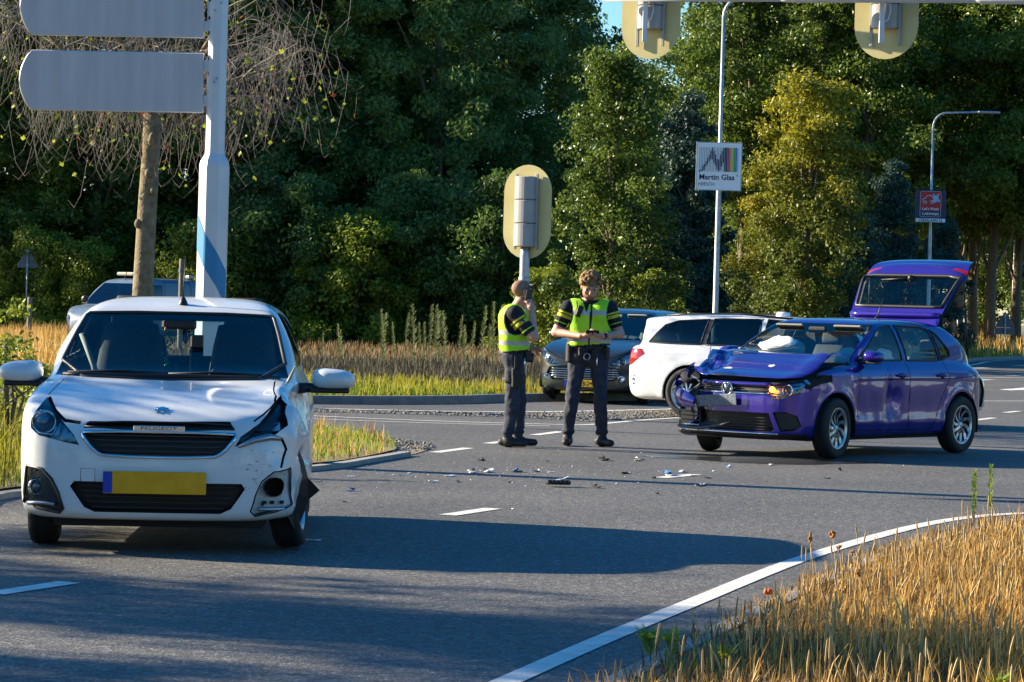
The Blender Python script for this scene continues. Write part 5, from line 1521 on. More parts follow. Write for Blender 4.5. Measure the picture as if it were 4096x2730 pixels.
for x, z in ((-.70, .33), (-.57, .36), (-.55, .29)): mb.box(c1.front(x, z, -.02), (.012, .01, .02))
mb.build('clip', M_under, c1.root)
# torn wheel-arch liner sticking out beside the wheel
mb = MB(); lin = [(-.705, .30, .58), (-.755, .25, .52), (-.78, .22, .42), (-.845, .16, .345), (-.785, .17, .29), (-.765, .16, .22), (-.72, .18, .10), (-.68, .33, .20), (-.69, .36, .38)]
mb.add(lin + [(x + .02, y - .05, z) for x, y, z in lin], [tuple(range(9)), tuple(range(17, 8, -1))] + [(i, i + 9, (i + 1) % 9 + 9, (i + 1) % 9) for i in range(9)]); mb.build('torn_arch_liner', M_trim, c1.root)
# scrapes on the bumper
M_scuff = mat('scuff', (.03, .028, .028), .9)
r9 = random.Random(3)
for k in range(26):
    x, z = -r9.choice([r9.uniform(.44, .52), r9.uniform(.5, .68)]), r9.uniform(.36, .60); p = c1.front(x, z, .0022); a = r9.uniform(-.2, .7); L = r9.uniform(.003, .018)
    q = c1.front(x - L * math.cos(a), z + L * math.sin(a), .0022); w_ = r9.uniform(.0006, .003); mb = MB()
    mb.add([p + Vector((0, 0, -w_)), q + Vector((0, 0, -w_ * .4)), q + Vector((0, 0, w_ * .4)), p + Vector((0, 0, w_))], [(0, 1, 2, 3), (3, 2, 1, 0)]); mb.build('scrape', M_scuff, c1.root)
# unreadable plate, cover of the towing eye
number_plate(c1, .015, .405, .54, .125, None, off=.014, rot=(R(-3), 0, 0), mat_=mat('blurred_plate', (.72, .33, .002), .5, color2=(.85, .42, .006), vscale=14))
mb = MB(); sq = [(.405, .405), (.405, .475), (.33, .475), (.33, .405)]; c1.loop(mb, sq, .0022, .0, closed=False, n=4); mb.build('tow_eye_cover', mat('seam_grey', (.2, .2, .21), .6), c1.root)
# lower lip and sump
mb = MB(); mb.box((0, .25, .175), (1.1, .6, .05)); mb.build('undertray', M_under, c1.root)
mb = MB(); mb.box((0, -1.2, .24), (1.3, 2.6, .06)); mb.build('floor_pan', M_under, c1.root)
mb = MB()
for yy in (0, -2.34): mb.tube([(-.7, yy, .29), (.7, yy, .29)], .05, 8)
mb.build('axle', M_under, c1.root)
for x, y, st, cb in ((.655, 0, R(3), 0), (-.665, -.03, R(-5), R(5)), (.66, -2.34, 0, 0), (-.66, -2.34, 0, 0)):
    wheel(c1.root, x, y, .29, .29, .165, 8, 'straight', 1 if x > 0 else -1, st, camber=cb)
for s in (1, -1):
    for yy in (0, -2.34):
        arch_liner(c1, s, yy, .29, .345, .70)
mirror(c1, -.50, .985, 1, M_white, (.25, .15, .15), .145); mirror(c1, -.50, .975, -1, M_white, (.25, .15, .145), .19)
mb = MB(); p, n = c1.hit((0, -1.12, 3), (0, 0, -1)); mb.lathe([(.03, 0), (.022, .02), (.010, .045), (0, .05)], 10, c=p); mb.tube([p + Vector((0, 0, .03)), p + Vector((0, -.13, .30))], [.004, .0025], 6); mb.build('antenna', M_trim, c1.root)
# wipers and cowl
mb = MB(); c1.bar(mb, -.6, .6, .972, .017, .0, n=14); mb.build('cowl', M_trim, c1.root)
for x0, x1 in ((.58, .02), (.02, -.52)):
    mb = MB(); mb.tube([c1.front(x0, .985, .02), c1.front((x0 + x1) / 2, .998, .022), c1.front(x1, .99, .02)], [.010, .008, .005], 6); mb.build('wiper', M_trim, c1.root)
mb = MB(); c1.loop(mb, chaikin(ws, 1), .012, .0); mb.build('windscreen_seal', M_trim, c1.root)
# torn strut at the pillar foot
mb = MB(); p = c1.front(-.655, .95, .01); mb.tube([p + Vector((.03, .05, -.05)), p + Vector((0, 0, .02)), p + Vector((-.03, -.03, .09))], [.008, .01, .006], 6); mb.build('bent_hinge', mat('straw_metal', (.4, .32, .18), .5), c1.root)
# cabin
mb = MB(); V = []
dash = chaikin([(-.30, .62), (-.36, .93), (-.55, .955), (-.75, .93), (-.80, .80), (-.72, .6)], 2)
mb.prism(dash, (.66, 0, 0), (0, 1, 0), (0, 0, 1), 1.32); mb.build('dashboard', M_inner, c1.root)
seat(c1.root, .34, -1.28, .42, .50, .76); seat(c1.root, -.34, -1.28, .42, .50, .76)
e = seat(c1.root, .3, -2.1, .42, .58, .5); seat(c1.root, -.3, -2.1, .42, .58, .5)
steering(c1.root, (-.34, -.88, .90), .175)
mb = MB(); mb.box((0, -.80, 1.275), (.20, .03, .06), bev=.015); mb.build('rear_view_mirror', M_trim, c1.root)
mb = MB(); mb.tube([(.60, -1.25, 1.2), (.52, -1.2, 1.0), (.44, -1.1, .62)], .02, 6); mb.build('seat_belt', mat('belt_grey', (.35, .33, .3), .8), c1.root)
mb = MB(); r8 = random.Random(1)
for k in range(26): mb.ball((.06 + r8.gauss(0, .012), -.78, 1.25 - k * .009), (.008, .008, .007), 5, 0 if k % 9 else 1)
mb.build('hanging_charm', [mat('charm_green', (.03, .4, .12), .3), mat('charm_red', (.6, .02, .03), .4)], c1.root)
mb = MB(); mb.box((-.10, -.62, 1.02), (.05, .03, .22), bev=.01); mb.box((-.115, -.62, 1.15), (.075, .02, .13), bev=.01); mb.build('phone_holder', M_trim, c1.root)
# ================================================================== PURPLE HATCHBACK
def paint(name, c1_, c2_, rough=.3):
    """metallic lacquer: the colour shifts with the angle of view"""
    m = mat(name, c1_, rough, metal=.35, coat=.85, coatr=.03)
    nt = m.node_tree; lw = nt.nodes.new('ShaderNodeLayerWeight'); lw.inputs[0].default_value = .45
    mx = nt.nodes.new('ShaderNodeMix'); mx.data_type = 'RGBA'; mx.inputs[6].default_value = (*c1_, 1); mx.inputs[7].default_value = (*c2_, 1)
    nt.links.new(lw.outputs['Facing'], mx.inputs[0]); nt.links.new(mx.outputs[2], nt.nodes['Principled BSDF'].inputs['Base Color']); return m


M_purple = paint('purple_lacquer', (.050, .024, .34), (.008, .016, .16), .2)
specP = dict(nose=.80, solids=[
    ([(.66, .17), (.77, .20), (.80, .38), (.80, .56), (.785, .68), (.72, .765), (.50, .84), (.1, .915), (-.38, .985), (-1.4, 1.0), (-2.6, .985), (-2.95, .945), (-3.16, .86), (-3.27, .6), (-3.24, .36), (-3.1, .24), (-2.8, .2), (.4, .18)],
     [(0, .16), (.66, .17), (.79, .20), (.845, .30), (.855, .45), (.872, .62), (.868, .78), (.835, .90), (.74, .985), (.5, 1.03), (0, 1.06)],
     [(0, -3.28), (.55, -3.25), (.76, -3.12), (.85, -2.8), (.875, -2.2), (.875, -.7), (.865, -.1), (.845, .3), (.785, .56), (.64, .71), (.42, .775), (0, .80)], .07),
    ([(.05, .84), (-.32, .985), (-1.02, 1.365), (-1.2, 1.42), (-1.6, 1.452), (-2.1, 1.437), (-2.40, 1.395), (-2.57, 1.33), (-3.12, .94), (-3.2, .8)],
     [(0, .8), (.80, .8), (.79, .95), (.72, 1.15), (.635, 1.34), (.55, 1.41), (.4, 1.44), (0, 1.462)],
     [(0, -3.2), (.52, -3.14), (.72, -2.92), (.78, -2.4), (.79, -1.6), (.77, -.7), (.70, -.3), (.5, -.04), (0, .1)], .05)])


def shapeP(V):
    """wheel-arch lips, the two creases of the flank, tucked sill"""
    x, y, z = V[:, 0].copy(), V[:, 1], V[:, 2]; side = np.clip((np.abs(x) - .68) / .1, 0, 1)
    d = np.zeros(len(V))
    for yy in (0, -2.55):
        r_ = np.hypot(y - yy, z - .31); d += .009 * np.exp(-((r_ - .385) / .035) ** 2) * (z > .2)
    mid_ = (y < -.35) & (y > -2.2)
    d += .010 * np.exp(-np.maximum(0, z - .80) / .05) * (z > .80) * (y < -.3)
    d += np.where(mid_, -.010 * np.exp(-((z - .55) / .14) ** 2) + .008 * np.exp(-((z - .37) / .05) ** 2), 0)
    V = V.copy(); V[:, 0] = x + np.sign(x) * d * side * (z < .96)
    return V


specP['shape'] = shapeP
Fw, Rw = G(3353, 1838), G(3838, 1815)
dirP = (Fw - Rw); dirP.z = 0; dirP.normalize()
angP = math.atan2(-dirP.x, dirP.y)
leftv = Vector((-dirP.y, dirP.x, 0))        # the car's own left, towards the right of the picture
orgP = Vector((Fw.x, Fw.y, 0)) - leftv * .87
c2 = Car('purple_hatchback', specP, .03, orgP, angP, 'purple hatchback with crushed front corner, buckled bonnet and raised tailgate', cat='car')
hoodP = [(.74, .965), (.70, .985), (-.70, .985), (-.74, .965), (-.79, .85), (-.73, .80), (-.55, .785), (.55, .785), (.73, .80), (.79, .85)]
c2.cut('bonnet', 'F', hoodP, thr=-.45, where=lambda p: p.y > -.40 and p.z > .74)
c2.cut('windscreen', 'F', [(.725, .985), (.62, 1.33), (.58, 1.37), (-.58, 1.37), (-.62, 1.33), (-.725, .985), (0, .965)], thr=.05, where=lambda p: p.y < -.05)
c2.cut('nose_gap', 'F', [(.78, .85), (.73, .80), (.55, .785), (-.55, .785), (-.73, .80), (-.78, .85), (-.86, .85), (-.80, .70), (-.74, .752), (.74, .752), (.86, .85)], thr=-.5, where=lambda p: p.y > .1)
c2.cut('grille', 'F', [(.52, .66), (.52, .735), (-.52, .735), (-.52, .66)])
hlP = [(-.50, .655), (-.50, .735), (-.60, .765), (-.76, .80), (-.79, .76), (-.76, .665), (-.62, .60), (-.54, .61)]
c2.cut('lamp', 'F', hlP, thr=-.5, where=lambda p: p.y > .3); c2.cut('lamp_broken', 'F', [(-x, z) for x, z in hlP], thr=-.5, where=lambda p: p.y > .3)
c2.cut('lower_grille', 'F', [(-.50, .46), (-.56, .30), (-.52, .27), (.60, .27), (.66, .30), (.64, .46)])
c2.cut('vent', 'F', [(-.54, .47), (-.66, .475), (-.745, .44), (-.77, .34), (-.73, .29), (-.62, .275)], thr=-.2)
c2.cut('torn', 'F', [(.40, .46), (.74, .44), (.80, .54), (.74, .60), (.56, .56)], thr=-.3)
c2.cut('lip', 'F', [(-.80, .15), (-.78, .255), (.78, .255), (.80, .15)], thr=-.3, where=lambda p: p.y > .42)
for pj in 'RL':
    c2.cut('side_window', pj, [(-.50, 1.0), (-.62, 1.06), (-1.02, 1.30), (-1.15, 1.345), (-1.36, 1.365), (-1.40, 1.0)], thr=.3)
    c2.cut('side_window', pj, [(-1.49, 1.0), (-1.46, 1.365), (-1.95, 1.355), (-2.10, 1.33), (-2.18, 1.0)], thr=.3)
    c2.cut('side_window', pj, [(-2.23, 1.01), (-2.15, 1.325), (-2.24, 1.29), (-2.41, 1.12), (-2.43, 1.05)], thr=.3)
    c2.gap(pj, [(-.42, .28), (-.42, .60), (-.47, .99)], .010, thr=.3); c2.gap(pj, [(-1.44, .27), (-1.44, 1.37)], .010, thr=.3)
    c2.gap(pj, [(-2.24, 1.0), (-2.28, .82), (-2.16, .66), (-2.08, .52), (-1.98, .34), (-1.94, .28)], .010, thr=.3)
    c2.gap(pj, [(-.42, .275), (-1.94, .275)], .009, thr=.3)
    c2.gap(pj, [(-.40, .80), (-2.25, .81), (-2.8, .83)], .007, thr=.3)
    c2.cut('tail_lamp', pj, [(-2.93, .96), (-2.98, .78), (-3.3, .72), (-3.3, .97)], thr=-.3, where=lambda p: abs(p.x) > .5)
c2.arch(0, .31, .365); c2.arch(-2.55, .31, .36)
gate = [(.56, .66), (.655, .98), (.56, 1.385), (-.56, 1.385), (-.655, .98), (-.56, .66)]
c2.cut('tailgate', 'B', gate, thr=.02, where=lambda p: p.y < -2.42)
c2.cut('gate_window', 'B', [(.61, 1.02), (.53, 1.27), (-.53, 1.27), (-.61, 1.02)], thr=.02, only=['tailgate'])
c2.cut('gate_lamp', 'B', [(.66, .895), (.46, .905), (.46, .935), (.68, .945)], thr=.0, only=['tailgate']); c2.cut('gate_lamp', 'B', [(-.66, .895), (-.46, .905), (-.46, .935), (-.68, .945)], thr=.0, only=['tailgate'])


def hurtP(p):
    q = p.copy()
    if p.y > -.3 and p.x > .15 and p.z < .97:          # struck corner
        k = min(1, (p.x - .15) / .45) * min(1, (p.y + .3) / .55)
        n = noise.noise_vector(p * 4.6); n2 = noise.noise_vector(p * 13.0)
        low = max(0, min(1, (p.z - .24) / .12))
        q += Vector((-.12 + .06 * n.x + .02 * n2.x, -.20 + .08 * n.y + .025 * n2.y, .03 * n.z + .012 * n2.z)) * k * low
        q += Vector((0, -.03 + .02 * n.y, .02 * n.z)) * k * (1 - low)
    if -.95 < p.y < -.55 or -1.42 < p.y < -.95:        # dent in the near front door
        if p.x < -.6: q.x += .028 * math.exp(-((p.y + 1.12) / .13) ** 2 - ((p.z - .58) / .17) ** 2) + .02 * math.exp(-((p.y + 1.0) / .05) ** 2 - ((p.z - .60) / .2) ** 2)
    if p.x < -.6 and -1.44 < p.y < -.42 and p.z < .9: q.x += .006 * noise.noise(p * 5)
    if p.x < -.6 and p.y < -1.44 and p.z < .75: q.x += .005 * noise.noise(p * 4)
    return q


def fold(p):
    """buckled bonnet: hinged up, ridged, crushed at the struck corner"""
    q = p.copy(); t = max(0, min(1, (p.y + .42) / 1.15))
    q.z += .075 * math.sin(math.pi * min(1, t * 1.35)) + .03 + .02 * math.exp(-((p.y - .02) / .06) ** 2)
    q.z += .05 * max(0, p.x) * (1 - t) - .018 * t * max(0, -p.x)
    q.y -= .03 * t
    if p.x > .30 and p.y > -.1:
        k = min(1, (p.x - .30) / .3) * min(1, (p.y + .1) / .4); n = noise.noise_vector(p * 7.0); n2 = noise.noise_vector(p * 17)
        q += Vector((-.06 + .07 * n.x + .03 * n2.x, -.16 + .08 * n.y + .03 * n2.y, .07 * n.z - .02 + .03 * n2.z)) * k
    if p.x < -.45: q.z += .035 * math.exp(-((p.x + .66) / .09) ** 2) * (1 - t)
    return q


bon = c2.faces_of('bonnet'); bv = {v: v.co.copy() for f in bon for v in f.verts}
c2.deform(hurtP)
c2.emit('body', 'body', M_purple)
for v, co in bv.items(): v.co = fold(co)
c2.bm.normal_update(); c2.emit('bonnet', 'bonnet', M_purple)['label'] = 'buckled purple bonnet crushed at one corner'
for v, co in bv.items(): v.co = hurtP(co) + Vector((0, 0, -.07))
c2.bm.normal_update(); c2.emit('bonnet', 'engine_bay', M_under)
c2.emit('nose_gap', 'slam_panel', M_under, push=.05, dirn=(0, -1, -.4), walls=.05)
c2.emit('windscreen', 'windscreen', M_glassF)
for s in (1, -1):
    for lo_, hi_ in ((-1.45, 0), (-2.2, -1.45), (-3, -2.2)):
        c2.emit('side_window', 'side_window', M_glassF, faces=[f for f in c2.faces_of('side_window') if f.calc_center_median().x * s > 0 and lo_ < f.calc_center_median().y < hi_])
al = [f for f in c2.bm.faces if c2.regions[f[c2.lay]] in ('body', 'gap')]
c2.emit('', 'cabin_lining', M_inner, faces=[f for f in al if f.calc_center_median().y < -.1 and f.calc_center_median().z > .25], push=.03, flip=True)
c2.emit('', 'underlay', M_under, faces=[f for f in c2.bm.faces if c2.regions[f[c2.lay]] in ('body', 'gap', 'lip', 'torn', 'lamp_broken') and f.calc_center_median().z < .9], push=.03)
c2.emit('lip', 'front_lip', M_trim); c2.emit('tail_lamp', 'tail_light', M_redlens, side=1); c2.emit('tail_lamp', 'tail_light', M_redlens, side=-1)
c2.emit('grille', 'grille_recess', M_trim, push=.04, dirn=(0, -1, 0), walls=.04); c2.emit('lower_grille', 'lower_grille_recess', M_trim, push=.09, dirn=(0, -1, 0), walls=.09); c2.emit('vent', 'corner_vent', M_trim, push=.035, dirn=(0, -1, 0), walls=.035)
lamp_unit(c2, 'lamp', -1, [(-.66, .69)], dark=False, rad=.05, drl=[(-.52, .64), (-.60, .625), (-.70, .665), (-.765, .72)])
mb = MB(); mb.ball(c2.front(-.525, .695, .0), (.035, .02, .03), 10); o = mb.build('indicator_lamp', mat('lit_indicator', (1, .35, .02), .4, emis=(1.0, .30, .02), estr=4.0), c2.root)
# grille bars: painted strip, chrome line, emblem
def wave(x): return Vector((0, -.10 * max(0, (x - .25)) ** 1.0, -.10 * max(0, x - .25)))
for nm, z, r_, m in (('grille_bar', .742, .020, M_purple), ('grille_chrome', .652, .010, M_chrome)):
    mb = MB(); mb.tube([c2.front(x, z, .004) for x in np.linspace(-.50, .46, 16)], r_, 8); mb.build(nm, m, c2.root)
for z in (.68, .70, .72):
    mb = MB(); mb.tube([c2.front(x, z, -.012) for x in np.linspace(-.48, .44, 12)], .005, 5); mb.build('grille_slat', mat('slat_grey', (.05, .05, .055), .4), c2.root)
p = c2.front(-.02, .69, .022); e = empty('emblem', p, 0, parent=c2.root)
mb = MB(); mb.lathe([(0, .004), (.062, .004), (.066, -.004), (.066, -.02)], 26, 'Y'); mb.build('disc', M_lampdk, e)
mb = MB(); mb.tube([(.062 * math.cos(a), .006, .062 * math.sin(a)) for a in np.linspace(0, 6.05, 26)], .006, 6, closed=True)
for seg in ([(-.028, .052), (0, .008), (.028, .052)], [(-.056, .026), (-.030, -.046), (0, .0), (.030, -.046), (.056, .026)]): mb.tube([(x, .006, z) for x, z in seg], .0055, 5)
mb.build('letter_mark', M_chrome, e)
# lower grille bars, loose spar, torn foam
M_greyp = mat('grey_plastic', (.07, .07, .072), .5)
for z in (.29, .315, .345, .375, .405, .435):
    mb = MB(); mb.tube([c2.front(x, z, -.03) for x in np.linspace(-.52, .30, 9)], .007, 5); mb.build('grille_slat', M_trim, c2.root)
fr = empty('bumper_grille_corner', (0, 0, 0), 0, parent=c2.root)
for z in (.30, .345, .39, .43):
    mb = MB(); mb.tube([(.36, .70, z), (.52, .69, z + .004), (.68, .60, z + .006)], .010, 6); mb.build('slat', M_greyp if z > .32 else M_chrome, fr)
for x, y in ((.36, .69), (.44, .69), (.68, .60), (.71, .55)):
    mb = MB(); mb.tube([(x, y, .29), (x, y, .45)], .008, 5); mb.build('rib', M_greyp, fr)
mb = MB(); mb.tube([(.62, .70, .285), (.3, .80, .27), (.0, .835, .32), (-.12, .84, .355)], [.014, .016, .016, .012], 8); mb.build('loose_spar', mat('blue_black_plastic', (.035, .037, .045), .5), c2.root)
mb = MB(); mb.tube([c2.front(x, .252, .006) for x in np.linspace(-.6, .6, 14)], .009, 6); mb.build('lip_chrome', M_chrome, c2.root)
r7 = random.Random(7)
for k in range(30):
    c = Vector((r7.uniform(.40, .74), r7.uniform(.42, .64), r7.uniform(.42, .62))); mb = MB()
    mb.ball(c, (r7.uniform(.012, .04), r7.uniform(.012, .04), r7.uniform(.01, .03)), 6, M=Matrix.Rotation(r7.uniform(0, 3), 3, 'X')); mb.build('torn_scrap', [M_trim, M_greyp, mat('brown_foam', (.13, .10, .05), .9)][k % 3], c2.root)
for k in range(18):
    c = Vector((r7.uniform(.42, .74), r7.uniform(.45, .68), r7.uniform(.56, .80))); mb = MB()
    P = [c + Vector((r7.uniform(-.07, .07), r7.uniform(-.05, .05), r7.uniform(-.04, .04))) for _ in range(6)]
    mb.add(P, [(0, 1, 2), (2, 1, 3), (3, 4, 2), (4, 3, 5)]); mb.build('lamp_shard', [M_lampin, M_lens, M_trim, M_chrome][k % 4], c2.root)
# torn strips of bumper skin
def strip(name, pts, ws_, m):
    mb = MB(); V = []; n = len(pts)
    for i, p in enumerate(pts):
        p = Vector(p); V += [p + Vector((0, 0, ws_[i] / 2)), p + Vector((0, .03, 0)), p - Vector((0, 0, ws_[i] / 2))]
    V2 = [Vector(v) - Vector((0, .012, 0)) for v in V]
    F = [(3 * i + a, 3 * i + a + 1, 3 * i + a + 4, 3 * i + a + 3) for i in range(n - 1) for a in (0, 1)]
    mb.add(V + V2, F + [tuple(k + len(V) for k in f[::-1]) for f in F], 0, True); return mb.build(name, m, c2.root)
strip('torn_bumper_skin', [(.36, .80, .53), (.48, .79, .56), (.62, .75, .60), (.71, .66, .64), (.76, .56, .67)], [.10, .17, .16, .13, .05], M_purple)
strip('torn_bumper_skin', [(.74, .60, .55), (.79, .55, .62), (.81, .48, .70), (.80, .40, .76)], [.10, .16, .17, .08], M_purple)
strip('torn_wing', [(.58, .60, .80), (.68, .50, .80), (.75, .36, .83), (.80, .18, .88)], [.10, .14, .13, .1], M_purple)
mb = MB(); mb.tube([(.54, .60, .74), (.65, .55, .77), (.74, .44, .80), (.79, .22, .86)], [.03, .05, .05, .03], 8); mb.build('crushed_frame', M_under, c2.root)
# plate, mosaic-blurred in the photograph: a grey plate without readable letters
number_plate(c2, .10, .565, .52, .115, None, off=.03, band=False, rot=(R(-4), R(4), R(-4)), mat_=mat('pixel_plate', (.05, .075, .11), .5, color2=(.15, .18, .22), vscale=42))
for s, y in ((-1, 0), (1, 0), (-1, -2.55), (1, -2.55)):
    wheel(c2.root, s * .775, y - (.06 if (s > 0 and y == 0) else 0), .31, .31, .185, 10, 'swirl', s, R(6) if y == 0 and s < 0 else R(22) if y == 0 else 0, mats=(M_alloy, M_alloyd), camber=R(9) if (s > 0 and y == 0) else 0)
    arch_liner(c2, s, y, .31, .37, .84)
mb = MB(); mb.box((0, -1.3, .22), (1.45, 3.3, .08)); mb.build('floor_pan', M_under, c2.root)
mirror(c2, -.58, 1.05, 1, M_purple, (.20, .15, .14), .15); mirror(c2, -.58, 1.05, -1, M_purple, (.20, .15, .14), .15)
for s in (-1,):
    for y in (-1.28, -2.12):
        p = c2.side(y, .845, s); e = empty('door_handle', p, 0, parent=c2.root); mb = MB(); mb.tube([(s * .006, .11, 0), (s * .03, .07, .005), (s * .034, -.06, .005), (s * .008, -.10, 0)], [.012, .016, .016, .012], 8); mb.build('grip', M_purple, e)
        mb = MB(); mb.ball((s * .002, 0, -.005), (.012, .06, .035), 10); mb.build('recess', M_trim, e)
# raised tailgate with its glass, wiper, lamps, spoiler and strut
hinge = Vector((0, -2.45, 1.39)); TG = Matrix.Translation(hinge) @ Matrix.Rotation(R(-86), 4, 'X') @ Matrix.Translation(-hinge)
tg = empty('tailgate', (0, 0, 0), 0, parent=c2.root); tg['label'] = 'raised purple tailgate with its window'
c2.emit('tailgate', 'shell', M_purple, M=TG, parent=tg); c2.emit('gate_window', 'window', M_glassF, M=TG, parent=tg)
c2.emit('', 'lining', M_inner, M=TG, parent=tg, faces=c2.faces_of('tailgate') + c2.faces_of('gate_lamp'), push=.045)
c2.emit('gate_lamp', 'tail_light', M_redlens, M=TG, parent=tg, side=1); c2.emit('gate_lamp', 'tail_light', M_redlens, M=TG, parent=tg, side=-1)
mb = MB(); sp = [c2.front(x, 1.345, .01, True) for x in np.linspace(-.56, .56, 12)]
mb.tube([TG @ (p + Vector((0, -.015, .02 * (1 - (p.x / .56) ** 2)))) for p in sp], .03, 8); mb.build('spoiler', M_purple, tg)
q0, q1 = c2.front(0, 1.05, .02, True), c2.front(.36, 1.07, .02, True)
mb = MB(); mb.tube([TG @ q0, TG @ q1], [.016, .008], 6); mb.ball(TG @ q0, (.035, .035, .035), 10); mb.build('wiper', M_trim, tg)
rimP = [(.62, 1.015), (.54, 1.275), (-.54, 1.275), (-.62, 1.015)]
mb = MB(); mb.tube([TG @ c2.front(x, z, .004, True) for k in range(4) for x, z in [tuple(Vector(rimP[k]).lerp(Vector(rimP[(k + 1) % 4]), t)) for t in np.linspace(0, .9, 8)]], .022, 6, closed=True); mb.build('window_seal', M_trim, tg)
for s in (1, -1):
    b0 = TG @ c2.front(s * .60, .93, -.06, True); mb = MB(); mb.tube([(s * .64, -3.0, 1.06), Vector((s * .64, -3.0, 1.06)).lerp(b0, .6)], .013, 6); mb.tube([Vector((s * .64, -3.0, 1.06)).lerp(b0, .55), b0], .007, 6); mb.build('gas_strut', M_trim, tg)
mb = MB(); p, n = c2.hit((0, -2.12, 3), (0, 0, -1)); mb.tube([p, p + Vector((0, -.13, .24))], [.008, .005], 6); mb.lathe([(.03, 0), (.015, .03), (0, .035)], 10, c=p); mb.build('antenna', M_trim, c2.root)
# scraped paint on the bonnet
for cx, cy in ((.22, .42), (-.25, .32)):
    V = []; r6 = random.Random(int(cx * 100))
    for k in range(9):
        a = k * .7; q = Vector((cx + .06 * math.cos(a) * r6.uniform(.4, 1), cy + .035 * math.sin(a) * r6.uniform(.4, 1), 2)); h_, n_ = c2.hit(q, (0, 0, -1)); V.append(fold(h_ + Vector((0, 0, 0))) if False else q)
    bmo = [o for o in c2.root.children if o.name.startswith('bonnet')][0]; tr_ = BVHTree.FromPolygons([v.co for v in bmo.data.vertices], [p_.vertices for p_ in bmo.data.polygons])
    V = [tr_.ray_cast(q, Vector((0, 0, -1)))[0] + Vector((0, .002, .004)) for q in V]; mb = MB(); mb.add(V, [tuple(range(9))]); mb.build('bare_scrape', mat('bare_primer', (.5, .5, .55), .6), c2.root)
# cabin: dashboard, seats, burst airbags
dash = chaikin([(-.30, .6), (-.38, .93), (-.6, .97), (-.85, .94), (-.9, .8), (-.8, .6)], 2)
mb = MB(); mb.prism(dash, (.74, 0, 0), (0, 1, 0), (0, 0, 1), 1.48); mb.build('dashboard', M_inner, c2.root)
for x in (.37, -.37): seat(c2.root, x, -1.45, .42, .50, .62, integrated=False)
for x in (.37, -.37): seat(c2.root, x, -2.3, .45, .56, .52, integrated=False)
steering(c2.root, (-.37, -1.0, .90), .18)
M_bag = mat('airbag_cloth', (.72, .76, .74), .8)
def bag(c, s, seed):
    mb = MB(); mb.ball(c, s, 20); rb = random.Random(seed); mb.v = [tuple(Vector(v) + noise.noise_vector(Vector(v) * 9) * .05 + noise.noise_vector(Vector(v) * 22) * .02) for v in mb.v]; return mb.build('airbag', M_bag, c2.root)
window_seals(c2, [[(-.50, 1.0), (-.62, 1.06), (-1.02, 1.30), (-1.15, 1.345), (-1.36, 1.365), (-1.40, 1.0)], [(-1.49, 1.0), (-1.46, 1.365), (-1.95, 1.355), (-2.10, 1.33), (-2.18, 1.0)], [(-2.23, 1.01), (-2.15, 1.325), (-2.24, 1.29), (-2.41, 1.12), (-2.43, 1.05)]])
bag((.30, -.66, 1.08), (.30, .16, .13), 1); bag((.62, -.60, 1.02), (.10, .12, .07), 2); bag((-.37, -.98, .98), (.16, .12, .13), 3); bag((-.66, -1.2, 1.0), (.05, .22, .12), 4)
for x in (.36, -.36): mb = MB(); mb.box((x, -.98, 1.325), (.34, .12, .02), Matrix.Rotation(.45, 3, 'X'), bev=.01); mb.build('sun_visor', mat('visor_cloth', (.25, .25, .22), .8), c2.root)
mb = MB(); mb.box((0, -.92, 1.30), (.22, .03, .065), bev=.015); mb.build('rear_view_mirror', M_trim, c2.root)
# ================================================================== DARK HATCHBACK WAITING BEHIND
M_dark = paint('dark_green_grey_lacquer', (.045, .055, .05), (.012, .018, .025))
M_beige = mat('beige_trim', (.42, .40, .34), .8)
spec3 = dict(nose=.86, solids=[
    ([(.70, .18), (.83, .22), (.86, .38), (.86, .52), (.82, .66), (.70, .78), (.35, .90), (-.25, 1.02), (-1.3, 1.04), (-2.6, 1.06), (-3.2, 1.02), (-3.33, .7), (-3.3, .35), (-3.1, .22), (.4, .18)],
     [(0, .17), (.68, .18), (.80, .23), (.86, .42), (.878, .62), (.86, .82), (.80, .95), (.70, 1.02), (0, 1.1)],
     [(0, -3.34), (.6, -3.28), (.82, -3.0), (.875, -2.2), (.875, -.6), (.86, .1), (.81, .42), (.68, .68), (.45, .81), (0, .86)], .08),
    ([(.25, .84), (-.15, 1.02), (-1.0, 1.40), (-1.2, 1.47), (-1.6, 1.515), (-2.3, 1.50), (-2.9, 1.42), (-3.15, 1.1), (-3.2, .85)],
     [(0, .8), (.80, .8), (.79, .98), (.70, 1.2), (.62, 1.40), (.54, 1.47), (.4, 1.5), (0, 1.525)],
     [(0, -3.2), (.5, -3.1), (.72, -2.7), (.79, -1.9), (.79, -1.0), (.74, -.4), (.62, -.05), (.35, .2), (0, .28)], .05)])
p3 = G(2205, 1604); a3 = R(180 - 19)
f3 = Vector((-math.sin(a3), math.cos(a3), 0)); r3 = Vector((math.cos(a3), math.sin(a3), 0))
c3 = Car('dark_hatchback', spec3, .036, Vector((p3.x, p3.y, 0)) - r3 * .76, a3, 'dark grey green hatchback waiting behind the two officers', cat='car')
c3.cut('windscreen', 'F', [(.72, 1.0), (.60, 1.37), (.56, 1.41), (-.56, 1.41), (-.60, 1.37), (-.72, 1.0), (0, .97)], thr=.05, where=lambda p: p.y < .2)
hl3 = [(.40, .60), (.56, .60), (.72, .64), (.84, .80), (.82, .90), (.76, .86), (.60, .74)]
c3.cut('lamp', 'F', hl3, thr=-.5); c3.cut('lamp', 'F', [(-x, z) for x, z in hl3], thr=-.5)
gr3 = [(-.56, .56), (-.62, .46), (-.50, .36), (.50, .36), (.62, .46), (.56, .56), (.30, .585), (-.30, .585)]
c3.cut('grille', 'F', gr3); c3.arch(0, .315, .36); c3.arch(-2.61, .315, .36)
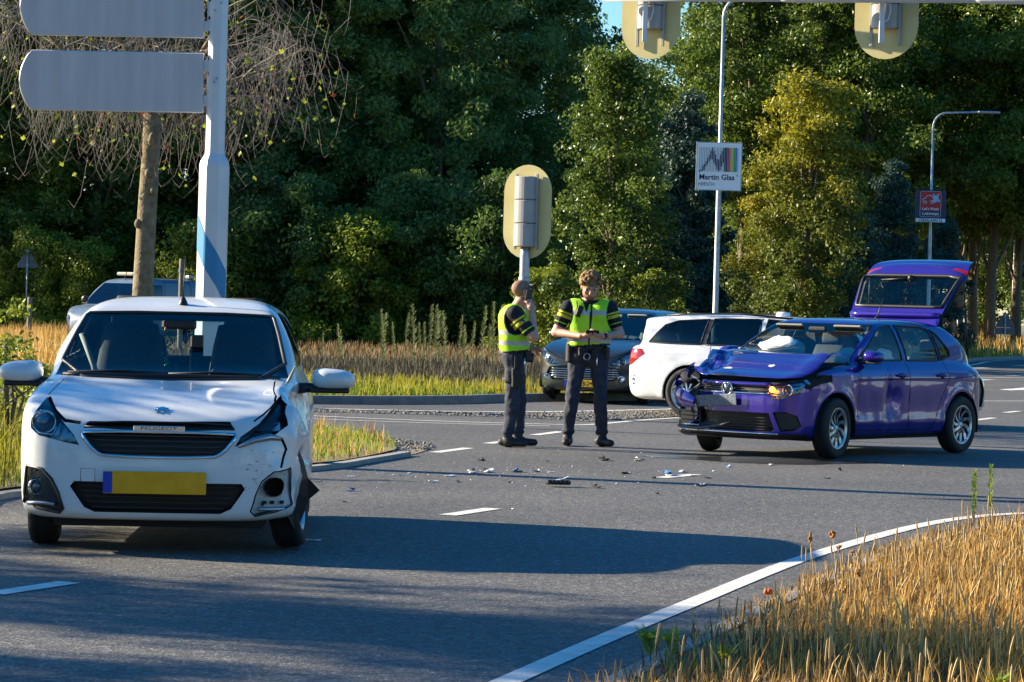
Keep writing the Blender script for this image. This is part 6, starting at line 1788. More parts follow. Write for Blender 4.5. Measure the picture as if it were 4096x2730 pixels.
c3.cut('recess', 'F', [(.63, .46), (.60, .555), (.73, .54), (.76, .44)], thr=-.3); c3.cut('recess', 'F', [(-.63, .46), (-.60, .555), (-.73, .54), (-.76, .44)], thr=-.3)
for pj in 'RL':
    c3.cut('side_window', pj, [(-.55, 1.05), (-1.02, 1.36), (-1.2, 1.42), (-1.45, 1.43), (-1.48, 1.05)], thr=.3); c3.cut('side_window', pj, [(-1.56, 1.05), (-1.53, 1.43), (-2.1, 1.42), (-2.4, 1.08)], thr=.3)
    c3.gap(pj, [(-.45, .3), (-.5, 1.0)], .011, thr=.3)
c3.gap('F', [(.76, .86), (.40, .70), (.0, .665), (-.40, .70), (-.76, .86)], .010, thr=-.2)
c3.emit('body', 'body', M_dark); c3.emit('windscreen', 'windscreen', M_glassF)
for s in (1, -1):
    for lo_, hi_ in ((-1.5, 0), (-3, -1.5)): c3.emit('side_window', 'side_window', M_glassD, faces=[f for f in c3.faces_of('side_window') if f.calc_center_median().x * s > 0 and lo_ < f.calc_center_median().y < hi_])
    lamp_unit(c3, 'lamp', s, [(s * .60, .665), (s * .73, .75)], dark=False, rad=.045)
    c3.emit('recess', 'bumper_recess', M_trim, side=s)
    mb = MB(); p = c3.front(s * .60, .40, .004); mb.lathe([(0, .0), (.035, .0), (.05, .01), (.055, -.02)], 18, 'Y', p); mb.build('fog_light', M_chrome, c3.root)
c3.emit('', 'cabin_lining', M_inner, faces=[f for f in c3.bm.faces if c3.regions[f[c3.lay]] in ('body', 'gap') and f.calc_center_median().y < -.05 and f.calc_center_median().z > .3], push=.03, flip=True)
c3.emit('', 'underlay', M_under, faces=[f for f in c3.bm.faces if c3.regions[f[c3.lay]] in ('body', 'gap') and f.calc_center_median().y > -.1], push=.03)
c3.emit('grille', 'grille_recess', M_trim, push=.05, dirn=(0, -1, 0), walls=.05)
for z in (.395, .43, .465, .50, .535):
    mb = MB(); w_ = .50 if z < .4 else .56; c3.bar(mb, -w_, w_, z, .0065, -.01); mb.build('grille_slat', M_chrome, c3.root)
number_plate(c3, .02, .315, .52, .11, '13-BX-TD' if False else '3-BX', off=.02)
for s, y in ((-1, 0), (1, 0), (-1, -2.61), (1, -2.61)):
    wheel(c3.root, s * .76, y, .315, .315, .19, 7, 'straight', s, R(4) if y == 0 else 0); arch_liner(c3, s, y, .315, .365, .84)
mb = MB(); mb.box((0, -1.3, .22), (1.45, 3.4, .08)); mb.build('floor_pan', M_under, c3.root)
mirror(c3, -.55, 1.07, 1, M_dark); mirror(c3, -.55, 1.07, -1, M_dark)
dash = chaikin([(.05, .6), (-.05, .97), (-.4, 1.0), (-.75, .98), (-.8, .8), (-.7, .6)], 2)
mb = MB(); mb.prism(dash, (.70, 0, 0), (0, 1, 0), (0, 0, 1), 1.4); mb.build('dashboard', M_beige, c3.root)
for x in (.36, -.36): seat(c3.root, x, -1.42, .45, .48, .62, M_beige, False)
mb = MB(); mb.box((0, -2.4, .85), (1.3, .3, .4), bev=.05); mb.build('rear_bench', M_beige, c3.root)
steering(c3.root, (-.36, -.9, .98), .18)
for x in (.34, -.34): mb = MB(); mb.box((x, -.98, 1.37), (.32, .12, .02), Matrix.Rotation(.4, 3, 'X'), bev=.01); mb.build('sun_visor', mat('visor_grey', (.55, .55, .5), .8), c3.root)
mb = MB(); mb.box((0, -.93, 1.36), (.2, .03, .06), bev=.015); mb.build('rear_view_mirror', M_beige, c3.root)
mb = MB(); p, n = c3.hit((0, -2.5, 3), (0, 0, -1)); mb.tube([p, p + Vector((0, -.25, .5))], [.006, .003], 6); mb.build('antenna', M_trim, c3.root)
for x0, x1 in ((.60, .02), (.02, -.50)): mb = MB(); mb.tube([c3.front(x0, 1.01, .02), c3.front((x0 + x1) / 2, 1.02, .02), c3.front(x1, 1.012, .02)], [.012, .009, .006], 6); mb.build('wiper', M_trim, c3.root)

# ================================================================== WHITE ESTATE CAR
spec4 = dict(nose=.92, solids=[
    ([(.70, .19), (.90, .22), (.92, .42), (.90, .60), (.80, .70), (.4, .82), (-.45, .95), (-1.5, .99), (-3.0, 1.0), (-3.75, 1.02), (-3.95, .92), (-4.01, .65), (-3.98, .40), (-3.85, .25), (-3.5, .2), (.3, .19)],
     [(0, .18), (.72, .19), (.87, .23), (.915, .40), (.935, .60), (.915, .80), (.86, .95), (.7, 1.0), (0, 1.06)],
     [(0, -4.02), (.6, -3.98), (.82, -3.82), (.90, -3.4), (.935, -2.5), (.935, -.6), (.92, .1), (.88, .5), (.74, .78), (.45, .90), (0, .925)], .07),
    ([(-.1, .86), (-.55, .97), (-1.35, 1.355), (-1.6, 1.42), (-2.1, 1.455), (-2.9, 1.44), (-3.5, 1.39), (-3.72, 1.35), (-3.70, 1.28), (-3.86, .98), (-3.9, .8)],
     [(0, .8), (.86, .8), (.84, .96), (.75, 1.2), (.67, 1.36), (.58, 1.42), (.4, 1.45), (0, 1.465)],
     [(0, -3.9), (.5, -3.86), (.72, -3.65), (.83, -3.0), (.85, -2.0), (.84, -1.2), (.75, -.7), (.5, -.3), (0, -.1)], .045)])


def shape4(V):
    x, y, z = V[:, 0].copy(), V[:, 1], V[:, 2]; side = np.clip((np.abs(x) - .7) / .1, 0, 1); d = np.zeros(len(V))
    for yy in (0, -2.91): d += .014 * np.exp(-((np.hypot(y - yy, z - .345) - .41) / .05) ** 2) * (z > .2)
    d += .008 * np.exp(-((z - .80) / .03) ** 2)
    V = V.copy(); V[:, 0] = x + np.sign(x) * d * side * (z < .95); return V


spec4['shape'] = shape4
p4 = G(2745, 1672); a4 = R(-118); f4 = Vector((-math.sin(a4), math.cos(a4), 0)); r4 = Vector((math.cos(a4), math.sin(a4), 0))
c4 = Car('white_estate_car', spec4, .04, Vector((p4.x, p4.y, 0)) - r4 * .93 + f4 * 2.91, a4, 'white estate car standing behind the purple hatchback, its tail to the left', cat='car')
M_white2 = mat('clean_white_paint', (.78, .78, .78), .25, coat=.7)
for pj in 'RL':
    c4.cut('side_window', pj, [(-3.62, 1.02), (-3.36, 1.27), (-3.16, 1.335), (-2.72, 1.365), (-2.78, 1.01)], thr=.3)
    c4.cut('side_window', pj, [(-2.70, 1.01), (-2.64, 1.37), (-1.93, 1.385), (-1.93, 1.01)], thr=.3); c4.cut('side_window', pj, [(-1.85, 1.01), (-1.85, 1.385), (-1.5, 1.36), (-.85, 1.03)], thr=.3)
    c4.cut('pillar', pj, [(-2.78, 1.01), (-2.72, 1.365), (-2.64, 1.37), (-2.70, 1.01)], thr=.3)
    c4.cut('tail_lamp', pj, [(-3.60, .86), (-3.66, .93), (-4.1, .93), (-4.1, .66), (-3.84, .70)], thr=-.3, where=lambda p: abs(p.x) > .55)
    c4.gap(pj, [(-1.89, .28), (-1.89, 1.0)], .011, thr=.3); c4.gap(pj, [(-2.62, 1.0), (-2.60, .8), (-2.46, .6), (-2.42, .3)], .011, thr=.3); c4.gap(pj, [(-.62, .3), (-.66, .95)], .011, thr=.3)
    c4.cut('lamp', pj, [(.32, .62), (.30, .72), (.85, .72), (.9, .62)], thr=-.3, where=lambda p: abs(p.x) > .4)
    c4.cut('vent', pj, [(.60, .28), (.66, .50), (.95, .50), (.95, .28)], thr=-.3, where=lambda p: abs(p.x) > .5)
    c4.gap(pj, [(.40, .20), (.44, .62)], .011, thr=.1)
c4.cut('windscreen', 'F', [(.76, .98), (.64, 1.36), (-.64, 1.36), (-.76, .98)], thr=.05, where=lambda p: p.y < -.3)
c4.cut('rear_window', 'B', [(.62, 1.04), (.55, 1.30), (-.55, 1.30), (-.62, 1.04)], thr=.05)
c4.cut('grille', 'F', [(-.42, .70), (-.52, .50), (-.40, .28), (.40, .28), (.52, .50), (.42, .70)])
c4.arch(0, .345, .385); c4.arch(-2.91, .345, .385)
c4.emit('body', 'body', M_white2); c4.emit('pillar', 'pillar_trim', M_trim, side=1); c4.emit('pillar', 'pillar_trim', M_trim, side=-1); c4.emit('windscreen', 'windscreen', M_glassF); c4.emit('rear_window', 'rear_window', M_glassD)
for s in (1, -1):
    for lo_, hi_ in ((-1.89, 0), (-2.71, -1.89), (-4, -2.71)): c4.emit('side_window', 'side_window', M_glassD, faces=[f for f in c4.faces_of('side_window') if f.calc_center_median().x * s > 0 and lo_ < f.calc_center_median().y < hi_])
    c4.emit('tail_lamp', 'tail_light', M_redlens, side=s); lamp_unit(c4, 'lamp', s, [], dark=True); c4.emit('vent', 'bumper_vent', M_trim, side=s)
    mb = MB(); mb.tube([(s * .61, -1.5, 1.40), (s * .60, -2.3, 1.452), (s * .585, -3.1, 1.43), (s * .58, -3.4, 1.40)], .016, 6); mb.build('roof_rail', M_trim, c4.root)
c4.emit('grille', 'grille_recess', M_trim, push=.03, dirn=(0, -1, 0), walls=.03)
c4.emit('', 'cabin_lining', M_inner, faces=[f for f in c4.bm.faces if c4.regions[f[c4.lay]] in ('body', 'gap', 'pillar') and f.calc_center_median().z > .3], push=.03, flip=True)
for s, y in ((-1, 0), (1, 0), (-1, -2.91), (1, -2.91)):
    wheel(c4.root, s * .815, y, .345, .345, .24, 10, 'straight', s, 0, rim_r=.245); arch_liner(c4, s, y, .345, .39, .9)
mb = MB(); mb.box((0, -1.5, .22), (1.5, 4.0, .08)); mb.build('floor_pan', M_under, c4.root)
window_seals(c4, [[(-3.62, 1.02), (-3.36, 1.27), (-3.16, 1.335), (-2.72, 1.365), (-2.78, 1.01)], [(-2.70, 1.01), (-2.64, 1.37), (-1.93, 1.385), (-1.93, 1.01)], [(-1.85, 1.01), (-1.85, 1.385), (-1.5, 1.36), (-.85, 1.03)]])
mirror(c4, -.9, 1.06, 1, M_white2); mirror(c4, -.9, 1.06, -1, M_white2)
for x in (.38, -.38): seat(c4.root, x, -1.75, .42, .5, .62, integrated=False); seat(c4.root, x, -2.65, .45, .56, .52, integrated=False)
dash = chaikin([(-.5, .6), (-.55, .93), (-.9, .97), (-1.1, .92), (-1.1, .6)], 2); mb = MB(); mb.prism(dash, (.74, 0, 0), (0, 1, 0), (0, 0, 1), 1.48); mb.build('dashboard', M_inner, c4.root)
mb = MB(); p, n = c4.hit((0, -1.9, 3), (0, 0, -1)); mb.lathe([(.10, 0), (.10, .03), (.085, .055), (0, .06)], 18, c=p); mb.build('roof_beacon', M_white2, c4.root)
mb = MB(); p, n = c4.hit((0, -3.3, 3), (0, 0, -1)); mb.add([p + Vector((0, .09, 0)), p + Vector((.02, -.05, 0)), p + Vector((-.02, -.05, 0)), p + Vector((0, -.06, .055))], [(0, 1, 3), (1, 2, 3), (2, 0, 3)]); mb.build('roof_fin', M_white2, c4.root)
mb = MB(); p = c4.side(-3.78, .50, 1, .003)
for k in (-1, 1): mb.tube([p + Vector((.004, .05 * math.cos(a), k * .033 + .028 * math.sin(a))) for a in np.linspace(0, 5.8, 12)], .008, 5, closed=True)
mb.build('emblem', M_chrome, c4.root)

# ================================================================== VAN BEHIND THE BARE TREE
M_silver = mat('pale_van_paint', (.13, .18, .25), .35, coat=.4)
spec5 = dict(nose=.9, solids=[
    ([(.7, .2), (.88, .26), (.90, .5), (.86, .75), (.6, 1.0), (.1, 1.14), (-1, 1.15), (-3.9, 1.15), (-3.95, .3), (-3.8, .22), (.4, .2)],
     [(0, .2), (.75, .21), (.9, .3), (.95, .6), (.94, .95), (.9, 1.15), (0, 1.22)], [(0, -3.97), (.8, -3.95), (.93, -3.7), (.95, -1), (.93, .2), (.8, .65), (.5, .86), (0, .9)], .09),
    ([(.3, .9), (-.05, 1.14), (-.85, 1.78), (-1.1, 1.9), (-1.6, 1.97), (-3.4, 1.97), (-3.8, 1.88), (-3.93, 1.2), (-3.93, .9)],
     [(0, .9), (.92, .9), (.91, 1.2), (.83, 1.65), (.76, 1.87), (.6, 1.95), (0, 1.985)], [(0, -3.95), (.75, -3.93), (.9, -3.7), (.92, -.9), (.85, -.2), (.5, .25), (0, .38)], .07)])
p5 = at(408, 1240, 80); a5 = R(180 - 33)
c5 = Car('van', spec5, .06, (p5.x, 80, .1), a5, 'grey blue van with roof lights parked by the wood behind the bare trunk', cat='van')
c5.cut('windscreen', 'F', [(.80, 1.15), (.70, 1.78), (-.70, 1.78), (-.80, 1.15)], thr=.05, where=lambda p: p.y < .4)
for pj in 'RL':
    c5.cut('side_window', pj, [(-.35, 1.2), (-.95, 1.72), (-1.7, 1.76), (-1.7, 1.2)], thr=.3); c5.gap(pj, [(-1.8, .4), (-1.8, 1.85)], .02, thr=.3); c5.gap(pj, [(-3.0, .4), (-3.0, 1.85)], .02, thr=.3); c5.gap(pj, [(-1.8, 1.85), (-3.0, 1.85)], .02, thr=.3)
    c5.cut('lamp', pj, [(.25, .8), (.35, 1.0), (.8, .9), (.9, .75)], thr=-.4, where=lambda p: abs(p.x) > .4)
c5.arch(0, .34, .4); c5.arch(-3, .34, .4)
c5.emit('body', 'body', M_silver); c5.emit('windscreen', 'windscreen', M_glassD)
for s in (1, -1): c5.emit('side_window', 'side_window', M_glassD, side=s); c5.emit('lamp', 'headlight', M_lampin, side=s)
c5.emit('', 'cabin_lining', M_inner, faces=[f for f in c5.bm.faces if c5.regions[f[c5.lay]] in ('body', 'gap') and f.calc_center_median().z > .5], push=.04, flip=True)
for s, y in ((-1, 0), (1, 0), (-1, -3), (1, -3)): wheel(c5.root, s * .84, y, .34, .34, .21, 6, 'straight', s)
mirror(c5, -.4, 1.3, 1, M_trim, (.2, .14, .26), .18); mirror(c5, -.4, 1.3, -1, M_trim, (.2, .14, .26), .18)
mb = MB(); mb.box((0, -1.35, 2.06), (1.1, .28, .10), bev=.03); mb.build('light_bar', mat('cream_lens', (.5, .46, .36), .4), c5.root)
mb = MB(); mb.box((-.22, -1.6, 2.30), (.30, .2, .24), bev=.04); mb.tube([(-.22, -1.6, 1.97), (-.22, -1.6, 2.2)], .04, 8); mb.build('work_lamp', M_galv, c5.root)
mb = MB(); mb.box((-.5, -3.3, 2.03), (.2, .2, .1), bev=.03); mb.build('rear_beacon', M_galv, c5.root)
mb = MB(); mb.tube([(.1, -1.1, 1.9), (.1, -1.15, 2.15)], [.02, .01], 6); mb.build('antenna', M_trim, c5.root)
# ================================================================== PEOPLE
def round_cone(P, a, b, ra, rb):
    a, b = np.asarray(a, float), np.asarray(b, float); ab = b - a; L = (ab * ab).sum() + 1e-9
    t = np.clip(((P - a) @ ab) / L, 0, 1)
    return np.linalg.norm(P - a - t[..., None] * ab, axis=-1) - (ra + (rb - ra) * t)


class Body:
    """one continuous skin grown over bones (tapered capsules and ellipsoids blended together)"""
    def __init__(self, h, lo, hi):
        self.h, self.lo = h, np.array(lo, float); self.n = [int((hi[i] - lo[i]) / h) + 1 for i in range(3)]
        self.D = np.full(self.n, .5); self.prims = []

    def block(self, lo, hi):
        i0 = np.clip(((np.asarray(lo) - self.lo) / self.h).astype(int) - 1, 0, None); i1 = np.minimum(((np.asarray(hi) - self.lo) / self.h).astype(int) + 2, self.n)
        ax = [self.lo[k] + self.h * np.arange(i0[k], i1[k]) for k in range(3)]
        return tuple(slice(i0[k], i1[k]) for k in range(3)), np.stack(np.meshgrid(*ax, indexing='ij'), -1)

    def bone(self, a, b, ra, rb=None, k=.02, tag_='skin', carve=False):
        rb = ra if rb is None else rb; m = max(ra, rb) + .07; a, b = np.array(a, float), np.array(b, float)
        sl, P = self.block(np.minimum(a, b) - m, np.maximum(a, b) + m)
        d = round_cone(P, a, b, ra, rb); self.mix(sl, d, k, carve)
        if not carve: self.prims.append((tag_, lambda Q, a=a, b=b, ra=ra, rb=rb: round_cone(Q, a, b, ra, rb)))

    def lump(self, c, s, k=.02, tag_='skin', rot=None, carve=False):
        c, s = np.array(c, float), np.array(s, float); M = np.array(rot.to_3x3() if rot is not None else Matrix.Identity(3)); m = s.max() + .07
        def f(Q):
            q = (Q - c) @ M; k0 = np.linalg.norm(q / s, axis=-1); k1 = np.linalg.norm(q / (s * s), axis=-1); return k0 * (k0 - 1) / np.maximum(k1, 1e-6)
        sl, P = self.block(c - m, c + m); self.mix(sl, f(P), k, carve)
        if not carve: self.prims.append((tag_, f))

    def mix(self, sl, d, k, carve):
        self.D[sl] = smax(self.D[sl], -d, k) if carve else smin(self.D[sl], d, k)

    def mesh(self, name, parent, mats, classify=None, relax=1):
        V, Q = surface_nets(self.D, self.lo, self.h)
        if relax:      # light smoothing of the grid
            for _ in range(relax):
                acc = np.zeros_like(V); cnt = np.zeros(len(V))
                for a, b in ((0, 1), (1, 2), (2, 3), (3, 0)):
                    np.add.at(acc, Q[:, a], V[Q[:, b]]); np.add.at(cnt, Q[:, a], 1); np.add.at(acc, Q[:, b], V[Q[:, a]]); np.add.at(cnt, Q[:, b], 1)
                V = V * .5 + acc / cnt[:, None] * .5
        C = V[Q].mean(1); keys = list(mats)
        if classify: mi = classify(self, C)
        else:
            best = np.full(len(C), 9.0); mi = np.zeros(len(C), int)
            for t, f in self.prims:
                d = f(C); w = d < best; best = np.where(w, d, best); mi = np.where(w, keys.index(t), mi)
        if 'trousers' in keys:      # folds of the cloth
            me = np_mesh('tmp_skin', V, Q, [], True); N_ = np.empty(len(V) * 3, np.float32); me.vertices.foreach_get('normal', N_); N_ = N_.reshape(-1, 3); bpy.data.meshes.remove(me)
            soft = np.zeros(len(V)); 
            for k in ('trousers', 'shirt'):
                if k in keys: soft[np.unique(Q[mi == keys.index(k)])] = 1.0 if k == 'trousers' else .6
            ix = np.nonzero(soft)[0]
            for i in ix:
                p = Vector(V[i]); f = noise.noise(Vector((p.x * 11, p.y * 11, p.z * 6 + p.x * 5))) + .6 * noise.noise(Vector((p.x * 20, p.y * 20, p.z * 17)))
                V[i] += N_[i] * (soft[i] * (.010 * f - .005 * (1 - abs(noise.noise(Vector((p.x * 8 + 3, p.y * 8, p.z * 9 - p.x * 7))) * 2))))
        me = np_mesh(name, V, Q, [mats[k] for k in keys], True, mi)
        return link_mesh(name, me, parent)


def cloth(name, c, c2=None, rough=.9, sc=14): return mat(name, c, rough, color2=c2 or tuple(x * 1.5 for x in c), vscale=sc, bump=.5, bscale=18)


M_skin = mat('skin', (.52, .27, .18), .5, color2=(.60, .33, .23), vscale=9)
M_shirt = cloth('navy_shirt', (.008, .009, .014)); M_trou = cloth('navy_trousers', (.022, .025, .042), (.045, .05, .07)); M_boot = mat('boot_leather', (.016, .015, .014), .6, var=.3, vscale=30)
M_vest = mat('hi_vis_yellow', (.32, .72, .01), .7, color2=(.42, .80, .02), vscale=8, bump=.35, bscale=12)
M_silver2 = mat('reflective_band', (.42, .43, .46), .45, metal=.2); M_yband = mat('yellow_sleeve_band', (.62, .62, .03), .8); M_hair = mat('curly_hair', (.16, .085, .035), .8, color2=(.30, .17, .07), vscale=40)
M_stub = mat('shaved_scalp', (.20, .105, .07), .75, color2=(.33, .18, .125), vscale=45); M_belt = mat('black_nylon', (.010, .010, .011), .6); M_lip = mat('lip', (.42, .16, .13), .5); M_eye = mat('eye_dark', (.03, .02, .015), .3); M_beard = mat('beard_shadow', (.20, .095, .055), .85)


def hand(B, wrist, dirn, palm_n, curl, scale=1.0, thumb=1, spread=.12):
    """palm, four unequal bent fingers and a thumb from the side of the palm"""
    d = Vector(dirn).normalized(); n = Vector(palm_n); n = (n - d * n.dot(d)).normalized(); s = d.cross(n) * thumb
    w = Vector(wrist); pc = w + d * .045 * scale
    B.bone(w, w + d * .075 * scale, .026 * scale, .030 * scale, .012); B.lump(pc + d * .01, (.038 * scale, .038 * scale, .022 * scale), .012)
    for i, (o, L) in enumerate(((.030, .072), (.010, .080), (-.010, .074), (-.029, .058))):
        p = w + d * .082 * scale + s * o * scale; dd = (d + s * spread * (1.5 - i) / 3).normalized(); L *= scale; c = curl[i] if hasattr(curl, '__len__') else curl
        for j, f in enumerate((.45, .32, .23)):
            a = c * (j * .9 + .35); e = p + (dd * math.cos(a) + n * math.sin(a)) * L * f; B.bone(p, e, .0098 * scale, .0085 * scale, .006); p = e
    t0 = w + d * .03 * scale + s * .03 * scale; t1 = t0 + (d * .55 + s * .6 + n * .35).normalized() * .038 * scale; t2 = t1 + (d * .85 + s * .05 + n * .5).normalized() * .034 * scale
    B.bone(t0, t1, .014 * scale, .0115 * scale, .01); B.bone(t1, t2, .0108 * scale, .009 * scale, .006)


def head(B, c, face, up, hs=1.0, beard=None):
    """skull, jaw, nose, brow, ears, neck joined by the caller; face and up are directions"""
    f = Vector(face).normalized(); u = Vector(up); u = (u - f * u.dot(f)).normalized(); r = f.cross(u); c = Vector(c)
    M = Matrix((r, f, u)).transposed(); at_ = lambda x, y, z: c + (r * x + f * y + u * z) * hs
    B.lump(at_(0, -.012, .035), (.074 * hs, .094 * hs, .086 * hs), .02, 'scalp', M)
    B.lump(at_(0, .025, -.02), (.063 * hs, .070 * hs, .085 * hs), .03, 'skin', M)
    B.lump(at_(0, .045, -.085), (.038 * hs, .036 * hs, .030 * hs), .03, 'chin', M)
    B.lump(at_(.03, .02, -.065), (.03 * hs, .045 * hs, .03 * hs), .03, 'chin', M); B.lump(at_(-.03, .02, -.065), (.03 * hs, .045 * hs, .03 * hs), .03, 'chin', M)
    B.bone(at_(0, .088, .012), at_(0, .108, -.028), .009, .0135, .012); B.lump(at_(0, .100, -.032), (.017, .012, .010), .008, 'skin', M)
    B.bone(at_(-.035, .083, .025), at_(.035, .083, .025), .009, .009, .015)
    for s in (1, -1):
        B.lump(at_(s * .031, .088, .006), (.014, .008, .010), .006, 'skin', M, True); B.lump(at_(s * .03, .079, .004), (.012, .010, .011), .004, 'eye', M)
        B.lump(at_(s * .076, -.008, -.005), (.010, .020, .032), .008, 'skin', M); B.lump(at_(s * .04, .07, -.022), (.022, .02, .02), .02, 'skin', M)
        B.bone(at_(s * .018, .096, .027), at_(s * .046, .080, .030), .0045, .004, .004, 'brow')
    B.bone(at_(-.022, .088, -.062), at_(.022, .088, -.062), .0065, .0065, .006, 'lip'); B.bone(at_(-.018, .087, -.070), at_(.018, .087, -.070), .006, .006, .006, 'lip')
    return at_, M


def legs(B, hips, knees, ankles, toes, tag_l='trousers'):
    for H, K, A, T in zip(hips, knees, ankles, toes):
        H, K, A, T = (Vector(q) for q in (H, K, A, T))
        B.bone(H, K, .093, .066, .03, tag_l); m = K.lerp(A, .3) + (K - Vector((0, 0, 0))) * 0; B.bone(K, m, .066, .066, .02, tag_l); B.bone(m, A + Vector((0, 0, .05)), .066, .055, .02, tag_l)
        B.lump(A + Vector((0, 0, .055)), (.066, .066, .035), .015, tag_l)     # cloth bunched on the boot
        d = (T - A); d.z = 0; d.normalize()
        B.bone(A - d * .055 + Vector((0, 0, -.045)), A + d * .03 + Vector((0, 0, -.04)), .042, .045, .02, 'boot'); B.bone(A + d * .02 + Vector((0, 0, -.05)), T + Vector((0, 0, .0)), .044, .036, .025, 'boot'); B.bone(A, A + Vector((0, 0, -.05)), .046, .05, .02, 'boot')


BM = lambda hair: {'skin': M_skin, 'shirt': M_shirt, 'trousers': M_trou, 'boot': M_boot, 'scalp': hair, 'eye': M_eye, 'lip': M_lip, 'brow': M_hair, 'chin': M_beard, 'band': M_yband, 'edge': M_vest}


def sleeve(B, S, E, cut, r0, r1):
    """upper arm: shirt down to the fraction cut, yellow bands across it, then skin"""
    S, E = Vector(S), Vector(E)
    stops = [(0, .34, 'shirt'), (.34, .44, 'band'), (.44, .50, 'shirt'), (.50, .68, 'band'), (.68, .97, 'shirt'), (.97, 1.0, 'edge')]
    B.bone(S, S.lerp(E, cut), r0, r1, .025, 'shirt')
    B.bone(S.lerp(E, cut * .9), E, r1 * .80, r1 * .74, .012, 'skin')
    def classify(C, cur, keys):
        ax = E - S; L = ax.length * cut; axn = np.array(ax.normalized()); t = ((C - np.array(S)) @ axn) / L; rad = np.linalg.norm(C - np.array(S) - np.outer((C - np.array(S)) @ axn, axn), axis=1)
        near_ = (rad < max(r0, r1) * 1.35) & (t > 0) & (t < 1.02) & (cur == keys.index('shirt'))
        for a, b, n_ in stops: cur = np.where(near_ & (t >= a) & (t < b + .02), keys.index(n_), cur)
        return cur
    return classify


def classify_with(fns):
    def f(B, C):
        keys = list(BM(None)); best = np.full(len(C), 9.0); mi = np.zeros(len(C), int)
        for t, g in B.prims:
            d = g(C); w = d < best; best = np.where(w, d, best); mi = np.where(w, keys.index(t), mi)
        for q in fns: mi = q(C, mi, keys)
        return mi
    return f


def vest(parent, torso, holes, z0, z1, neck, bands, seam, name='safety_vest', zip_x=None, front=-1, vneck=None):
    """waistcoat: a shell just outside the torso, open at arms, neck and hem, with silver bands"""
    B = Body(.009, (-.45, -.42, z0 - .08), (.45, .42, 1.66))
    for a, b, ra, rb in torso: B.bone(a, b, ra, rb, .04)
    V, Q = surface_nets(B.D, B.lo, B.h)
    for _ in range(2):
        acc = np.zeros_like(V); cnt = np.zeros(len(V))
        for a, b in ((0, 1), (1, 2), (2, 3), (3, 0)):
            np.add.at(acc, Q[:, a], V[Q[:, b]]); np.add.at(cnt, Q[:, a], 1); np.add.at(acc, Q[:, b], V[Q[:, a]]); np.add.at(cnt, Q[:, b], 1)
        V = V * .5 + acc / cnt[:, None] * .5
    W = V.copy(); nz = np.array([noise.noise(Vector(v) * 7) for v in V]); rad = V - np.array([0, 0, 0]); rad[:, 2] = 0; rad /= np.linalg.norm(rad, axis=1)[:, None] + 1e-6
    W += rad * (nz * .012)[:, None]
    C = W[Q].mean(1); keep = (C[:, 2] > z0 + .015 * np.sin(C[:, 0] * 9)) & (C[:, 2] < z1 + .1)
    for c, r_ in holes: keep &= np.linalg.norm((C - np.array(c)) / np.array(r_), axis=1) > 1
    keep &= np.linalg.norm((C - np.array(neck[0])) / np.array(neck[1]), axis=1) > 1
    if vneck is not None: keep &= ~((C[:, 1] * front > 0) & (C[:, 2] > vneck[0]) & (np.abs(C[:, 0] - vneck[2]) < (C[:, 2] - vneck[0]) * vneck[1]))
    mi = np.zeros(len(C), int)
    for a, b in bands: mi = np.where((C[:, 2] > a) & (C[:, 2] < b), 1, mi)
    edge = np.zeros(len(C), bool)
    for c, r_ in holes: q = np.linalg.norm((C - np.array(c)) / np.array(r_), axis=1); edge |= (q < 1.10)
    edge |= C[:, 2] < z0 + .016 + .015 * np.sin(C[:, 0] * 9)
    if zip_x is not None: edge |= (np.abs(C[:, 0] - zip_x - (C[:, 2] - 1.3) * .05) < .011) & (C[:, 1] * front > 0)
    mi = np.where(edge & seam, 2, mi)
    Q, mi = Q[keep], mi[keep]; used = np.unique(Q); rem = np.full(len(W), -1); rem[used] = np.arange(len(used))
    me = np_mesh(name, W[used], rem[Q], [M_vest, M_silver2, M_belt], True, mi)
    return link_mesh(name, me, parent)


def pouch(parent, c, s, name, rot=0, m=None, bev=.012):
    mb = MB(); mb.box((0, 0, 0), s, bev=bev); mb.box((0, -s[1] * .52, s[2] * .25), (s[0] * .9, s[1] * .12, s[2] * .35), bev=.004); o = mb.build(name, m or M_belt, parent, c, (0, 0, rot)); return o


# ---- curly haired officer looking down at a phone held in both hands
fo = G(2344, 1786); pA = empty('person', fo, 0, 'curly haired officer in yellow vest looking down at a phone', 'person')
B = Body(.0068, (-.48, -.46, -.01), (.44, .30, 1.92))
legs(B, [(-.10, .0, .93), (.10, .0, .93)], [(-.148, -.02, .50), (.128, -.03, .50)], [(-.182, .02, .10), (.150, .02, .10)], [(-.200, -.135, .045), (.235, -.105, .045)])
B.bone((-.07, 0, .96), (.07, 0, .96), .118, .118, .04, 'trousers'); B.bone((0, 0, 1.0), (0, .01, 1.12), .13, .125, .05, 'shirt')
for s in (-1, 1): B.bone((s * .05, .01, 1.12), (s * .09, .01, 1.40), .115, .112, .05, 'shirt'); B.bone((s * .05, .01, 1.46), (s * .185, .015, 1.475), .075, .068, .04, 'shirt')
SL, EL, SR, ER = (-.21, .01, 1.47), (-.318, .00, 1.195), (.195, .01, 1.475), (.292, .0, 1.20)
q1 = sleeve(B, SL, EL, .62, .070, .066); q2 = sleeve(B, SR, ER, .62, .070, .066)
WL, WR = (-.085, -.255, 1.165), (.125, -.26, 1.17)
B.bone(EL, WL, .047, .029, .02); B.bone(ER, WR, .047, .029, .02)
hand(B, WL, (.9, -.30, .15), (.35, .1, .9), (.75, .85, .9, .95), 1.0, thumb=-1); hand(B, WR, (-.9, -.25, .2), (-.35, .1, .9), (.8, .85, .9, .95), 1.0, thumb=1)
B.bone((0, .02, 1.48), (-.005, -.015, 1.60), .060, .056, .03, 'skin'); B.lump((0, .012, 1.525), (.085, .075, .035), .02, 'shirt')
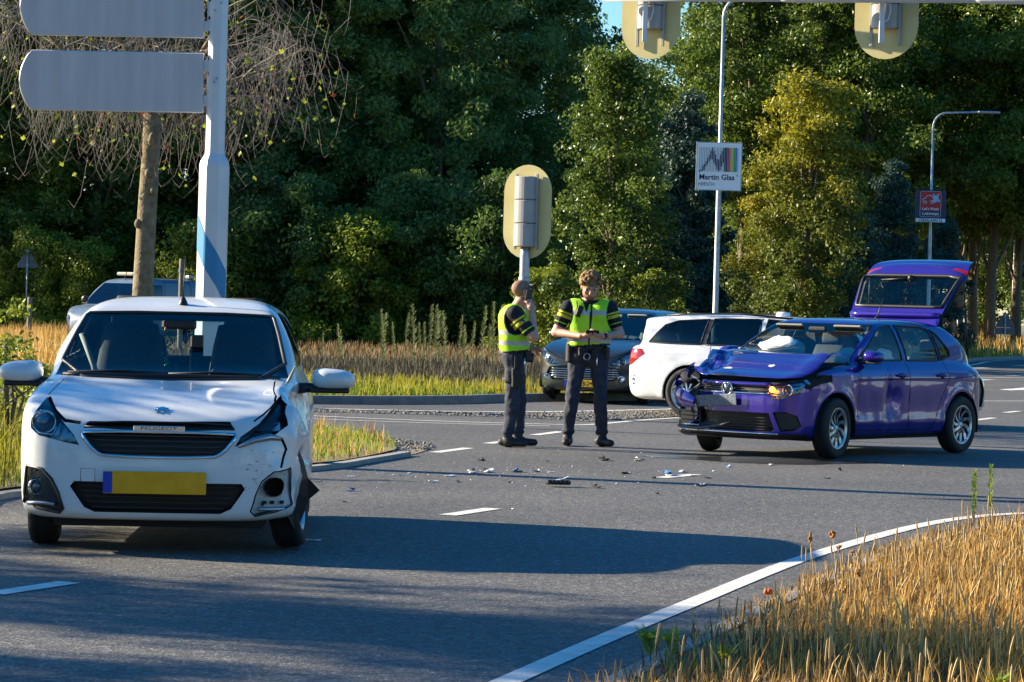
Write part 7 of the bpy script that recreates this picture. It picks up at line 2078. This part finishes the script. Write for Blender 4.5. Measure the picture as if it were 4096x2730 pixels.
hd, HM = head(B, (-.005, -.055, 1.685), (.05, -.88, -.42), (.04, -.42, .88), 1.06)
B.mesh('body', pA, BM(M_hair), classify_with([q1, q2]))
hb = Body(.006, (-.2, -.3, 1.55), (.2, .2, 2.0)); rh = random.Random(4)
for k in range(150):
    a, t = rh.uniform(0, 6.28), rh.uniform(-.25, 1.0) ** 1.0; q = Vector((math.cos(a) * math.sqrt(max(0, 1 - t * t)) * .088, math.sin(a) * math.sqrt(max(0, 1 - t * t)) * .106 - .016, t * .10 + .055))
    if q.y > .045 and q.z < .085: continue
    if q.z < -.0 and q.y > -.02: continue
    hb.lump(hd(q.x, q.y, q.z), [rh.uniform(.012, .020)] * 3, .008)
hb.mesh('hair', pA, {'skin': M_hair}, lambda B_, C: np.zeros(len(C), int), 0)
torA = [((-.07, .005, 1.08), (-.10, .01, 1.40), .140, .140), ((.07, .005, 1.08), (.10, .01, 1.40), .140, .140), ((-.05, .012, 1.44), (-.15, .015, 1.475), .100, .086), ((.05, .012, 1.44), (.15, .015, 1.475), .100, .086), ((-.06, -.02, 1.1), (.06, -.02, 1.1), .135, .135)]
vest(pA, torA, [((-.235, .01, 1.40), (.075, .3, .16)), ((.235, .01, 1.40), (.075, .3, .16))], 1.06, 1.56, ((0, .01, 1.57), (.10, .14, .085)), [(1.385, 1.435), (1.10, 1.15)], True, zip_x=.005, vneck=(1.41, .30, -.035))
mb = MB(); mb.lathe([(.155, -.03), (.16, -.02), (.16, .025), (.152, .03)], 28, c=(0, 0, 0)); mb.v = [(x * 1.12, y * .86, z + 1.045) for x, y, z in mb.v]; mb.build('belt', M_belt, pA)
for c, s, n_, rz_ in [((-.185, -.04, .985), (.06, .085, .20), 'holster', .3), ((-.06, -.145, 1.0), (.09, .05, .09), 'pouch', 0), ((.055, -.145, .99), (.07, .05, .075), 'pouch', 0), ((.165, -.07, .99), (.06, .07, .13), 'pouch', -.5), ((.0, -.142, 1.045), (.07, .02, .045), 'buckle', 0)]: pouch(pA, c, s, n_, rz_)
mb = MB(); mb.tube([(.075, -.155, .97), (.08, -.16, .90), (.078, -.158, .86)], [.006, .009, .005], 6); mb.build('keys', M_chrome, pA)
mb = MB(); mb.tube([(-.02 + .03 * math.cos(a), -.17, .95 + .035 * math.sin(a)) for a in np.linspace(0, 5.8, 14)], .006, 6, closed=True); mb.build('handcuff', M_galv, pA)
o = pouch(pA, (-.105, -.145, 1.425), (.055, .035, .12), 'radio', 0); o.rotation_euler = (.1, .35, 0)
mb = MB(); mb.tube([(-.13, -.10, 1.53), (-.125, -.14, 1.47), (-.10, -.15, 1.36)], .006, 6); mb.build('radio_cable', M_belt, pA)
mb = MB(); e_ = Vector(WR) - Vector(ER); e_.normalize(); cw = Vector(WR) - e_ * .02; mb.tube([cw - e_ * .012, cw + e_ * .012], .037, 14); mb.box(cw + Vector((.012, -.034, .008)), (.036, .012, .036), bev=.006); mb.build('wrist_watch', M_belt, pA)
ph = empty('mobile_phone', fo + Vector((.025, -.335, 1.205)), 0, 'black phone held in both hands by the curly haired officer', 'phone', 'phones held by the officers'); ph.rotation_euler = (R(-38), 0, R(3))
mb = MB(); mb.box((0, 0, 0), (.14, .072, .010), bev=.004); mb.build('case', M_belt, ph); mb = MB(); mb.box((0, .0, .0055), (.128, .064, .003)); mb.build('screen', mat('phone_glass', (.01, .01, .012), .1), ph)

# ---- bald officer, back to us and turned right, phone at his ear
fo2 = G(2052, 1788); pB = empty('person', fo2, 0, 'bald bearded officer in yellow vest phoning, seen from behind at his side', 'person')
B = Body(.0068, (-.36, -.42, -.01), (.42, .40, 1.82))
legs(B, [(-.02, -.085, .90), (.00, .085, .90)], [(-.015, -.11, .48), (.05, .10, .48)], [(-.05, -.12, .10), (.04, .13, .10)], [(.10, -.155, .045), (.20, .12, .045)])
B.bone((-.02, -.06, .93), (-.02, .06, .93), .118, .118, .04, 'trousers'); B.bone((-.015, 0, .98), (-.02, 0, 1.08), .132, .13, .05, 'shirt')
for s in (-1, 1): B.bone((-.02, s * .055, 1.08), (-.035, s * .09, 1.33), .118, .115, .05, 'shirt'); B.bone((-.03, s * .05, 1.38), (-.03, s * .175, 1.395), .08, .068, .04, 'shirt')
S1, E1 = (-.03, -.20, 1.385), (.165, -.235, 1.145)
S2, E2 = (-.03, .19, 1.385), (.03, .27, 1.12)
q1 = sleeve(B, S1, E1, .70, .073, .068); q2 = sleeve(B, S2, E2, .62, .072, .066)
W1 = (.145, -.135, 1.40); B.bone(E1, W1, .047, .029, .02); B.bone(E2, (.16, .16, 1.02), .045, .029, .02)
hand(B, W1, (-.22, .12, .95), (-.4, .75, -.1), (.45, .5, .55, .6), 1.0, thumb=-1); hand(B, (.16, .16, 1.02), (.7, -.6, .0), (-.5, -.6, -.5), .6, 1.0, thumb=1)
B.bone((-.02, 0, 1.40), (.035, .0, 1.51), .064, .060, .03, 'skin'); B.lump((-.015, .0, 1.435), (.09, .095, .035), .02, 'shirt')
hd2, HM2 = head(B, (.045, .0, 1.605), (.86, .50, -.06), (0, 0, 1), 1.04)
B.mesh('body', pB, BM(M_stub), classify_with([q1, q2]))
torB = [((-.015, -.06, 1.05), (-.035, -.095, 1.33), .143, .143), ((-.015, .06, 1.05), (-.035, .095, 1.33), .143, .143), ((-.03, -.05, 1.36), (-.03, -.145, 1.39), .108, .09), ((-.03, .05, 1.36), (-.03, .145, 1.39), .108, .09)]
vest(pB, torB, [((.0, -.25, 1.325), (.12, .10, .16)), ((.0, .25, 1.32), (.10, .10, .16))], .985, 1.5, ((.02, 0, 1.485), (.12, .11, .085)), [(1.16, 1.205), (1.055, 1.10)], True)
mb = MB(); mb.lathe([(.155, -.03), (.16, -.02), (.16, .025), (.152, .03)], 28); mb.v = [(x * .9 - .02, y * 1.05, z + .975) for x, y, z in mb.v]; mb.build('belt', M_belt, pB)
for c, s, n_, rz_ in [((.11, -.10, .95), (.07, .06, .11), 'pouch', .6), ((.135, -.02, .93), (.06, .07, .10), 'pouch', 1.4), ((.045, -.155, .93), (.05, .04, .09), 'pouch', .2), ((.01, -.185, .72), (.085, .06, .20), 'thigh_holster', .1), ((.05, -.18, .70), (.04, .05, .13), 'pouch', .1)]: pouch(pB, c, s, n_, rz_)
mb = MB(); mb.box((.005, -.205, .86), (.028, .01, .16), bev=.003); mb.build('holster_strap', M_belt, pB)
mb = MB(); mb.lathe([(.106, -.02), (.108, 0), (.106, .02)], 20); mb.v = [(x - .018, y - .098, z + .70) for x, y, z in mb.v]; mb.build('thigh_strap', M_belt, pB)
mb = MB(); mb.tube([(.085, -.165, .93), (.09, -.17, .87), (.085, -.168, .83)], [.006, .010, .005], 6); mb.build('keys', M_chrome, pB)
mb = MB(); mb.lathe([(.028, 0), (.026, .003), (0, .004)], 16, 'Y', (.052, -.285, 1.30)); o = mb.build('sleeve_badge', mat('badge_blue', (.02, .03, .14), .5), pB); mb = MB(); mb.lathe([(.014, -.002), (0, -.004)], 10, 'Y', (.052, -.287, 1.293)); mb.build('badge_mark', mat('badge_gold', (.6, .35, .05), .4), pB)
mb = MB(); P = [hd2(s_ * .082, -.005 + .0 * 1, .045) for s_ in (1,)]
mb.tube([hd2(.085, -.01, .03), hd2(.083, .05, .062), hd2(.06, .088, .072)], .004, 5); mb.tube([hd2(-.085, -.01, .03), hd2(-.083, .05, .062), hd2(-.06, .088, .072)], .004, 5); mb.tube([hd2(-.06, .09, .072), hd2(-.03, .098, .085), hd2(0, .10, .078), hd2(.03, .098, .085), hd2(.06, .09, .072)], .012, 6); mb.build('sunglasses', M_belt, pB)
ph2 = empty('mobile_phone', fo2 + Vector((.118, -.105, 1.555)), 0, 'dark phone held to his ear by the bald officer', 'phone', 'phones held by the officers'); ph2.rotation_euler = (R(4), R(10), R(28))
mb = MB(); mb.box((0, 0, 0), (.074, .011, .155), bev=.004); mb.build('case', mat('olive_case', (.03, .03, .02), .5), ph2); mb = MB(); mb.box((0, .006, 0), (.066, .003, .14)); mb.build('screen', M_eye, ph2)

for q in (pA, pB): q.scale = (1.09, 1.07, 1.0)
# ================================================================== WRECKAGE ON THE ROAD
M_shardw = mat('white_shard', (.62, .65, .68), .35); M_shardb = mat('blue_shard', (.10, .25, .55), .35); M_shardk = mat('black_shard', (.014, .014, .016), .5); M_shardt = mat('tan_shard', (.45, .36, .24), .6); M_shardg = glass_mat('glass_shard', (.7, .75, .78), 1.0, 1.6)


def plate_piece(mb, L, w, t, r, bend=.2, mi=0, z=0.0):
    """irregular torn sheet, curled, with thickness"""
    n = 9; pts = [(math.cos(a) * L / 2 * r.uniform(.65, 1.05), math.sin(a) * w / 2 * r.uniform(.6, 1.1)) for a in np.linspace(0, 2 * math.pi, n + 1)[:-1]]
    up = [(x, y, z + t + bend * (x / L * 2) ** 2 * w * .5 + r.uniform(0, .006)) for x, y in pts]; dn = [(x, y, q - t) for (x, y, q) in up]
    c0, c1 = (0, 0, z + t + .004), (0, 0, z + .001)
    V = up + dn + [c0, c1]; F = [(i, (i + 1) % n, 2 * n) for i in range(n)] + [(n + (i + 1) % n, n + i, 2 * n + 1) for i in range(n)] + [(i, n + i, n + (i + 1) % n, (i + 1) % n) for i in range(n)]
    mb.add(V, F, mi)


def debris(px, py, L, kind, label, cat='debris', seed=0, rz=None):
    r = random.Random(seed * 13 + px); p = G(px, py); e = empty('debris_piece', p + Vector((0, 0, .001)), r.uniform(0, 6.28) if rz is None else rz, label, cat, 'wreckage scattered on the road')
    m = {'w': M_shardw, 'b': M_shardb, 'k': M_shardk, 't': M_shardt, 'g': M_shardg}
    mb = MB(); plate_piece(mb, L, L * r.uniform(.35, .6), .006, r, r.uniform(.1, .5)); mb.build('fragment', m[kind[0]], e)
    for k, c in enumerate(kind[1:]):
        mb = MB(); plate_piece(mb, L * r.uniform(.4, .7), L * r.uniform(.2, .4), .008, r, .4, z=.012 + .01 * k); mb.build('fragment', m[c], e, (r.uniform(-.2, .2) * L, r.uniform(-.1, .1) * L, 0), (r.uniform(-.3, .3), r.uniform(-.3, .3), r.uniform(0, 3)))
    return e


DL = [(1928, 1845, .09, 'kk', 'small upright black fragment nearest the bald officer'), (2415, 1843, .20, 'kk', 'long flat black strip right of the curly haired officer'), (2555, 1845, .16, 'tw', 'pale tan splinter beside the long black strip'),
      (1890, 1893, .14, 'wwk', 'leftmost cluster of white shards in the middle of the road'), (1955, 1891, .15, 'ww', 'second cluster of white shards in the middle of the road'), (2070, 1890, .15, 'kbb', 'black and blue fragment among the white shards'),
      (2148, 1889, .09, 'kw', 'black and white chip right of the black and blue fragment'), (2205, 1892, .07, 'w', 'small white chip right of the shard clusters'), (1795, 1907, .17, 'w', 'thin white sliver left of the shard clusters'),
      (1735, 1930, .11, 'w', 'white sliver at the left of the wreckage'), (1830, 1930, .10, 'k', 'thin black sliver next to the white sliver'), (1405, 1966, .10, 'bk', 'blue fragment close to the white car'),
      (2385, 1953, .13, 'kk', 'black bracket with a tail, lying nearest the camera'), (2628, 1978, .05, 'k', 'small black lump at the right of the nearest wreckage'), (2805, 1948, .10, 'kw', 'black sliver with white chip right of the wreckage'),
      (2500, 1896, .14, 'k', 'thin black rod in front of the purple car'), (2680, 1905, .22, 'wgb', 'long clear and white lamp cover pieces by the lane dash'), (2730, 1890, .13, 'w', 'white splinter above the lane dash'), (2645, 1890, .06, 'w', 'tiny white chip left of the lane dash'),
      (2615, 1915, .08, 'k', 'small black flake left of the lane dash'), (2775, 1907, .07, 'k', 'small black flake on the lane dash'), (2915, 1872, .08, 'bw', 'pale blue chip in front of the purple car bumper'), (2855, 1888, .05, 'w', 'white chip left of the pale blue chip'),
      (3360, 1884, .09, 'kk', 'black lump right of the purple car front wheel'), (3310, 1917, .07, 'k', 'dark flake below the black lump on the right'), (1378, 2012, .04, 'k', 'black crumb near the torn arch liner'),
      (1472, 1855, .03, 'w', 'white crumb by the island edge'), (1600, 1904, .05, 'w', 'white crumb left of the thin sliver'), (1640, 1896, .05, 'w', 'white crumb between island and shards'), (1405, 1910, .07, 'w', 'white flake near the white car wing'),
      (2840, 1850, .03, 'k', 'dark crumb beside the crushed wheel'), (2190, 1848, .03, 'k', 'dark crumb between officers and black strip'), (2050, 2040, .03, 'w', 'white crumb near the lane dash in the middle'), (1940, 1880, .05, 'k', 'dark crumb above the shard clusters'), (2290, 1868, .03, 'w', 'white crumb left of the black strip'),
      (2040, 1933, .04, 'k', 'dark crumb left of the big black tray'), (2830, 1915, .07, 'k', 'dark flake right of the lane dash'), (1250, 2165, .12, 'w', 'white sliver beside the white car wheel'), (3085, 1862, .11, 'wk', 'pale piece under the purple car front')]
for i, d in enumerate(DL): debris(*d, seed=i)
# the largest piece: a black ribbed tray with a white flap
p = G(2232, 1948); e = empty('debris_tray', p + Vector((0, 0, .002)), .1, 'ribbed black plastic tray with white flap, largest piece on the road', 'debris', 'wreckage scattered on the road')
mb = MB(); mb.box((0, 0, .035), (.20, .10, .035), bev=.012); mb.build('tray', M_shardk, e); mb = MB()
for k in range(6): mb.box((-.085 + k * .034, -.052, .035), (.008, .012, .04), bev=.002)
mb.build('rib', M_shardk, e); mb = MB(); plate_piece(mb, .12, .07, .006, random.Random(2), .3, z=.055); mb.build('flap', M_shardw, e, (.05, .02, 0), (0, -.25, 0))
# glass crumbs nobody could count
rd = np.random.default_rng(77); Pc = np.array([g2(x, y) for x, y in zip(rd.normal(2150, 400, 190), rd.normal(1890, 36, 190))])
tag(pebbles('glass_crumbs', Pc, .003, .008, M_shardw, .004, 78), 'tiny pale crumbs of glass strewn over the road', 'crumbs', kind='stuff')
# damp patch under the purple car
M_wet = mat('damp_asphalt', (.03, .03, .03), .25)
bx = G(3080, 1850); mb = MB(); n = 20; V = [(bx.x + (1.0 + .25 * math.sin(a * 3)) * 1.1 * math.cos(a), bx.y + .3 + (.55 + .12 * math.cos(a * 4)) * math.sin(a), .0035) for a in np.linspace(0, 6.283, n + 1)[:-1]]
mb.add(V, [tuple(range(n))]); tag(mb.build('wet_patch', M_wet), 'dark damp patch under the purple car front', 'stain', kind='stuff')
